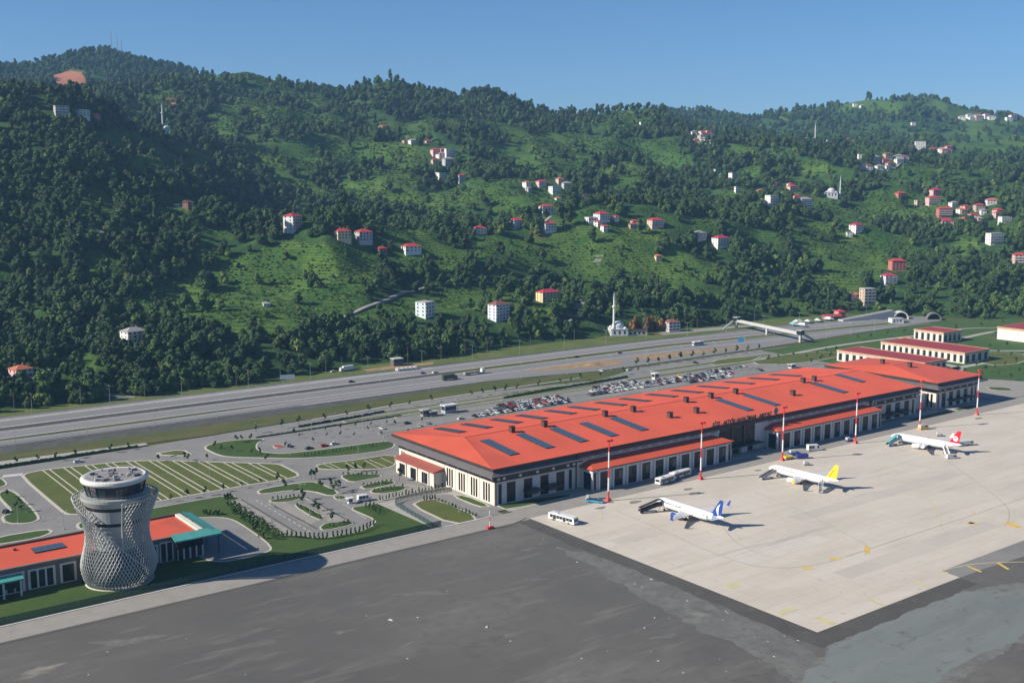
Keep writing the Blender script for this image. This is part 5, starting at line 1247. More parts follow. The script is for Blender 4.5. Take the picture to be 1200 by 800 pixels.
bus('white coach on the distant stretch of the motorway', hwy(818,404.5), R(178), 12, 2.5, 3.3, cname='coach_white')
box_truck('white lorry parked on the earth yard beside the motorway', hwy(406,434.5), R(183), 11, 2.6, 3.8, (.66,.66,.65), (.68,.68,.67), 'yard_lorry')
car(*G(391,436), R(0), 'white', 'white car parked left of the lorry on the earth yard', None, .08)
for k in range(5):
    x, y = G(466+k*5, 434.5-k*.5); minibus('white service van, number %s of five in the row by the roadside kiosk'%['one','two','three','four','five'][k], (x,y,.08), R(80), 5.2, 2.0, 2.2, cn='van_row')
# ------------------------------------------------------------------ airport service buildings at the east end
m_orange_band = mat('tan_parapet', (0.50,0.32,0.20), .7, .08, .3)
m_dkred = mat('dark_red_roof', (0.30,0.04,0.04), .6, .08, .2)
def service_building(name, label, x0, x1, y0, y1, h, nwin_w, nwin_s, roof=True):
    t = thing(name, label, 'building', ((x0+x1)/2,(y0+y1)/2,0))
    MB().box(x0, x1, y0, y1, 0, h-1.4).build('wall', m_cream, t)
    MB().box(x0-.35, x1+.35, y0-.35, y1+.35, h-1.4, h-.25).build('parapet', m_orange_band, t)
    if roof: MB().box(x0+.5, x1-.5, y0+.5, y1-.5, h-.4, h-.1).build('roof', m_dkred, t)
    MB().box(x0-.5, x1+.5, y0-.5, y0+.2, h-.25, h+.05).box(x0-.5, x0+.2, y0+.2, y1+.5, h-.25, h+.05).box(x1-.2, x1+.5, y0+.2, y1+.5, h-.25, h+.05).box(x0+.2, x1-.2, y1-.2, y1+.5, h-.25, h+.05).build('coping', m_orange_band, t)
    for k in range(nwin_w):
        y = y0+(y1-y0)*(k+.5)/nwin_w; w = (y1-y0)/nwin_w*.22; MB().box(x0-.08, x0-.01, y-w, y+w, .8, h-2.2).build('window', m_glass_b, t)
        MB().box(x0-.25, x0-.01, y+w+.3, y+w+.3+w, 0, h-1.4).build('pilaster', m_frame, t)
    for k in range(nwin_s):
        x = x0+(x1-x0)*(k+.5)/nwin_s; w = (x1-x0)/nwin_s*.25; MB().box(x-w, x+w, y0-.08, y0-.01, .8, h-2.2).build('window', m_glass_b, t)
        MB().box(x-w*1.9, x-w*1.3, y0-.2, y0-.01, 0, h-1.4).build('pilaster', m_panel, t)
    return t
service_building('service_building', 'long low service building with dark red roof nearest behind the east wing', 707, 735, 447, 522, 8.5, 12, 4)
service_building('service_building', 'long low service building with a row of tall windows, second behind the east wing', 772, 806, 455, 528, 8.5, 14, 4)
service_building('service_building', 'small tan box building with flat roof beyond the two long ones', 856, 884, 525, 553, 9, 5, 4)
t = service_building('fire_station', 'cream garage building with big white doors at the right edge', 915, 975, 470, 510, 11, 0, 6)
for k in range(4): MB().box(914.85, 914.97, 472.5+k*9.5, 480+k*9.5, .1, 8.2).build('garage_door', m_awhite, t)
t = thing('plant_house', 'small pinkish plant house between the long service building and the small box', 'building', (826,541,0)); MB().box(822,830,537,545,0,5).build('wall', m_cream, t); MB().box(821.5,830.5,536.5,545.5,5,5.5).build('roof', m_orange_band, t); MB().box(821.9,821.98,539,541,.2,2.6).build('door', m_brown, t)

# ------------------------------------------------------------------ footbridge over the motorway
fb = thing('footbridge', 'grey covered footbridge crossing the motorway with stair towers at both ends', 'footbridge', (775,645,0))
fa_, fb_ = Vector((786,694,0)), Vector((762,601,0)); dv = (fb_-fa_).normalized(); nv = Vector((dv.y,-dv.x,0))
m_fb = mat('footbridge_metal', (0.42,0.43,0.43), .6, .08, .4)
def bar(mb, a, b, w, z0_, z1_):
    d = (b-a).normalized(); n = Vector((d.y,-d.x,0))*w/2
    mb._add([a+n+Vector((0,0,z0_)),b+n+Vector((0,0,z0_)),b-n+Vector((0,0,z0_)),a-n+Vector((0,0,z0_)),a+n+Vector((0,0,z1_)),b+n+Vector((0,0,z1_)),b-n+Vector((0,0,z1_)),a-n+Vector((0,0,z1_))],[(0,1,2,3),(4,5,6,7),(0,1,5,4),(1,2,6,5),(2,3,7,6),(3,0,4,7)]); return mb
bar(MB(), fa_, fb_, 3.4, 6.3, 7.0).build('deck', m_fb, fb)
for s in (-1,1): bar(MB(), fa_+nv*1.6*s, fb_+nv*1.6*s, .12, 7.0, 8.4).build('railing', m_fb, fb)
for t_ in (0,.5,1):
    p = fa_.lerp(fb_, t_); MB().box(p.x-.9,p.x+.9,p.y-.9,p.y+.9,0,6.3).build('pier', m_fb, fb)
for p, s in ((fa_,-1),(fb_,1)):
    MB().box(p.x-2.4,p.x+2.4,p.y-2.4+1.8*0,p.y+2.4,7.0,10.2).build('lift_head', m_glass_b, fb); MB().box(p.x-2.7,p.x+2.7,p.y-2.7,p.y+2.7,10.2,10.6).build('lift_roof', m_fb, fb)
    d = Vector((1,-.05,0))*s
    for k in range(22):
        q = p+d*(2.4+k*.62)+dv*s*2.0; MB().box(q.x-.32,q.x+.32,q.y-1.2,q.y+1.2,6.7-k*.3,6.95-k*.3).build('stair_tread', m_fb, fb)
    a = p+d*2.2+dv*s*2.0; b = p+d*15.8+dv*s*2.0
    for o in (-1.25,1.25):
        v = [Vector((a.x,a.y+o,6.4)),Vector((b.x,b.y+o,0)),Vector((b.x,b.y+o,1.1)),Vector((a.x,a.y+o,8.0))]; MB().quad(*v).build('stair_side', m_fb, fb)

# ------------------------------------------------------------------ tunnel mouths and retaining walls
m_tun = mat('tunnel_concrete', (0.50,0.49,0.46), .8, .08, .3)
def tunnel(label, c, rz, r, ring_m):
    t = thing('tunnel_portal', label, 'tunnel', (c[0],c[1],0), rz); n = 18
    o = []; i_ = []
    for k in range(n+1):
        a = math.pi*k/n; o.append((r*math.cos(a), r*math.sin(a))); i_.append(((r-1.0)*math.cos(a),(r-1.0)*math.sin(a)))
    mb = MB(); rings = []
    mb.loft([[(x,0,z) for x,z in o]+[(x,0,z) for x,z in i_[::-1]],[(x,9,z) for x,z in o]+[(x,9,z) for x,z in i_[::-1]]], cap=False)
    for k in range(n): mb.quad((*[o[k][0]],0,o[k][1]),(o[k+1][0],0,o[k+1][1]),(i_[k+1][0],0,i_[k+1][1]),(i_[k][0],0,i_[k][1]))
    mb.build('portal_ring', ring_m, t, loc=(0,0,0))
    b = MB(); b.quad(*[(x,6,z) for x,z in i_]); b.build('tunnel_dark', mat('tunnel_black',(.008,.008,.008),.9,.1,1), t, loc=(0,0,0))
    return t
fx, fy = G(1058,375); tunnel('white arched tunnel mouth at the end of the motorway', (fx+6,fy+6), R(-45), 7.5, m_frame)
fx2, fy2 = G(1097,376); tunnel('dark arched tunnel mouth right of the white one', (fx2+6,fy2+6), R(-50), 7.0, mat('portal_dark_concrete', (0.15,0.15,0.145), .8, .1, .3))
x, y = G(1050,378); t = thing('tunnel_control_house', 'small white flat house in front of the white tunnel arch', 'building', (x,y,0), R(-30))
MB().box(-6,6,-4,4,0,4.2).build('wall', m_awhite, t, loc=(0,0,0)); MB().box(-6.3,6.3,-4.3,4.3,4.2,4.6).build('roof', m_panel, t, loc=(0,0,0))
for k in range(3): MB().box(-4.5+k*3.2,-3+k*3.2,-4.06,-4.01,1.2,3).build('window', m_glass, t, loc=(0,0,0))
rp_ = [(880,677),(915,672),(950,665),(985,664)]; 
t = thing('ramp_road', 'sloping concrete ramp road rising to the right above the motorway', 'ramp', (930,670,0))
a0 = G(985,376); a1 = G(1045,366,6); a0 = Vector((*a0,0)); a1 = Vector((*a1,0)); n_ = Vector(((a1-a0).y,-(a1-a0).x,0)).normalized()*4
mb = MB(); v = []
for s in (1,-1):
    v += [a0+n_*s+Vector((0,0,-.2)), a1+n_*s+Vector((0,0,-.2)), a1+n_*s+Vector((0,0,8.5)), a0+n_*s+Vector((0,0,1.2))]
mb._add(v, [(0,1,2,3),(4,7,6,5),(3,2,6,7),(0,3,7,4),(1,5,6,2)]); mb.build('ramp_wall', m_tun, t)
mb = MB(); mb._add([a0+n_+Vector((0,0,1.25)),a1+n_+Vector((0,0,8.55)),a1-n_+Vector((0,0,8.55)),a0-n_+Vector((0,0,1.25))],[(0,1,2,3)]); mb.build('ramp_surface', m_pave, t)

# ------------------------------------------------------------------ lamp posts, poles, signs, booths
m_pole = mat('pole_galvanised', (0.36,0.37,0.36), .5, .08, .6, metal=.3)
def lamp_mesh(h, arms):
    mb = MB(); mb.tube((0,0,0),(0,0,h),.14,.08,n=6)
    for s in ((1,-1) if arms == 2 else (1,)):
        mb.tube((0,0,h-.1),(0,s*2.2,h+.25),.07,.05,n=5); mb.box(-.22,.22,s*2.2-(.6 if s<0 else 0),s*2.2+(.6 if s>0 else 0),h+.17,h+.33)
    mb.box(-.3,.3,-.3,.3,0,.25)
    return mb.mesh('street_lamp', m_pole)
lm1, lm2, lm3 = lamp_mesh(10.5,1), lamp_mesh(11.5,2), lamp_mesh(7,2)
for k in range(24):
    x = 60+k*37; f = (lambda q: float(np.interp(q,[p[0] for p in near],[p[1] for p in near]))-1.2)
    if x < 960: tag(obj('street_lamp', lm1, None, (x, f(x), 0), R(0)), 'slim single-arm street lamp on the airport side of the motorway', 'street lamp', 'lamps along the near side of the motorway')
for k in range(20):
    x = 70+k*46; f = yline(693); tag(obj('street_lamp', lm2, None, (x, f(x), 0), 0), 'double-arm street lamp on the hill side of the motorway', 'street lamp', 'lamps along the hill side of the motorway')
for px, py in [(7,613.5),(21,612),(31,600),(75,620),(352,585),(398,584),(368,561),(363,604),(246,566),(297,562),(340,534),(420,530),(302,512),(365,505),(425,497),(480,489),(390,499),(450,512),(530,567),(538,600),(497,575),(446,574),(290,596),(318,611)]:
    x, y = G(px, py); tag(obj('street_lamp', lm3, None, (x,y,.05), R(rnd.uniform(0,180))), 'short double-arm lamp post on the landside roads and car parks', 'street lamp', 'car park lamp posts')
up = MB(); up.tube((0,0,0),(0,0,13),.2,.12,n=6); up.box(-1.1,1.1,-.08,.08,12,12.2); up.box(-.8,.8,-.08,.08,11,11.15); um = up.mesh('utility_pole', mat('pole_wood',(.16,.14,.12),.9,.15,.8))
for px, py in [(17,484),(99,478),(172,468),(277,454),(332,449),(382,437),(403,440),(478,426),(517,424),(571,419),(627,414),(673,404),(817,388),(884,378),(963,371),(545,417),(860,384),(1024,372)]:
    x, y = G(px, py); y = max(y, 696); tag(obj('utility_pole', um, None, (x, y, 0), R(rnd.uniform(-15,15))), 'tall wooden utility pole at the wood edge behind the motorway', 'utility pole', 'utility poles at the foot of the hill')
t = thing('road_sign', 'white motorway direction sign on two posts at the wood edge', 'sign', (*G(337,450),0), R(-15))
for s in (-3,3): MB().tube((s,0,0),(s,0,6.5),.12,n=6).build('post', m_pole, t, loc=(0,0,0))
MB().box(-5,5,-.2,-.1,3.6,6.6).build('panel', m_mw, t, loc=(0,0,0))
for px, py, lb in [(868,404,'blue road sign beside the slip road near the footbridge')]:
    t = thing('road_sign', lb, 'sign', (*G(px,py),0), R(-35)); MB().box(-2.4,2.4,-.08,.08,2.2,6.2).build('panel', paint('sign_blue',(.05,.30,.55)), t, loc=(0,0,0)); MB().tube((0,.15,0),(0,.15,6),.12,n=6).build('post', m_pole, t, loc=(0,0,0))
def booth(label, px, py, w, d, h, wc, rc2, cn, rz=0):
    t = thing('gate_booth', label, 'booth', (*G(px,py),0), rz); m = paint(cn, wc)
    MB().box(-w/2,w/2,-d/2,d/2,0,h*.35).build('lower_wall', m, t, loc=(0,0,0)); MB().box(-w/2+.05,w/2-.05,-d/2+.05,d/2-.05,h*.35,h*.8).build('glazing', m_vglass, t, loc=(0,0,0)); MB().box(-w/2,w/2,-d/2,d/2,h*.8,h*.88).build('upper_wall', m, t, loc=(0,0,0))
    MB().box(-w/2-.7,w/2+.7,-d/2-.7,d/2+.7,h*.88,h).build('roof', paint(cn+'_roof', rc2), t, loc=(0,0,0)); 
    for s in (-1,1):
        for s2 in (-1,1): MB().box(s*w/2-.1,s*w/2+.1,s2*d/2-.1,s2*d/2+.1,h*.35,h*.8).build('corner_post', m, t, loc=(0,0,0))
booth('grey gate booth at the car park entrance', 497.5, 487.5, 4, 3, 4.2, (.30,.29,.28), (.40,.40,.39), 'booth_grey')
booth('white and blue gate booth with wide roof beside the grey one', 526, 483, 8, 4, 5, (.35,.42,.52), (.66,.68,.70), 'booth_blue')
booth('low grey kiosk left of the white and blue booth', 507, 487, 4.5, 3, 3, (.34,.34,.32), (.42,.42,.40), 'booth_low')
booth('small pale booth with two white posts beside the yellow car', 768, 444, 4, 3, 4.4, (.60,.60,.58), (.66,.66,.64), 'booth_pale')
booth('tiny grey booth by the far side of the car park, left of the footbridge', 928, 431, 5, 3, 3, (.52,.51,.48), (.58,.57,.54), 'booth_tiny')
booth('white guard booth at the gate beside the white van', 410, 589.5, 1.8, 1.6, 2.6, (.56,.57,.57), (.6,.6,.6), 'booth_guard')
for i, (px, py) in enumerate([(517,484),(536,482)]):
    t = thing('flag_pole', ['tall white pole left of the blue booth','tall white pole right of the blue booth'][i], 'pole', (*G(px,py),0)); MB().tube((0,0,0),(0,0,8),.14,.08,n=6).build('shaft', m_mw, t, loc=(0,0,0)); MB().box(-.9,.9,-.06,.06,6.8,7.8).build('sign_plate', m_mw, t, loc=(0,0,0))
# flower bed in the car park
MB().prism(smooth_poly(PX([(319,522),(330,520.5),(334,523.5),(322,525.5)]),1), 0, .3).build('kerb', m_kerb)['kind'] = 'structure'
MB().sheet(smooth_poly(PX([(320,522),(329.5,521),(333,523.5),(322.5,525)]),1), .33).build('flower_bed', mat('red_flowers',(.32,.045,.035),.9,.3,1.2))['kind'] = 'structure'
# roadside kiosk and tents below the wood
t = thing('roadside_kiosk', 'grey two storey kiosk at the wood edge behind the service vans', 'building', (*G(465,428),0), R(-5))
MB().box(-4,4,-3,3,0,5.2).build('wall', m_skirt, t, loc=(0,0,0)); MB().box(-4.3,4.3,-3.3,3.3,5.2,5.6).build('roof', m_panel, t, loc=(0,0,0))
for k in range(3): MB().box(-3.4+k*2.4,-1.8+k*2.4,-3.06,-3.01,3,4.6).build('window', m_glass, t, loc=(0,0,0))
for i, (px, py, c) in enumerate([(935,379,(.62,.66,.66)),(947,378.5,(.7,.7,.7)),(958,377.5,(.66,.67,.68)),(930,382,(.25,.5,.5)),(971,376,(.68,.68,.68)),(940,383,(.55,.6,.6))]):
    t = thing('market_tent', ['pale green tent left of','white tent second in','grey white tent in the middle of','teal tent in front of','white tent at the right end of','low pale tent in front of'][i]+' the roadside stall row by the ramp', 'tent', (*G(px,py),0), R(i*20), 'roadside tents')
    w = 4.5; MB()._add([(-w,-3,2.2),(w,-3,2.2),(w,3,2.2),(-w,3,2.2),(-w*.6,0,4.2),(w*.6,0,4.2)],[(0,1,5,4),(2,3,4,5),(0,4,3),(1,2,5)]).build('tent_roof', paint('tent_%d'%i, c), t, loc=(0,0,0))
    for x in (-w+.1,w-.1):
        for y in (-2.9,2.9): MB().tube((x,y,0),(x,y,2.25),.06,n=5).build('tent_pole', m_pole, t, loc=(0,0,0))
t = thing('market_shed', 'long shed with red roof beside the ramp road', 'building', (*G(975,374),0), R(-20)); MB().box(-9,9,-4,4,0,3.4).build('wall', m_taupe, t, loc=(0,0,0)); MB()._add([(-9.6,-4.6,3.4),(9.6,-4.6,3.4),(9.6,4.6,3.4),(-9.6,4.6,3.4),(-9.6,0,5.2),(9.6,0,5.2)],[(0,1,5,4),(2,3,4,5),(0,4,3),(1,2,5)]).build('roof', mat('shed_red',(.42,.05,.05),.7,.1,.3), t, loc=(0,0,0)); MB().box(-7,-4,-4.06,-4.01,.2,2.6).build('door', m_brown, t, loc=(0,0,0))
t = thing('market_shed', 'taller pink house end beside the red roofed shed', 'building', (*G(984,372.5),0), R(-20)); MB().box(-4,4,-4,4,0,7).build('wall', mat('pink_wall',(.55,.22,.22),.8,.1,.3), t, loc=(0,0,0)); MB()._add([(-4.5,-4.5,7),(4.5,-4.5,7),(4.5,4.5,7),(-4.5,4.5,7),(0,0,9)],[(0,1,4),(1,2,4),(2,3,4),(3,0,4)]).build('roof', mat('shed_red',(.42,.05,.05)), t, loc=(0,0,0)); MB().box(-1,1,-4.06,-4.01,3.6,5.2).build('window', m_glass, t, loc=(0,0,0))
# ------------------------------------------------------------------ houses and mosques on the hillside
WALLC = {'white':(.72,.71,.68),'pink':(.62,.42,.40),'cream':(.66,.55,.36),'yellow':(.66,.53,.30),'brick':(.26,.14,.10),'grey':(.42,.42,.42),'blue':(.58,.63,.70),'tan':(.48,.38,.30),'red':(.48,.16,.14),'cyan':(.60,.67,.69)}
ROOFC = {'red':(.42,.045,.045),'crimson':(.40,.03,.07),'orange':(.48,.14,.07),'brown':(.22,.08,.06),'grey':(.30,.29,.28),'flat':(.40,.39,.37)}
WM = {k: mat('house_wall_'+k, v, .8, .08, .35) for k, v in WALLC.items()}; RM = {k: mat('house_roof_'+k, v, .75, .14, .5) for k, v in ROOFC.items()}
m_hwin = mat('house_window', (0.03,0.035,0.042), .2, .3, .8); m_slab = mat('balcony_slab', (0.60,0.58,0.55), .8, .06, .4)
_unit = MB().box(-.5,.5,-.06,.0,-.5,.5).mesh('window', m_hwin)
HOUSES = []
def house(px, py, wpx, hpx, wall, roof, label, rot=None, extra=None, group=None):
    c, D = on_hill(px, py)
    if c is None: print('no ground for', label); return
    s = D/F_PX; W = max(5, wpx*s*.76); Hh = max(3.0, hpx*s*.80); dep = max(5, min(W*.85, 11))
    rot = R((rot if rot is not None else 0)+rnd.uniform(5,28)) - math.atan2(c.x, c.y)*1.0
    t = thing('house', label, 'house', (c.x, c.y, c.z-(.4 if wpx >= 18 else 1.2)), rot, group)
    HOUSES.append((c.x, c.y, W, px, py, wpx, hpx))
    fl = max(1, int(round(Hh/3.1))); rh = 0 if roof == 'flat' else min(2.2, W*.15); wh = Hh-rh*.8; f = wh/fl
    MB().box(-W/2,W/2,-dep/2,dep/2,-5.0,wh).build('wall', WM[wall], t, loc=(0,0,0))
    o = .7
    if roof == 'flat':
        MB().box(-W/2-.2,W/2+.2,-dep/2-.2,dep/2+.2,wh,wh+.5).build('roof', RM['flat'], t, loc=(0,0,0))
    else:
        q = max(.1, (W-dep)/2+.1) if W > dep else .1; g = extra == 'gable'
        a = W/2+o if g else q
        r_ = MB()._add([(-W/2-o,-dep/2-o,wh),(W/2+o,-dep/2-o,wh),(W/2+o,dep/2+o,wh),(-W/2-o,dep/2+o,wh),(-a,0,wh+rh+.6),(a,0,wh+rh+.6)],[(0,1,5,4),(2,3,4,5),(0,4,3),(1,2,5),(3,2,1,0)]).build('roof', RM[roof], t, loc=(0,0,0))
        if wpx > 13: MB().box(W*.2-.4,W*.2+.4,.5,1.3,wh+.4,wh+rh+1.6).build('chimney', WM['brick'], r_, loc=(0,0,0))
    if extra == 'balcony' or (wpx >= 14 and extra is None and fl > 1):
        for k in range(1, fl): 
            b = MB().box(-W/2-.05,W/2+.05,-dep/2-1.3,-dep/2-.02,k*f-.15,k*f+.1).build('balcony', m_slab, t, loc=(0,0,0))
            MB().box(-W/2,W/2,-dep/2-1.3,-dep/2-1.2,k*f+.1,k*f+.95).build('parapet', WM['pink'] if wall == 'white' and extra == 'balcony' else m_slab, b, loc=(0,0,0))
    nx = max(2, int(W/3.4)) if wpx >= 11 else 2; ny = 2 if wpx >= 11 else 1
    for k in range(fl):
        zc_ = k*f+f*.55
        for i in range(nx):
            x = -W/2+W*(i+.5)/nx; obj('window', _unit, t, (x,-dep/2-.01,zc_), 0, (min(2.4,W/nx*rnd.choice([.4,.55,.68])),1,f*rnd.choice([.36,.42,.5])))
        for i in range(ny):
            y = -dep/2+dep*(i+.5)/ny; obj('window', _unit, t, (-W/2-.01,y,zc_), R(-90), (min(1.4,dep/ny*.4),1,f*.42)); 
            if wpx >= 11: obj('window', _unit, t, (W/2+.01,y,zc_), R(90), (min(1.4,dep/ny*.4),1,f*.42))
    return t
HL = [
 (157,404,31,24,'white','grey','white block of flats with pink balconies alone on the slope above the motorway',20,'balcony'),
 (25,447,25,22,'pink','orange','pink house with salmon roof at the left edge by the motorway',15,None),
 (53,440,11,8,'white','flat','small white hut right of the pink house at the left edge',10,'x'),
 (220,245,11,12,'brick','brown','brown brick gabled house in the tea clearing on the left slope',40,'gable'),
 (208,243,8,6,'white','flat','small white ruin beside the brown brick house',10,'x'),
 (305,258,23,15,'white','orange','white house with orange roof left of the tall balconied block',25,None),
 (343,270,24,23,'white','red','tall white block with balconies on every floor and red roof, above the tea field',30,'balcony'),
 (401,281,22,14,'cream','red','cream house at the left end of the long red roof row',10,'x'),
 (426,282,22,16,'grey','red','grey house at the right end of the long red roof row',10,'x'),
 (447,297,14,10,'brick','red','small red roofed house half hidden left of the long one below the row',15,'x'),
 (482,296,26,11,'white','red','long house with bright red roof under the trees, right of the small one',5,'x'),
 (498,371,23,21,'cyan','flat','white and pale blue four storey flats with flat roof above the dark wood',30,'balcony'),
 (584,374,27,26,'blue','brown','white four storey block with brown roof left of the yellow villa',30,'balcony'),  # white block; its bluish wall tint stands in for shade on the sides
 (642,353,33,17,'yellow','crimson','yellow villa with broad dark red hipped roof on a terrace',25,'x'),
 (562,274,17,12,'white','red','white two storey house with red roof at the left of the mid slope hamlet',15,None),
 (605,267,19,14,'blue','red','pale blue house with red roof above the bright tea knoll',20,None),
 (643,271,19,14,'blue','red','blue house with deep red roof at the foot of the pale track',20,None),
 (640,251,19,14,'white','red','white and grey house with red roof at the top of the pale track',15,None),
 (617,221,10,11,'white','orange','tall narrow white house left of the upper hamlet',20,'x'),
 (634,218,13,8,'pink','red','house with wide red roof right of the tall narrow white one',10,'x'),
 (650,226,15,9,'white','flat','white flat roofed house in the upper hamlet',10,'x'),
 (664,220,13,9,'grey','grey','grey roofed house above the white flat one in the upper hamlet',10,'x'),
 (681,245,14,10,'white','brown','white house with brown roof right of the pale track',10,'x'),
 (676,237,9,8,'brick','brown','small brown roofed house behind the white one right of the track',10,'x'),
 (663,246,8,4,'white','flat','tiny white shed at the bend of the pale track',5,'x'),
 (692,259,14,6,'white','flat','low white annex in front of the blue red-roofed house',5,'x'),
 (705,258,21,12,'blue','red','long pale blue house with red roof right of the low white annex',15,None),
 (708,272,9,10,'white','red','little white gabled cottage with steep red roof',30,'gable'),
 (742,266,14,7,'tan','brown','low tan house left of the pink one on the mid slope',5,'x'),
 (768,266,21,11,'pink','red','pink house with red roof right of the low tan one',10,None),
 (771,306,9,9,'yellow','orange','tiny yellow house alone on a tea knoll',10,'x'),
 (819,279,17,10,'grey','grey','grey house left of the white one with magenta roof',15,None),
 (844,288,22,14,'white','crimson','white house with bright magenta red roof in the valley middle',15,None),
 (517,210,14,9,'white','flat','white flat roofed block at the lower left of the upper left hamlet',10,None),
 (541,214,11,12,'grey','red','red roofed house right of the flat white block in the upper left hamlet',10,'x'),
 (525,194,15,12,'grey','grey','grey balconied house in the middle of the upper left hamlet',15,None),
 (527,183,14,11,'white','flat','bright white house at the top of the upper left hamlet',10,None),
 (510,181,12,8,'pink','red','pink house left of the bright white one in the upper left hamlet',10,'x'),
 (484,169,14,8,'white','grey','white house at the left of the high ridge hamlet',10,'x'),
 (475,168,8,5,'tan','brown','small tan house left end of the high ridge hamlet',10,'x'),
 (502,168,9,5,'pink','red','small red roofed house right end of the high ridge hamlet',10,'x'),
 (450,151,13,6,'tan','red','lone red roofed house high on the wooded slope',10,'x'),
 (904,241,15,15,'white','flat','tall white balconied block above the valley wood',15,'balcony'),
 (943,242,17,13,'grey','grey','grey white block right of the tall balconied one',20,None),
 (928,225,13,10,'pink','red','pink house with red roof above the grey white block',10,'x'),
 (892,227,13,7,'tan','orange','low tan house left above the tall balconied block',10,'x'),
 (860,209,13,8,'white','flat','white house on the wooded crest left of the centre valley',10,'x'),
 (840,204,9,7,'grey','flat','grey house left of the white one on the wooded crest',10,'x'),
 (863,226,5,9,'white','flat','slim white tower house on the wooded crest',10,'x'),
 (1003,271,16,11,'white','crimson','white house with crimson roof in the tea hollow',25,None),
 (995,277,8,6,'white','flat','small white outbuilding left of the crimson roofed house',10,'x'),
 (1093,240,18,11,'pink','red','wide pinkish house below the flat white one on the right slope',10,None),
 (1096,229,14,10,'pink','crimson','pale pink house directly above the wide pinkish one',10,'x'),
 (1084,223,11,6,'white','flat','flat white house at the top of the pinkish pair',10,'x'),
 (1055,231,13,7,'red','red','low red house left of the pinkish pair',10,'x'),
 (1076,241,9,7,'tan','flat','small tan house left of the wide pinkish one',10,'x'),
 (1106,255,19,13,'red','red','red three storey house above the red roofed white one, right slope',10,None),
 (1109,266,16,11,'pink','crimson','pink house with crimson roof just below the red three storey one',10,'x'),
 (1131,266,17,13,'pink','orange','broad pink white house right of the red pair',10,None),
 (1117,241,10,6,'white','grey','small white house between the two right slope clusters',10,'x'),
 (1147,246,13,9,'tan','red','tan house with red roof in the right cluster',10,'x'),
 (1162,239,16,7,'white','orange','house with long orange roof at the top of the right cluster',10,'x'),
 (1170,251,13,8,'pink','red','pink house below the long orange roof',10,'x'),
 (1177,263,14,11,'white','flat','white cube house at the edge of the right meadow',10,None),
 (1165,286,20,14,'white','flat','white flat roofed villa on the lower right slope',15,None),
 (1194,309,16,15,'pink','red','pink white house cut by the right edge',10,None),
 (1051,316,21,15,'red','red','red house above the white red-roofed one on the low right slope',10,'x'),
 (1041,333,18,15,'white','crimson','white house with crimson roof below the red one',20,None),
 (1001,351,13,10,'pink','orange','salmon house left of the tan tower block',10,'x'),
 (1016,356,18,21,'tan','flat','tan rounded tower block of flats at the foot of the right slope',25,'balcony'),
 (787,391,19,20,'grey','brown','grey and white house with dark glazed front beside the motorway',20,'balcony'),
 (1066,179,13,10,'brick','flat','brown unfinished concrete frame house in the high village',5,'x'),
 (1078,176,14,12,'white','flat','tall white block in the high village',5,'x'),
 (1092,178,9,6,'pink','red','red roofed house first right of the tall white block',5,'x'),
 (1104,178,10,6,'white','grey','white house second right of the tall white block',5,'x'),
 (1112,179,7,5,'tan','red','small house third right of the tall white block',5,'x'),
 (1008,187,7,8,'white','flat','slim white house at the left of the high village',5,'x'),
 (1025,189,12,8,'grey','grey','grey house with wide roof in the high village',5,'x'),
 (1040,186,11,8,'tan','brown','tan house in the middle of the high village',5,'x'),
 (1053,188,11,8,'white','grey','white house on the street of the high village',5,'x'),
 (1018,200,9,7,'white','flat','white house low on the village street, left',5,'x'),
 (1030,198,10,6,'white','grey','white house low on the village street, middle',5,'x'),
 (1042,195,9,6,'tan','red','tan red roofed house low on the village street, right',5,'x'),
 (813,158,8,6,'white','grey','white house at the top left of the distant ridge village',5,'x'),
 (824,160,7,6,'pink','red','red roofed house at the top of the distant ridge village',5,'x'),
 (833,161,8,6,'white','red','white red roofed house at the top right of the distant ridge village',5,'x'),
 (810,169,9,6,'white','flat','flat white house at the lower left of the distant ridge village',5,'x'),
 (821,170,9,6,'tan','orange','tan house at the bottom of the distant ridge village',5,'x'),
 (831,169,10,6,'white','grey','white house at the lower right of the distant ridge village',5,'x'),
 (880,169,8,6,'pink','red','red roofed house left of the distant pair',5,'x'),
 (890,170,9,6,'white','flat','white house right of the distant red roofed one',5,'x'),
 (970,171,11,6,'white','brown','long white house left of the orange one near the far minaret',5,'x'),
 (991,171,13,8,'cream','orange','cream house with orange roof right of the far minaret',5,'x'),
 (940,169,7,5,'tan','red','small tan house left of the far mosque',5,'x'),
 (1002,125,6,4,'white','flat','tiny white house high on the far ridge, left of its neighbour',5,'x'),
 (1010,126,6,4,'white','grey','tiny white house high on the far ridge, right of its neighbour',5,'x'),
 (1127,140,9,5,'white','grey','first white house from the left on the right ridge meadow',5,'x'),
 (1138,141,7,4,'white','flat','second house from the left on the right ridge meadow',5,'x'),
 (1146,138,10,5,'white','red','third house from the left on the right ridge meadow',5,'x'),
 (1162,140,10,5,'white','grey','fourth house from the left on the right ridge meadow',5,'x'),
 (1182,142,9,5,'white','flat','fifth house from the left on the right ridge meadow',5,'x'),
 (1192,139,10,5,'white','red','sixth house on the right ridge meadow by the edge of the picture',5,'x'),
 (1070,147,6,4,'white','flat','lone white house on the far bluish slope',5,'x'),
 (752,147,6,4,'white','flat','lone white hut on the far meadow left of the gap',5,'x'),
 (650,137,9,4,'grey','grey','lone grey house on the central wooded ridge',5,'x'),
 (72,134,18,10,'grey','flat','grey flats on the far left ridge',5,None),
 (97,136,15,9,'white','flat','white flats right of the grey ones on the far left ridge',5,None),
 (112,138,10,6,'red','red','red roofed house right of the white flats on the far left ridge',5,'x'),
 (312,358,10,6,'blue','grey','pale blue hut among bushes in the big tea field',5,'x'),
]
for r_ in HL: house(*r_)
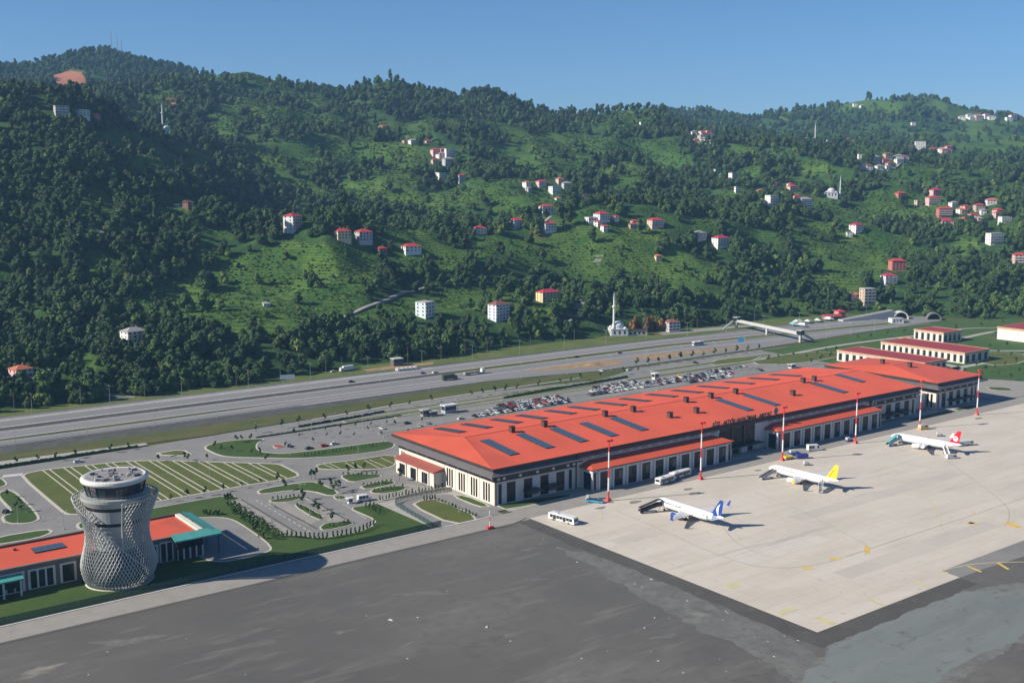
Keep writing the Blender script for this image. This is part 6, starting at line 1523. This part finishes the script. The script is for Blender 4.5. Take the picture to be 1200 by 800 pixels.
rh_ = random.Random(12)
for x0, x1, y0, y1, n, where in [(1138,1182,236,260,6,'packed in the right slope cluster'),(1008,1062,184,203,8,'packed in the high village'),(806,838,154,170,8,'packed in the distant ridge village'),(612,690,214,240,5,'tucked into the upper hamlet'),(502,548,178,208,5,'tucked into the upper left hamlet'),(1086,1116,176,180,3,'in the row of the high village'),(1126,1198,136,142,4,'on the right ridge meadow'),(880,935,218,236,4,'above the valley wood'),(1108,1140,240,262,4,'between the right slope clusters'),(690,780,255,268,4,'along the mid slope lane'),(968,1000,166,171,3,'near the far minaret')]:
    for k in range(n):
        wc = rh_.choice(['white','white','white','grey','tan','pink']); rc3 = rh_.choice(['red','red','crimson','orange','grey'])
        house(rh_.uniform(x0,x1), rh_.uniform(y0,y1), rh_.uniform(7,11), rh_.uniform(5,8), wc, rc3, 'small '+wc+' house with '+rc3+' roof '+where, rh_.uniform(0,30), 'x', 'small hill houses')
# terrace wall below the yellow villa
c, D = on_hill(660,357); t = tag(MB().box(-16,16,-.6,.6,-3,2.2).build('terrace_wall', m_pave, loc=(c.x-2,c.y-12,c.z-.5)), 'grey stone terrace wall below the yellow villa', 'wall')
t.rotation_euler = (0,0,R(-28))
m_mosque = mat('mosque_white', (0.62,0.63,0.63), .6, .06, .4)
def mosque(px, py, D_or, label, mx, h_px, wpx, zbase=None):
    if zbase is None: c, D = on_hill(px, py)
    else: x, y = G(px, py); c = Vector((x,y,zbase)); D = math.hypot(x,y)
    s = D/F_PX; W = wpx*s
    t = thing('mosque', label, 'mosque', (c.x,c.y,c.z-.3), -math.atan2(c.x,c.y)+R(12)); HOUSES.append((c.x,c.y,W,px,py,wpx,h_px*.4))
    w = W/2; hb = W*.38
    MB().box(-w,w,-w,w,-4,hb).build('hall', m_mosque, t, loc=(0,0,0)); MB().box(-w-.3,w+.3,-w-.3,w+.3,hb,hb+.5).build('cornice', m_panel, t, loc=(0,0,0))
    MB().lathe([(w*.72,hb+.5),(w*.72,hb+W*.14)],16).build('drum', m_mosque, t, loc=(0,0,0))
    r = w*.74; MB().lathe([(r*math.cos(a),hb+W*.14+r*.85*math.sin(a)) for a in np.linspace(0,1.5,8)],20).build('dome', mat('dome_lead',(.50,.52,.54),.5,.06,.5), t, True, (0,0,0))
    for sx in (-1,1):
        for sy in (-1,1): MB().lathe([(w*.24*math.cos(a),hb+.5+w*.24*math.sin(a)) for a in np.linspace(0,1.5,5)],10,(sx*w*.72,sy*w*.72)).build('corner_dome', mat('dome_lead',(.5,.52,.54)), t, True, (0,0,0))
    for k in range(3):
        obj('window', _unit, t, (-w*.6+k*w*.6,-w-.02,hb*.55), 0, (w*.2,1,hb*.5)); obj('window', _unit, t, (-w-.02,-w*.6+k*w*.6,hb*.55), R(-90), (w*.2,1,hb*.5))
    h = h_px*s; r = max(.5,h*.026); mxm = mx*s
    m = MB().lathe([(r*1.35,-2),(r*1.35,h*.16),(r,h*.22),(r*.92,h*.62),(r*1.7,h*.65),(r*1.7,h*.68),(r*.8,h*.685),(r*.75,h*.80)],10,(mxm,-w*.5)).build('minaret', m_mosque, t, loc=(0,0,0))
    MB().lathe([(r*.95,h*.80),(r*.5,h*.9),(.05,h)],10,(mxm,-w*.5)).build('minaret_cap', mat('cap_lead',(.42,.44,.46),.5,.06,.5), m, loc=(0,0,0))
    return t
mosque(724,392,None,'white domed mosque with slender minaret beside the motorway',-6,52,20,zbase=0)
mosque(974,231,None,'pale domed mosque with minaret on its right, above the tea hollow',9,24,12)
mosque(946,168,None,'far mosque with tall white minaret on the distant ridge',8,23,8)
mosque(196,157,None,'mosque on the left ridge with tall minaret standing beside it',-5,34,11)
t = thing('mosque_annex', 'low grey annex with flat roof right of the motorway mosque', 'building', (*G(746,392),0), R(-30)); MB().box(-9,9,-4,4,0,4).build('wall', m_panel, t, loc=(0,0,0)); MB().box(-9.5,9.5,-4.5,4.5,4,4.5).build('roof', m_brown, t, loc=(0,0,0))
for k in range(4): MB().box(-7.5+k*4,-5.5+k*4,-4.06,-4.01,1,3).build('window', m_glass, t, loc=(0,0,0))
def first_hill(px, py):
    while True:
        c, D = on_hill(px, py)
        if c is not None: return c, D
        py += 2
# radio masts on the far peak, pylons
for i, (px, py, hp) in enumerate([(131,55,20),(138,56,16),(143,57,12)]):
    c, D = first_hill(px, py+4); s = D/F_PX; t = thing('radio_mast', ['tallest radio mast on the far left peak','middle radio mast on the far left peak','shortest radio mast on the far left peak'][i], 'mast', (c.x,c.y,c.z-2)); h = (hp+6)*s
    mb = MB()
    for a in range(3): mb.tube((2*math.cos(a*2.1),2*math.sin(a*2.1),0),(0.3*math.cos(a*2.1),.3*math.sin(a*2.1),h),.32,.22,n=4)
    for k in range(9):
        z = h*k/9; q = 2-1.7*k/9
        for a in range(3): mb.tube((q*math.cos(a*2.1),q*math.sin(a*2.1),z),((q-.19)*math.cos(a*2.1+2.1),(q-.19)*math.sin(a*2.1+2.1),z+h/9),.14,n=4)
    mb.build('lattice', m_pole, t, loc=(0,0,0)); MB().tube((0,0,h),(0,0,h*1.12),.12,n=4).build('aerial', m_pole, t, loc=(0,0,0))
# tracks climbing the slopes, laid on the ground
def track(pts, w, label=None):
    P = [on_hill(x,y)[0] for x,y in pts]; P = [p for p in P if p]; Q = []
    for a, b in zip(P, P[1:]):
        n = max(2, int((b-a).length/5))
        for k in range(n): p = a.lerp(b, k/n); Q.append((p.x,p.y,hgt(p.x,p.y)+.9))
    mb = MB(); L = []; R_ = []
    for i, p in enumerate(Q):
        a = Vector(Q[max(i-1,0)]); b = Vector(Q[min(i+1,len(Q)-1)]); d = (b-a); d.z = 0
        if d.length < 1e-4: d = Vector((1,0,0))
        d.normalize(); n = Vector((-d.y,d.x,0))*w/2; L.append(Vector(p)+n); R_.append(Vector(p)-n)
    for i in range(len(Q)-1): mb.quad(R_[i],R_[i+1],L[i+1],L[i]); mb.quad(R_[i],R_[i+1],R_[i+1]-Vector((0,0,1.5)),R_[i]-Vector((0,0,1.5)))
    mb.build('hill_track', m_pave)['kind'] = 'structure'
    TRACKS.append([(q[0],q[1]) for q in Q])
TRACKS = []
track([(344,398),(380,382),(415,367),(455,351),(490,340),(515,333)], 4.5)
track([(662,380),(676,372),(686,364),(684,356),(676,350),(662,348)], 4.5)
track([(637,262),(645,255),(650,250)], 4)
track([(88,258),(105,267),(122,273),(142,280)], 3)
track([(1008,352),(1000,346),(985,340),(968,336),(950,330)], 3.5)
track([(1030,206),(1040,200),(1052,194),(1062,186)], 5)
track([(50,458),(90,459),(130,464),(168,468)], 4)
# pale stone steps in the tea field
for k, (px, py) in enumerate([(703,302),(701,305),(700,308)]):
    c, D = on_hill(px, py)
    o = MB().box(-4,4,-.6,.6,-1,1.2).build('field_wall', m_kerb, loc=(c.x,c.y,c.z)); o.rotation_euler = (0,0,R(-35)); tag(o, ['uppermost','middle','lowest'][k]+' of three short pale stone walls in the tea field', 'wall', 'short walls in the tea field')
# dry brown bush mass next to the mosque is built with the trees
# ------------------------------------------------------------------ trees
m_bark = mat('bark', (0.075,0.055,0.04), .9, .2, 1.0)
def leaf_mat(name, c, v=.42):
    m = bpy.data.materials.new(name); m.use_nodes = True; nt = m.node_tree; b = nt.nodes['Principled BSDF']
    b.inputs['Roughness'].default_value = .75; b.inputs['Specular IOR Level'].default_value = .2
    oi = nt.nodes.new('ShaderNodeObjectInfo'); tc = nt.nodes.new('ShaderNodeTexCoord')
    nzn = nt.nodes.new('ShaderNodeTexNoise'); nzn.inputs['Scale'].default_value = .35; nt.links.new(tc.outputs['Object'], nzn.inputs['Vector'])
    ad = nt.nodes.new('ShaderNodeMath'); ad.operation = 'ADD'; nt.links.new(oi.outputs['Random'], ad.inputs[0]); nt.links.new(nzn.outputs['Fac'], ad.inputs[1])
    mr_ = nt.nodes.new('ShaderNodeMapRange'); mr_.inputs[1].default_value = .3; mr_.inputs[2].default_value = 1.6; nt.links.new(ad.outputs[0], mr_.inputs[0])
    mx = nt.nodes.new('ShaderNodeMix'); mx.data_type = 'RGBA'; mx.inputs[6].default_value = (c[0]*(1-v),c[1]*(1-v),c[2]*(1-v*.6),1); mx.inputs[7].default_value = (c[0]*(1+v*1.5),c[1]*(1+v*1.2),c[2]*(1+v*.6),1)
    nt.links.new(mr_.outputs[0], mx.inputs[0]); nt.links.new(mx.outputs[2], b.inputs['Base Color']); return m
LM = [leaf_mat('leaves_dark', (.032,.064,.021)), leaf_mat('leaves_mid', (.044,.088,.025)), leaf_mat('leaves_pale', (.088,.138,.036)), leaf_mat('leaves_brown', (.16,.085,.035))]
def crown_mesh(name, seed, h, r, trunk_h, lobes, n, leaf, m, tall=1.0):
    rr = random.Random(seed); mb = MB(); L = []
    for k in range(lobes):
        a = rr.uniform(0,6.28); t = (k+.5)/lobes; q = r*.62*math.sqrt(rr.random())*(1-.55*t**2)
        L.append((q*math.cos(a), q*math.sin(a), trunk_h+(h-trunk_h)*(.15+.72*t), r*rr.uniform(.42,.66)*(1-.3*t)))
    for cx, cy, cz, lr in L:
        vs = []; 
        for i in range(n//lobes):
            u = rr.uniform(-.75,1); a = rr.uniform(0,6.28); s = math.sqrt(max(0,1-u*u)); nrm = Vector((s*math.cos(a), s*math.sin(a), u))
            rad_ = lr*rr.uniform(.82,1.08); p = Vector((cx,cy,cz))+Vector((nrm.x*rad_,nrm.y*rad_,nrm.z*rad_*tall))
            nn = (nrm+Vector((rr.uniform(-.55,.55),rr.uniform(-.55,.55),rr.uniform(-.3,.6)))).normalized(); t1 = nn.orthogonal().normalized(); t1 = (Matrix.Rotation(rr.uniform(0,6.28),3,nn)@t1); t2 = nn.cross(t1); w = leaf*rr.uniform(.6,1.25)
            mb.quad(p-t1*w*.9, p-t2*w*.55-nn*w*.15, p+t1*w*.9, p+t2*w*.6-nn*w*.1)
        # inner mass so that only gaps at the edge show through
        ib = []
        for j, (fz, fr) in enumerate(((-.8,.45),(-.25,.78),(.35,.72),(.8,.35))):
            ib.append([(cx+lr*fr*math.cos(2*math.pi*q/6+j*.5)*rr.uniform(.85,1.05), cy+lr*fr*math.sin(2*math.pi*q/6+j*.5)*rr.uniform(.85,1.05), cz+lr*fz*tall) for q in range(6)])
        mb.loft(ib)
    return mb
def trunk_mb(h, r, seed):
    rr = random.Random(seed); mb = MB(); mb.tube((0,0,-1.5),(0,0,h*.55),r,r*.6,n=7)
    for k in range(4):
        a = rr.uniform(0,6.28); z = h*rr.uniform(.3,.5); mb.tube((0,0,z),(math.cos(a)*h*.22,math.sin(a)*h*.22,z+h*.25),r*.45,r*.15,n=5)
    return mb
KIND = []
SPEC = [(12.5,6.0,1.6,8,200,1.2,0,.95),(10.5,5.4,1.2,7,180,1.1,1,.92),(15,4.8,2.2,8,190,1.15,0,1.1),(8.5,4.4,1.0,6,140,1.0,2,.9),(17,3.0,2.0,8,160,1.0,0,1.35),(6,3.2,.5,4,90,.9,1,.9)]
for i, (h, r, th, lb, n, lf, mi, tl) in enumerate(SPEC):
    cr = crown_mesh('crown', 20+i, h, r, th, lb, n, lf, LM[mi], tl); tr = trunk_mb(h, .32 if h > 8 else .18, i)
    cm = cr.mesh('crown', LM[mi]); tm = tr.mesh('trunk', m_bark)
    j = MB(); j.v = list(cr.v); j.f = [list(f) for f in cr.f]; j.m = [0]*len(cr.f); j.mi = 1; j._add(tr.v, tr.f); jm = j.mesh('tree_whole', [LM[mi], m_bark])
    KIND.append((cm, tm, jm, h, r))

# candidate places all over the slopes
def scatter(n, d0, d1):
    az = nrg.uniform(YAW-R(36), YAW+R(36), n); D = np.sqrt(nrg.uniform(d0*d0, d1*d1, n)); return np.sin(az)*D, np.cos(az)*D
def dens(a, b): return int(R(72)/2*(b*b-a*a))
sets = []
for d0, d1, per, sc in ((690,1150,50,.92),(1150,1700,70,1.0),(1700,2500,100,1.12),(2500,3650,150,1.3)):
    X, Y = scatter(int(dens(d0,d1)/per), d0, d1); sets.append((X, Y, np.full(X.shape, sc)))
X = np.concatenate([s[0] for s in sets]); Y = np.concatenate([s[1] for s in sets]); S = np.concatenate([s[2] for s in sets])
Z = hgt_np(X, Y); fm = field_mask(X, Y, Z); px, py = to_px(X, Y, Z)
Dd = np.hypot(X, Y)
foot_d = np.interp(np.arctan2(X, Y), AZ, LD[0])
clump = fbm(X/60, Y/60, 91, 3)
thick = np.where(px < 250, 1.0, np.clip(.72+clump*1.1, .15, 1))
keep = (Dd > foot_d+6) & (Z > -1.2) & (nrg.uniform(0,1,X.shape) < thick)
infield = fm > .45
keep &= ~infield | (nrg.uniform(0,1,X.shape) < .06)
sl = np.clip(3-3*(((px-82)/22)**2+((py-96)/14)**2), 0, 1); keep &= sl < .5
for hx, hy, W, hpx, hpy, wpx, hh in HOUSES:
    keep &= (X-hx)**2+(Y-hy)**2 > (W*.5+5)**2
    # a clearing on the downhill side, so that the house is seen as in the photograph
    keep &= ~((np.abs(px-hpx) < wpx*.5+2) & (py > hpy-2) & (py < hpy+max(3,hh*.25)+(12 if wpx >= 18 else 5)) & (Dd < math.hypot(hx,hy)+4) & (Dd > math.hypot(hx,hy)-(75 if wpx >= 18 else 34)))
for T in TRACKS:
    for tx_, ty_ in T[::2]: keep &= (X-tx_)**2+(Y-ty_)**2 > 36
keep &= ~((np.hypot(X-G(724,392)[0], Y-G(724,392)[1]) < 26) | (np.hypot(X-fx-6, Y-fy-6) < 16) | (np.hypot(X-fx2-6, Y-fy2-6) < 14))
bx, by = G(760,389)
keep &= np.hypot(X-bx-3, Y-by-4) > 15
keep &= ~((px > 985) & (px < 1050) & (Dd < 1190) & (py > 358))
X, Y, Z, S, px, py, Dd, fm = [a[keep] for a in (X, Y, Z, S, px, py, Dd, fm)]
kindr = nrg.uniform(0,1,X.shape); kind = np.select([(fm > .45) & (kindr < .8), kindr < .36, kindr < .64, kindr < .72, kindr < .92, kindr < .95], [5, 0, 1, 2, 3, 4], 5)
S = np.clip(S*np.exp(nrg.normal(0,.24,X.shape))*(1+.3*fbm(X/80, Y/80, 15, 2)), .5, 1.65); rot = nrg.uniform(0,6.28,X.shape)
# the front trees are single trees, the woods behind them one mass
inframe = (px > -10) & (px < 1210) & (py > 60)
score = np.where(inframe, Dd-np.array([k[3] for k in KIND])[kind]*S*6, 9e9)
order = np.argsort(score)[:300]; solo = np.zeros(X.shape, bool); solo[order] = True
TL = ['dark round broadleaf tree','mid green broadleaf tree','tall dark broadleaf tree','pale green tree','slender tall tree','low bushy tree']
for i in np.nonzero(solo)[0]:
    k = int(kind[i]); q_ = px[i]; zn = 'behind the pink house at the left edge' if q_ < 90 else 'round the white flats above the motorway' if q_ < 230 else 'between the white flats and the white road sign' if q_ < 345 else 'left of the roadside kiosk' if q_ < 450 else 'right of the roadside kiosk' if q_ < 560 else 'below the yellow villa' if q_ < 690 else 'round the motorway mosque' if q_ < 800 else 'behind the footbridge' if q_ < 930 else 'behind the roadside tents' if q_ < 1010 else 'beside the tunnel mouths'
    t = thing('tree', TL[k]+', '+zn, 'tree', (X[i],Y[i],Z[i]-.3), rot[i], 'trees at the foot of the hillside'); t.scale = (S[i],)*3
    obj('crown', KIND[k][0], t); obj('trunk', KIND[k][1], t)
rest = ~solo
def gn_scatter(name, mesh_objs, pts, rots, scs):
    me = bpy.data.meshes.new(name); me.from_pydata(pts.tolist(), [], [])
    a = me.attributes.new('rz', 'FLOAT_VECTOR', 'POINT'); rv = np.zeros((len(pts),3), np.float32); rv[:,2] = rots; a.data.foreach_set('vector', rv.reshape(-1))
    a = me.attributes.new('sc', 'FLOAT', 'POINT'); a.data.foreach_set('value', scs.astype(np.float32))
    o = bpy.data.objects.new(name, me); COL.objects.link(o)
    ng = bpy.data.node_groups.new(name, 'GeometryNodeTree'); ng.interface.new_socket('Geometry', in_out='INPUT', socket_type='NodeSocketGeometry'); ng.interface.new_socket('Geometry', in_out='OUTPUT', socket_type='NodeSocketGeometry')
    gi = ng.nodes.new('NodeGroupInput'); go = ng.nodes.new('NodeGroupOutput'); ip = ng.nodes.new('GeometryNodeInstanceOnPoints'); oi = ng.nodes.new('GeometryNodeObjectInfo'); oi.inputs['Object'].default_value = mesh_objs; oi.transform_space = 'ORIGINAL'; oi.inputs['As Instance'].default_value = True
    ra = ng.nodes.new('GeometryNodeInputNamedAttribute'); ra.data_type = 'FLOAT_VECTOR'; ra.inputs['Name'].default_value = 'rz'
    sa_ = ng.nodes.new('GeometryNodeInputNamedAttribute'); sa_.data_type = 'FLOAT'; sa_.inputs['Name'].default_value = 'sc'
    ng.links.new(gi.outputs[0], ip.inputs['Points']); ng.links.new(oi.outputs['Geometry'], ip.inputs['Instance']); ng.links.new(ra.outputs[0], ip.inputs['Rotation']); ng.links.new(sa_.outputs[0], ip.inputs['Scale']); ng.links.new(ip.outputs[0], go.inputs[0])
    md = o.modifiers.new('scatter', 'NODES'); md.node_group = ng; o['kind'] = 'stuff'; return o
WL = ['dark round broadleaf woodland covering the hills','mid green broadleaf woodland covering the hills','tall dark woodland covering the hills','pale green woodland covering the hills','slender tall trees standing through the hill woods','low bushes and scrub over the hills']
for k in range(6):
    sel = rest & (kind == k)
    po = bpy.data.objects.new('tree_pattern', KIND[k][2])      # pattern for the scatter, not in the scene itself
    o = gn_scatter('woodland', po, np.stack([X[sel],Y[sel],Z[sel]-.3],-1), rot[sel], S[sel]); tag(o, WL[k], 'woodland')
# tea bushes and rough growth over the open plots
tb = crown_mesh('tea_bush', 31, 1.5, 1.5, 0, 3, 36, .55, LM[1], .55); tbm = tb.mesh('tea_bush', leaf_mat('tea_leaves', (.060,.118,.024), .35))
XT, YT = scatter(310000, 900, 2500); ZT = hgt_np(XT, YT); fT = field_mask(XT, YT, ZT); ptx, pty = to_px(XT, YT, ZT)
rowz = np.abs(((ZT/2.2+fbm(XT/60, YT/60, 8, 2)*1.5) % 1)-.5) < .28
kT = (fT > .5) & rowz & (fbm(XT/35, YT/35, 66, 3) > -.25)
for hx, hy, W, *_ in HOUSES: kT &= (XT-hx)**2+(YT-hy)**2 > (W*.6+2)**2
for T in TRACKS:
    for tx_, ty_ in T[::3]: kT &= (XT-tx_)**2+(YT-ty_)**2 > 20
XT, YT, ZT = XT[kT], YT[kT], ZT[kT]
po = bpy.data.objects.new('bush_pattern', tbm)
o = gn_scatter('tea_bushes', po, np.stack([XT,YT,ZT-.2],-1), nrg.uniform(0,6.28,len(XT)), nrg.uniform(.6,1.35,len(XT))*(1+np.clip((np.hypot(XT,YT)-1200)/1500,0,.8))); tag(o, 'rows of clipped tea bushes on the open hill plots', 'tea bushes')
print('tea', len(XT), 'trees', len(X))
# dry brown creeper-covered mass by the motorway mosque
for k in range(7):
    cm = crown_mesh('crown', 70+k%2, 9, 4.2, 0, 6, 130, .9, LM[3], 1.0).mesh('crown', LM[3]) if k < 2 else cm2[k%2]
    if k == 0: cm2 = [cm]
    elif k == 1: cm2.append(cm)
    x, y = bx-14+k*4.4, by+6+(k%3)*2.5-k*1.5
    t = thing('withered_tree', 'withered orange brown tree in the clump beside the motorway mosque', 'tree', (x,y,0), k*1.3, 'withered trees by the mosque'); t.scale = (1.35,1.35,1.4+.25*(k%2)); obj('crown', cm, t); obj('trunk', KIND[3][1], t)

# saplings and clipped shrubs on the airport lawns
sap_c = crown_mesh('crown', 5, 4.2, 1.1, 1.4, 3, 42, .42, LM[0]).mesh('crown', LM[0]); sap_t = MB().tube((0,0,-.2),(0,0,2.4),.07,.04,n=5).mesh('trunk', m_bark)
shr = crown_mesh('foliage', 8, 2.4, .95, 0, 3, 40, .38, LM[1], 1.1).mesh('foliage', LM[1])
cyp = crown_mesh('foliage', 9, 3.2, .75, 0, 4, 48, .34, LM[0], 1.5).mesh('foliage', LM[0])
def sapling(x, y, label, group, s=1.0, z=.15):
    t = thing('young_tree', label, 'young tree', (x,y,z), rnd.uniform(0,6), group); t.scale = (s,s,s); obj('crown', sap_c, t); obj('trunk', sap_t, t)
def shrub(x, y, me_, label, group, s=1.0, z=.16): o = tag(obj('shrub', me_, None, (x,y,z), rnd.uniform(0,6), s), label, 'shrub', group)
def at_px(lst, label, group, s=1.0):
    for a, b in lst: x, y = G(a, b); sapling(x, y, label, group, s*rnd.uniform(.8,1.2))
at_px([(165,593),(200,587.5),(220,584),(240,580.5),(262,576),(283,572),(305,568.5),(325,565),(186,541),(216,539.5),(221,541.5),(243,539),(312,541.5)], 'small young tree on the edge of the striped lawn', 'young trees round the striped lawn')
at_px([(19,557+40),(25,600),(9,583),(23,592)], 'small young tree on the leftmost lawn', 'young trees on the left lawn')
at_px([(252,526),(259,528.5),(272,529),(277,519),(283,517.5),(294,517),(295,533),(304,533)], 'slim young tree on the lawn left of the car park', 'young trees on the car park lawn')
at_px([(355,591.5),(368,598.5),(374,603),(390,613),(355,586),(407,556),(417,553),(427,551.5),(468,563),(376,575),(392,578),(397,575.5),(387,572),(333,575),(365,562),(370,561.5)], 'young tree on the kerbed islands left of the terminal', 'young trees on the kerbed islands', 1.25)
xs_ = [(66,540),(44,541.5),(19,545),(88,537),(130,530),(150,527)]
at_px(xs_, 'small young tree on the walk below the verge', 'young trees below the verge')
at_px([(300,507),(330,501.5),(350,498),(380,494),(406,489),(432,484.5),(458,480),(480,476),(505,472),(552,465),(565,463),(580,461.5),(593,460),(606,457.5),(631,454),(656,450),(669,448),(680,446),(704,443),(730,439),(748,443-7)], 'young tree in the row between car park and motorway verge', 'young trees behind the terminal car park', 1.2)
at_px([(x, 520+6*math.sin(x)-(x-330)*.115) for x in range(335, 520, 16)]+[(x, 511-(x-330)*.11) for x in range(345, 470, 18)], 'tiny tree in the nearly empty car park', 'young trees in the empty car park', .8)
at_px([(x, 428-(x-760)*.135) for x in range(746, 900, 13)], 'dark young tree on the slip road beside the brown median', 'young trees on the slip road', 1.5)
at_px([(900,424),(912,421),(930,418),(945,421),(957,417),(968,415),(980,412),(950,427),(962,423),(973,420),(1005,399),(1020,397),(1040,394),(1060,392),(1125,417),(1140,419),(1155,421),(1170,416),(1185,419),(1120,408),(1135,411),(1160,409),(1180,407),(1145,431),(1155,436),(1165,433),(1178,430),(1190,427),(1130,440),(1150,444),(1170,441),(1185,446),(1195,438),(1120,388),(1150,384),(1175,380)], 'young tree on the lawns round the service buildings', 'young trees at the east end', 1.2)
def along_px(a, b, n, jit=0.0):
    for k in range(n):
        t = (k+.5)/n; yield G(a[0]+(b[0]-a[0])*t+rnd.uniform(-jit,jit), a[1]+(b[1]-a[1])*t+rnd.uniform(-jit,jit)*.5)
for a, b, n in [((334,629),(366,632),6),((366,632.5),(386,631.5),4),((388,631),(424,624),7),((424,623.5),(440,615.5),4)]:
    for x, y in along_px(a, b, n): shrub(x, y, cyp, 'dark cypress bush in the row round the small car park', 'cypress bushes round the small car park')
for a, b, n, j in [((270,590),(332,630),34,1.5),((266,592),(325,634),28,2.5),((275,600),(310,632),14,3),((262,585),(272,583),6,1),((236,603),(262,603),10,1.5)]:
    for x, y in along_px(a, b, n, j): shrub(x, y, shr, 'leafy shrub in the hedge between yard and small car park', 'hedge shrubs beside the yard', rnd.uniform(.7,1.2))
for a, b, n in [((427,594),(446,604),5),((432,592),(448,600),4),((443,587),(520,572),20),((495,587),(512,586),5),((512,586.5),(560,607),12)]:
    for x, y in along_px(a, b, n, .4): shrub(x, y, shr if n == 12 else cyp, 'small bush along the fence and oval lawn left of the terminal', 'bushes by the terminal corner', rnd.uniform(.55,.95) if n != 5 else .9)
for a, b, n in [((400,557),(444,556),8),((424,570),(460,565),8),((437,576),(474,571),8),((346,592),(378,608),7),((318,586),(352,582),7),((378,619),(411,613),6),((350,536),(460,519),26)]:
    for x, y in along_px(a, b, n, .5): shrub(x, y, shr, 'low shrub planted on the kerbed islands left of the terminal', 'island shrubs', rnd.uniform(.5,.85))
# dark clipped hedge lines
m_hedge = LM[0]
def hedge(pts, w, h, label):
    mb = MB(); rr = random.Random(len(pts))
    for a, b in zip(pts, pts[1:]):
        n = max(1, int(math.dist(a,b)/1.1))
        for k in range(n):
            p = (a[0]+(b[0]-a[0])*(k+.5)/n, a[1]+(b[1]-a[1])*(k+.5)/n); q = w*rr.uniform(.4,.6); mb.frust((p[0]-.75,p[0]+.75,p[1]-q,p[1]+q),.05,(p[0]-.5,p[0]+.5,p[1]-q*.7,p[1]+q*.7),h*rr.uniform(.75,1.15))
    tag(mb.build('hedge', m_hedge), label, 'hedge')
hedge([(-60,569.0),(120,569.5),(184,570)], 1.6, 1.3, 'long dark hedge between the left road and the verge walk')
hedge(PX([(350,500.5),(400,492),(450,483)]), 1.4, 1.2, 'dark hedge left of the car park barrier')
hedge(PX([(590,467),(640,458),(690,450),(735,442)]), 1.8, 1.5, 'dark hedge between car park and verge behind the terminal')
hedge(PX([(200,535),(212,532)]), .01+.6, .3, 'short low hedge on the triangular island')
hedge(PX([(300,513),(360,504),(420,494.5),(470,487)]), 1.0, .8, 'low hedge along the top of the empty car park')

# ------------------------------------------------------------------ haze
hz = MB().box(-2500, 5250, -900, 5500, -140, 660)
hm_ = bpy.data.materials.new('haze_air'); hm_.use_nodes = True; nt = hm_.node_tree; nt.nodes.clear()
ou = nt.nodes.new('ShaderNodeOutputMaterial'); pv = nt.nodes.new('ShaderNodeVolumePrincipled')
pv.inputs['Color'].default_value = (0.30,0.58,0.92,1); pv.inputs['Density'].default_value = 0.000076; pv.inputs['Anisotropy'].default_value = 0.0
nt.links.new(pv.outputs[0], ou.inputs['Volume'])
ho = hz.build('haze', hm_); ho['kind'] = 'stuff'; ho.display_type = 'WIRE'
